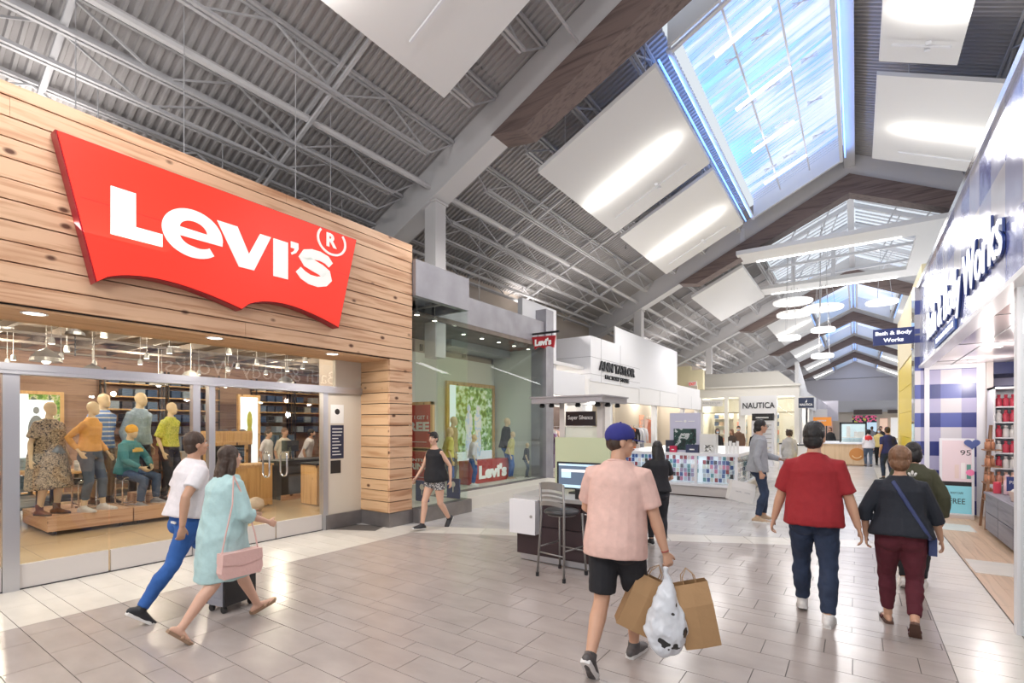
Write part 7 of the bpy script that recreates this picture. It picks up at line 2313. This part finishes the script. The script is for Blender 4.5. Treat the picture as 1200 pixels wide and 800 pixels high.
mannequin('mannequin in leopard print midi dress with a denim shirt tied at the waist', (-10.78, 2.38, .305), YW, 1.84, dict(top=dict(m=LEO, dress=True, hem=.40, w=.31, d=.27, add=.03, sleeve=.75, sadd=.03, flare=.02, wr=.012, name='dress'), shoes=dict(type='boot', m=mat('boot_brown', (.20, .08, .04), .5), sole=BROWN), g=1.12, lw=(-.30, .04, .86), rw=(.30, .04, .86), extra=[('tied', tied)]), GP, True)
mannequin('mannequin in mustard long sleeve top and cropped blue jeans', (-10.62, 2.88, .305), YW + 8, 1.86, dict(top=dict(m=cloth('top_mustard', (.72, .37, .10)), hem=.06, add=.012, sleeve=1.8, flare=0), bottom=dict(type='pants', m=DENM, len=1.72, add=.012), shoes=dict(m=SHW, sole=SOLEW), la=(-.16, .08, .085), lw=(-.26, .1, .9), rw=(.2, -.02, .95)), GP, True)
mannequin('mannequin in blue and white striped tee at the back of the platform', (-11.5, 3.28, .305), YW, 2.04, dict(top=dict(m=stripe_mat('tee_stripes', [(.16, .30, .66), (.18, .33, .70), (.78, .78, .80)], 'Z', .028), hem=-.06, add=.02, sleeve=.8, sadd=.02), bottom=dict(type='pants', m=cloth('chino_tan', (.30, .22, .14)), add=.014), shoes=dict(type='boot', m=mat('boot_dark', (.08, .05, .04), .5), sole=BROWN)), GP)
mannequin('mannequin in pale denim jacket over white tee at the back', (-11.5, 3.86, .305), YW, 2.09, dict(top=dict(m=cloth('jacket_pale_denim', (.33, .43, .54), var=.2), hem=-.02, add=.026, sleeve=1.85, sadd=.018, flare=0, collar=cloth('jacket_pale_denim', (.33, .43, .54)), name='jacket'), bottom=dict(type='pants', m=DENK, add=.014), shoes=dict(m=SHW, sole=SOLEW)), GP)
def beanie(J, t, add, addb):
    b = MB(); c = J['hc']; b.ell(c + J['hr'] @ Vector((0, -.015, .04)), (.085, .1, .095), J['hr']); b.ell(c + J['hr'] @ Vector((0, -.015, .02)), (.088, .103, .03), J['hr']); addb('beanie', b, cloth('beanie_yellow', (.80, .42, .03)))
def chest(J, t, add, addb):
    b = MB(); p = J['hip'] + J['up'] * .37 + Vector((0, .148, 0)); b.cbox(p, (.26, .012, .05)); b.cbox(p + Vector((0, 0, .035)), (.16, .012, .03)); addb('chest_print', b, cloth('print_yellow', (.78, .56, .12)), False)
mannequin('seated mannequin in teal sweatshirt and yellow beanie', (-11.0, 3.55, .26), YW + 5, 1.80, dict(hip=(0, -.02, .63), lean=4, la=(-.16, .36, .12), ra=(.17, .30, .085), lw=(-.12, .30, .72), rw=(.12, .28, .70), le=(-1, -.5, 0), re=(1, -.5, 0), top=dict(m=cloth('sweat_teal', (.07, .26, .29)), hem=-.08, add=.024, sleeve=1.9, sadd=.022, flare=0, name='sweatshirt'), bottom=dict(type='pants', m=cloth('denim_seated', (.07, .11, .20)), add=.016), shoes=dict(m=mat('shoe_grey', (.3, .3, .32), .6), sole=SOLEW), head=(0, -6), extra=[('beanie', beanie), ('print', chest)]), GP)
mannequin('mannequin in lime floral blouse and black jeans', (-10.95, 4.18, .305), YW + 4, 1.90, dict(top=dict(m=print_mat('blouse_lime', [(.45, .50, .05), (.62, .62, .10), (.36, .42, .04)], 24, thr=(.45, .6)), hem=.06, add=.018, sleeve=.95, sadd=.03, flare=.01, name='blouse'), bottom=dict(type='pants', m=DENK, len=1.95, add=.016), shoes=dict(type='boot', m=mat('boot_dark', (.08, .05, .04), .5), sole=BROWN)), GP, True)
GW = 'mannequins in the tall shop window'
mannequin('mannequin in pale yellow blouse and blue jeans in the near window bay', (-7.35, 8.2, .25), -30, 1.47, dict(top=dict(m=cloth('blouse_pale_yellow', (.66, .62, .18)), hem=.05, add=.02, sleeve=.9, sadd=.03), bottom=dict(type='pants', m=DENB, add=.014), shoes=dict(m=SHW, sole=SOLEW)), GW, True)
mannequin('mannequin in tan top standing behind the pale yellow one', (-8.0, 9.05, .25), -40, 1.72, dict(top=dict(m=cloth('top_tan', (.55, .40, .22)), hem=-.05, add=.02, sleeve=.9), bottom=dict(type='pants', m=DENM, add=.014), shoes=dict(m=SHW, sole=SOLEW)), GW)
mannequin('small child mannequin with blue dungarees and white sleeves', (-7.8, 9.6, .25), -40, 1.28, dict(top=dict(m=TEEW, hem=0, add=.02, sleeve=1.2), bottom=dict(type='pants', m=DENB, add=.02, top=.55, name='dungarees'), shoes=dict(m=SHW, sole=SOLEW)), GW)
mannequin('mannequin in black hooded top beside the big picture', (-8.3, 11.7, .25), -50, 1.72, dict(top=dict(m=BLKC, hem=-.1, add=.026, sleeve=1.9, sadd=.02, flare=0, collar=BLKC, name='hooded_top'), bottom=dict(type='pants', m=DENB, add=.014), shoes=dict(m=mat('shoe_tan', (.46, .33, .22), .7), sole=SOLEW)), GW)
mannequin('mannequin in yellow tee and denim leaning on the red sign box', (-7.9, 11.35, .25), -60, 1.34, dict(top=dict(m=cloth('tee_pale_yellow', (.62, .56, .22)), hem=-.02, add=.018, sleeve=.8), bottom=dict(type='pants', m=DENB, add=.014), shoes=dict(m=mat('shoe_tan', (.46, .33, .22), .7), sole=SOLEW), lean=8), GW, True)
def mark(J, t, add, addb):
    b = MB(); b.ell(J['hip'] + J['up'] * .36 + Vector((0, .125, 0)), (.06, .012, .06)); addb('chest_print', b, cloth('print_olive', (.3, .32, .1)))
mannequin('child mannequin in black tee with round print and jeans', (-7.75, 11.95, .25), -50, 1.0, dict(top=dict(m=BLKC, hem=-.08, add=.026, sleeve=.8, sadd=.02), bottom=dict(type='pants', m=DENM, add=.018), shoes=dict(m=SHB, sole=SOLEW), extra=[('mark', mark)]), GW)

# ================================================================== THINGS CARRIED
KRAFT = mat('kraft_paper', (.42, .25, .12), .75, var=.06, nscale=6, bump=.4, bscale=7)
def paper_bag(lbl, loc, rz, tilt, w_, d_, h_, m_, handle=True):
    t = thing('shopping_bag', lbl, 'bag', loc, 0); t.rotation_euler = (tilt[0], tilt[1], rz)
    b = MB(); n = 6
    V = []
    for i in range(n + 1):
        z = -h_ * i / n; bulge = 1 + .10 * sin(pi * i / n) * (1 if i < n else 0); dd = d_ * (.55 + .45 * min(1, i / 2.0)) * bulge
        for x, y in ((-w_ / 2, -dd / 2), (0, -dd * .56), (w_ / 2, -dd / 2), (w_ * .49, 0), (w_ / 2, dd / 2), (0, dd * .56), (-w_ / 2, dd / 2), (-w_ * .49, 0)): V.append((x, y, z))
    F = []
    for i in range(n):
        for k in range(8): F.append((8 * i + k, 8 * i + 8 + k, 8 * i + 8 + (k + 1) % 8, 8 * i + (k + 1) % 8))
    F.append(tuple(8 * n + k for k in range(7, -1, -1)))
    b.add(V, F)
    b.build('bag_body', m_, t)
    if handle:
        for s_ in (-1, 1):
            b = MB(); b.tube([(-w_ * .2, s_ * d_ * .26, -.03), (-w_ * .17, s_ * d_ * .2, .05), (0, s_ * .006, .10), (w_ * .17, s_ * d_ * .2, .05), (w_ * .2, s_ * d_ * .26, -.03)], .0035, 6); b.build('handle', m_, t)
    return t
HX, HY, HZ = -1.10, 3.60, .72
paper_bag('brown paper bag tilting inward in the pink shirted man\'s hand', (HX - .12, HY - .02, HZ - .08), .5, (0, .42), .24, .14, .40, KRAFT)
paper_bag('tall upright brown paper bag in the pink shirted man\'s hand', (HX + .12, HY + .02, HZ - .08), .5, (0, -.20), .24, .14, .44, KRAFT)
b = MB()
b.tube([(0, 0, 0), (.0, 0, -.10), (.0, 0, -.22), (0, 0, -.38), (0, 0, -.48)], [(.018, .012), (.055, .03), (.11, .06), (.15, .085), (.11, .07)], 16, cap='round')
b.tube([(0, 0, .0), (.0, 0, .06)], [.014, .012], 8)
pbag = thing('shopping_bag', 'white plastic bag with black blotches between the two brown paper bags', 'bag', (HX + .0, HY - .11, HZ - .03), .5)
PLA = print_mat('plastic_printed', [(.03, .03, .03), (.68, .70, .74), (.72, .74, .78), (.70, .72, .76)], 5.5, rough=.3, thr=(.36, .5, .6))
link('bag_body', fuse(b, .012, 3, wrinkle=.02, wscale=14, wstretch=(1.3, 1.3, .5)), PLA, pbag)
wb_ = paper_bag('white paper carrier bag hanging from the hand of the man in grey', (-1.70, 9.86, .72), .62, (0, .22), .44, .14, .36, mat('bag_white_paper', (.72, .70, .68), .6))
text('NORDSTROM', (-.13, -.082, -.2), (1, 0, 0), (0, 0, 1), w=.26, h=.025, depth=.003, m=SEAM, parent=wb_)
# pink handbag of the woman in mint
t = thing('handbag', 'pale pink handbag at the hip of the woman in mint', 'handbag', (-4.235, 2.14, .50), pi / 2)
PINKL = mat('leather_pale_pink', (.72, .46, .42), .5, bump=.2, bscale=40)
b = MB(); ol = [(-.15, 0), (.15, 0), (.17, .05), (.155, .20), (-.155, .20), (-.17, .05)]; b.prism(ol, .09, lambda u, v, w_: (u, -.045 + w_, v)); b.build('bag_body', PINKL, t)
b = MB(); b.prism([(-.16, .205), (.16, .205), (.165, .12), (0, .09), (-.165, .12)], .104, lambda u, v, w_: (u, -.052 + w_, v)); b.build('flap', PINKL, t)
b = MB(); b.tube([(-.15, 0, .19), (-.12, 0, .34), (-.06, .005, .60), (-.03, .05, .83)], .007, 6); b.tube([(.15, 0, .19), (.12, 0, .34), (.05, .01, .60), (-.03, .05, .83)], .007, 6); b.build('shoulder_strap', PINKL, t)
# rolling suitcase
t = thing('suitcase', 'small grey ribbed rolling suitcase trailing behind the couple', 'suitcase', (-4.95, 2.42, 0), .2)
SHELL = mat('shell_grey', (.30, .30, .34), .35)
b = MB()
for k_ in range(11): b.cbox((0, 0, .07 + .036 * k_ + .018), (.215 if k_ % 2 else .205, .35 if k_ % 2 else .34, .035))
b.build('shell', SHELL, t)
b = MB(); b.cbox((-.116, 0, .28), (.02, .33, .42)); b.cbox((.116, 0, .28), (.02, .33, .42)); b.build('side_panel', BLACK, t)
for sx in (-.08, .08):
    for sy in (-.14, .14):
        b = MB(); b.lathe((sx, sy - .012, .032), [(.032, 0), (.032, .024)], 12, 'Y'); b.cbox((sx, sy, .06), (.03, .035, .03)); b.build('wheel', BLACK, t)
b = MB(); b.tube([(-.05, -.1, .47), (-.05, -.1, .92), (-.05, .1, .92), (-.05, .1, .47)], .009, 6); b.build('pull_handle', SATIN, t)

# ------------------------------------------------------------------ loose pieces become parts of their own
SPLIT = set("""hanger_rod track_head light_slot hanger_post print_lines foliage_print figure_print louver skylight_frame blue_led_strip skylight_truss bridging
tie_pipe sprinkler_pipe hanger_wire sprinkler_head curb gable ledge backing kick_plate ceiling_beam floor_joint upright rail rail_frame stretcher drawer_pull taskbar
window_bar panel_seam soffit_joint lettering sub_lettering wheel caster print_mark case_frame case_goods hanger tube_frame ladder_side crate_side frame bulb trim_ring
suspension_cable end_board plinth side_panel stand shoulder_strap light_bar ridge_beam roof_skin display post chest_print emblem glasses number track_light strap rafter""".split())


def split_loose(o):
    me = o.data
    n = len(me.vertices)
    par = list(range(n))

    def fd(a):
        while par[a] != a:
            par[a] = par[par[a]]; a = par[a]
        return a
    for p in me.polygons:
        v = p.vertices; r = fd(v[0])
        for a in v[1:]:
            par[fd(a)] = r
    g = {}
    for p in me.polygons:
        g.setdefault(fd(p.vertices[0]), []).append(tuple(p.vertices))
    if len(g) < 2 or len(g) > 120: return
    co = [tuple(v.co) for v in me.vertices]; sm = me.polygons[0].use_smooth
    mt = o.material_slots[0].material
    base = o.name.split('.')[0]; first = True
    for fs in g.values():
        ids = sorted({i for q in fs for i in q}); mp = {a: k for k, a in enumerate(ids)}
        m2 = bpy.data.meshes.new(base)
        m2.from_pydata([co[i] for i in ids], [], [tuple(mp[i] for i in q) for q in fs]); m2.update()
        if sm: m2.polygons.foreach_set('use_smooth', [True] * len(m2.polygons))
        m2.materials.append(mt)
        if first:
            o.data = m2; first = False
        else:
            c = bpy.data.objects.new(base, m2); COL.objects.link(c); c.parent = o.parent


for o in list(COL.objects):
    if o.type == 'MESH' and o.parent is not None:
        nm = o.name.split('.')[0]
        if nm in SPLIT: split_loose(o)
        elif nm in ('louver_motor', 'light_truss', 'canopy_lights'): o['kind'] = 'stuff'
bpy.data.scenes.remove(TMP)
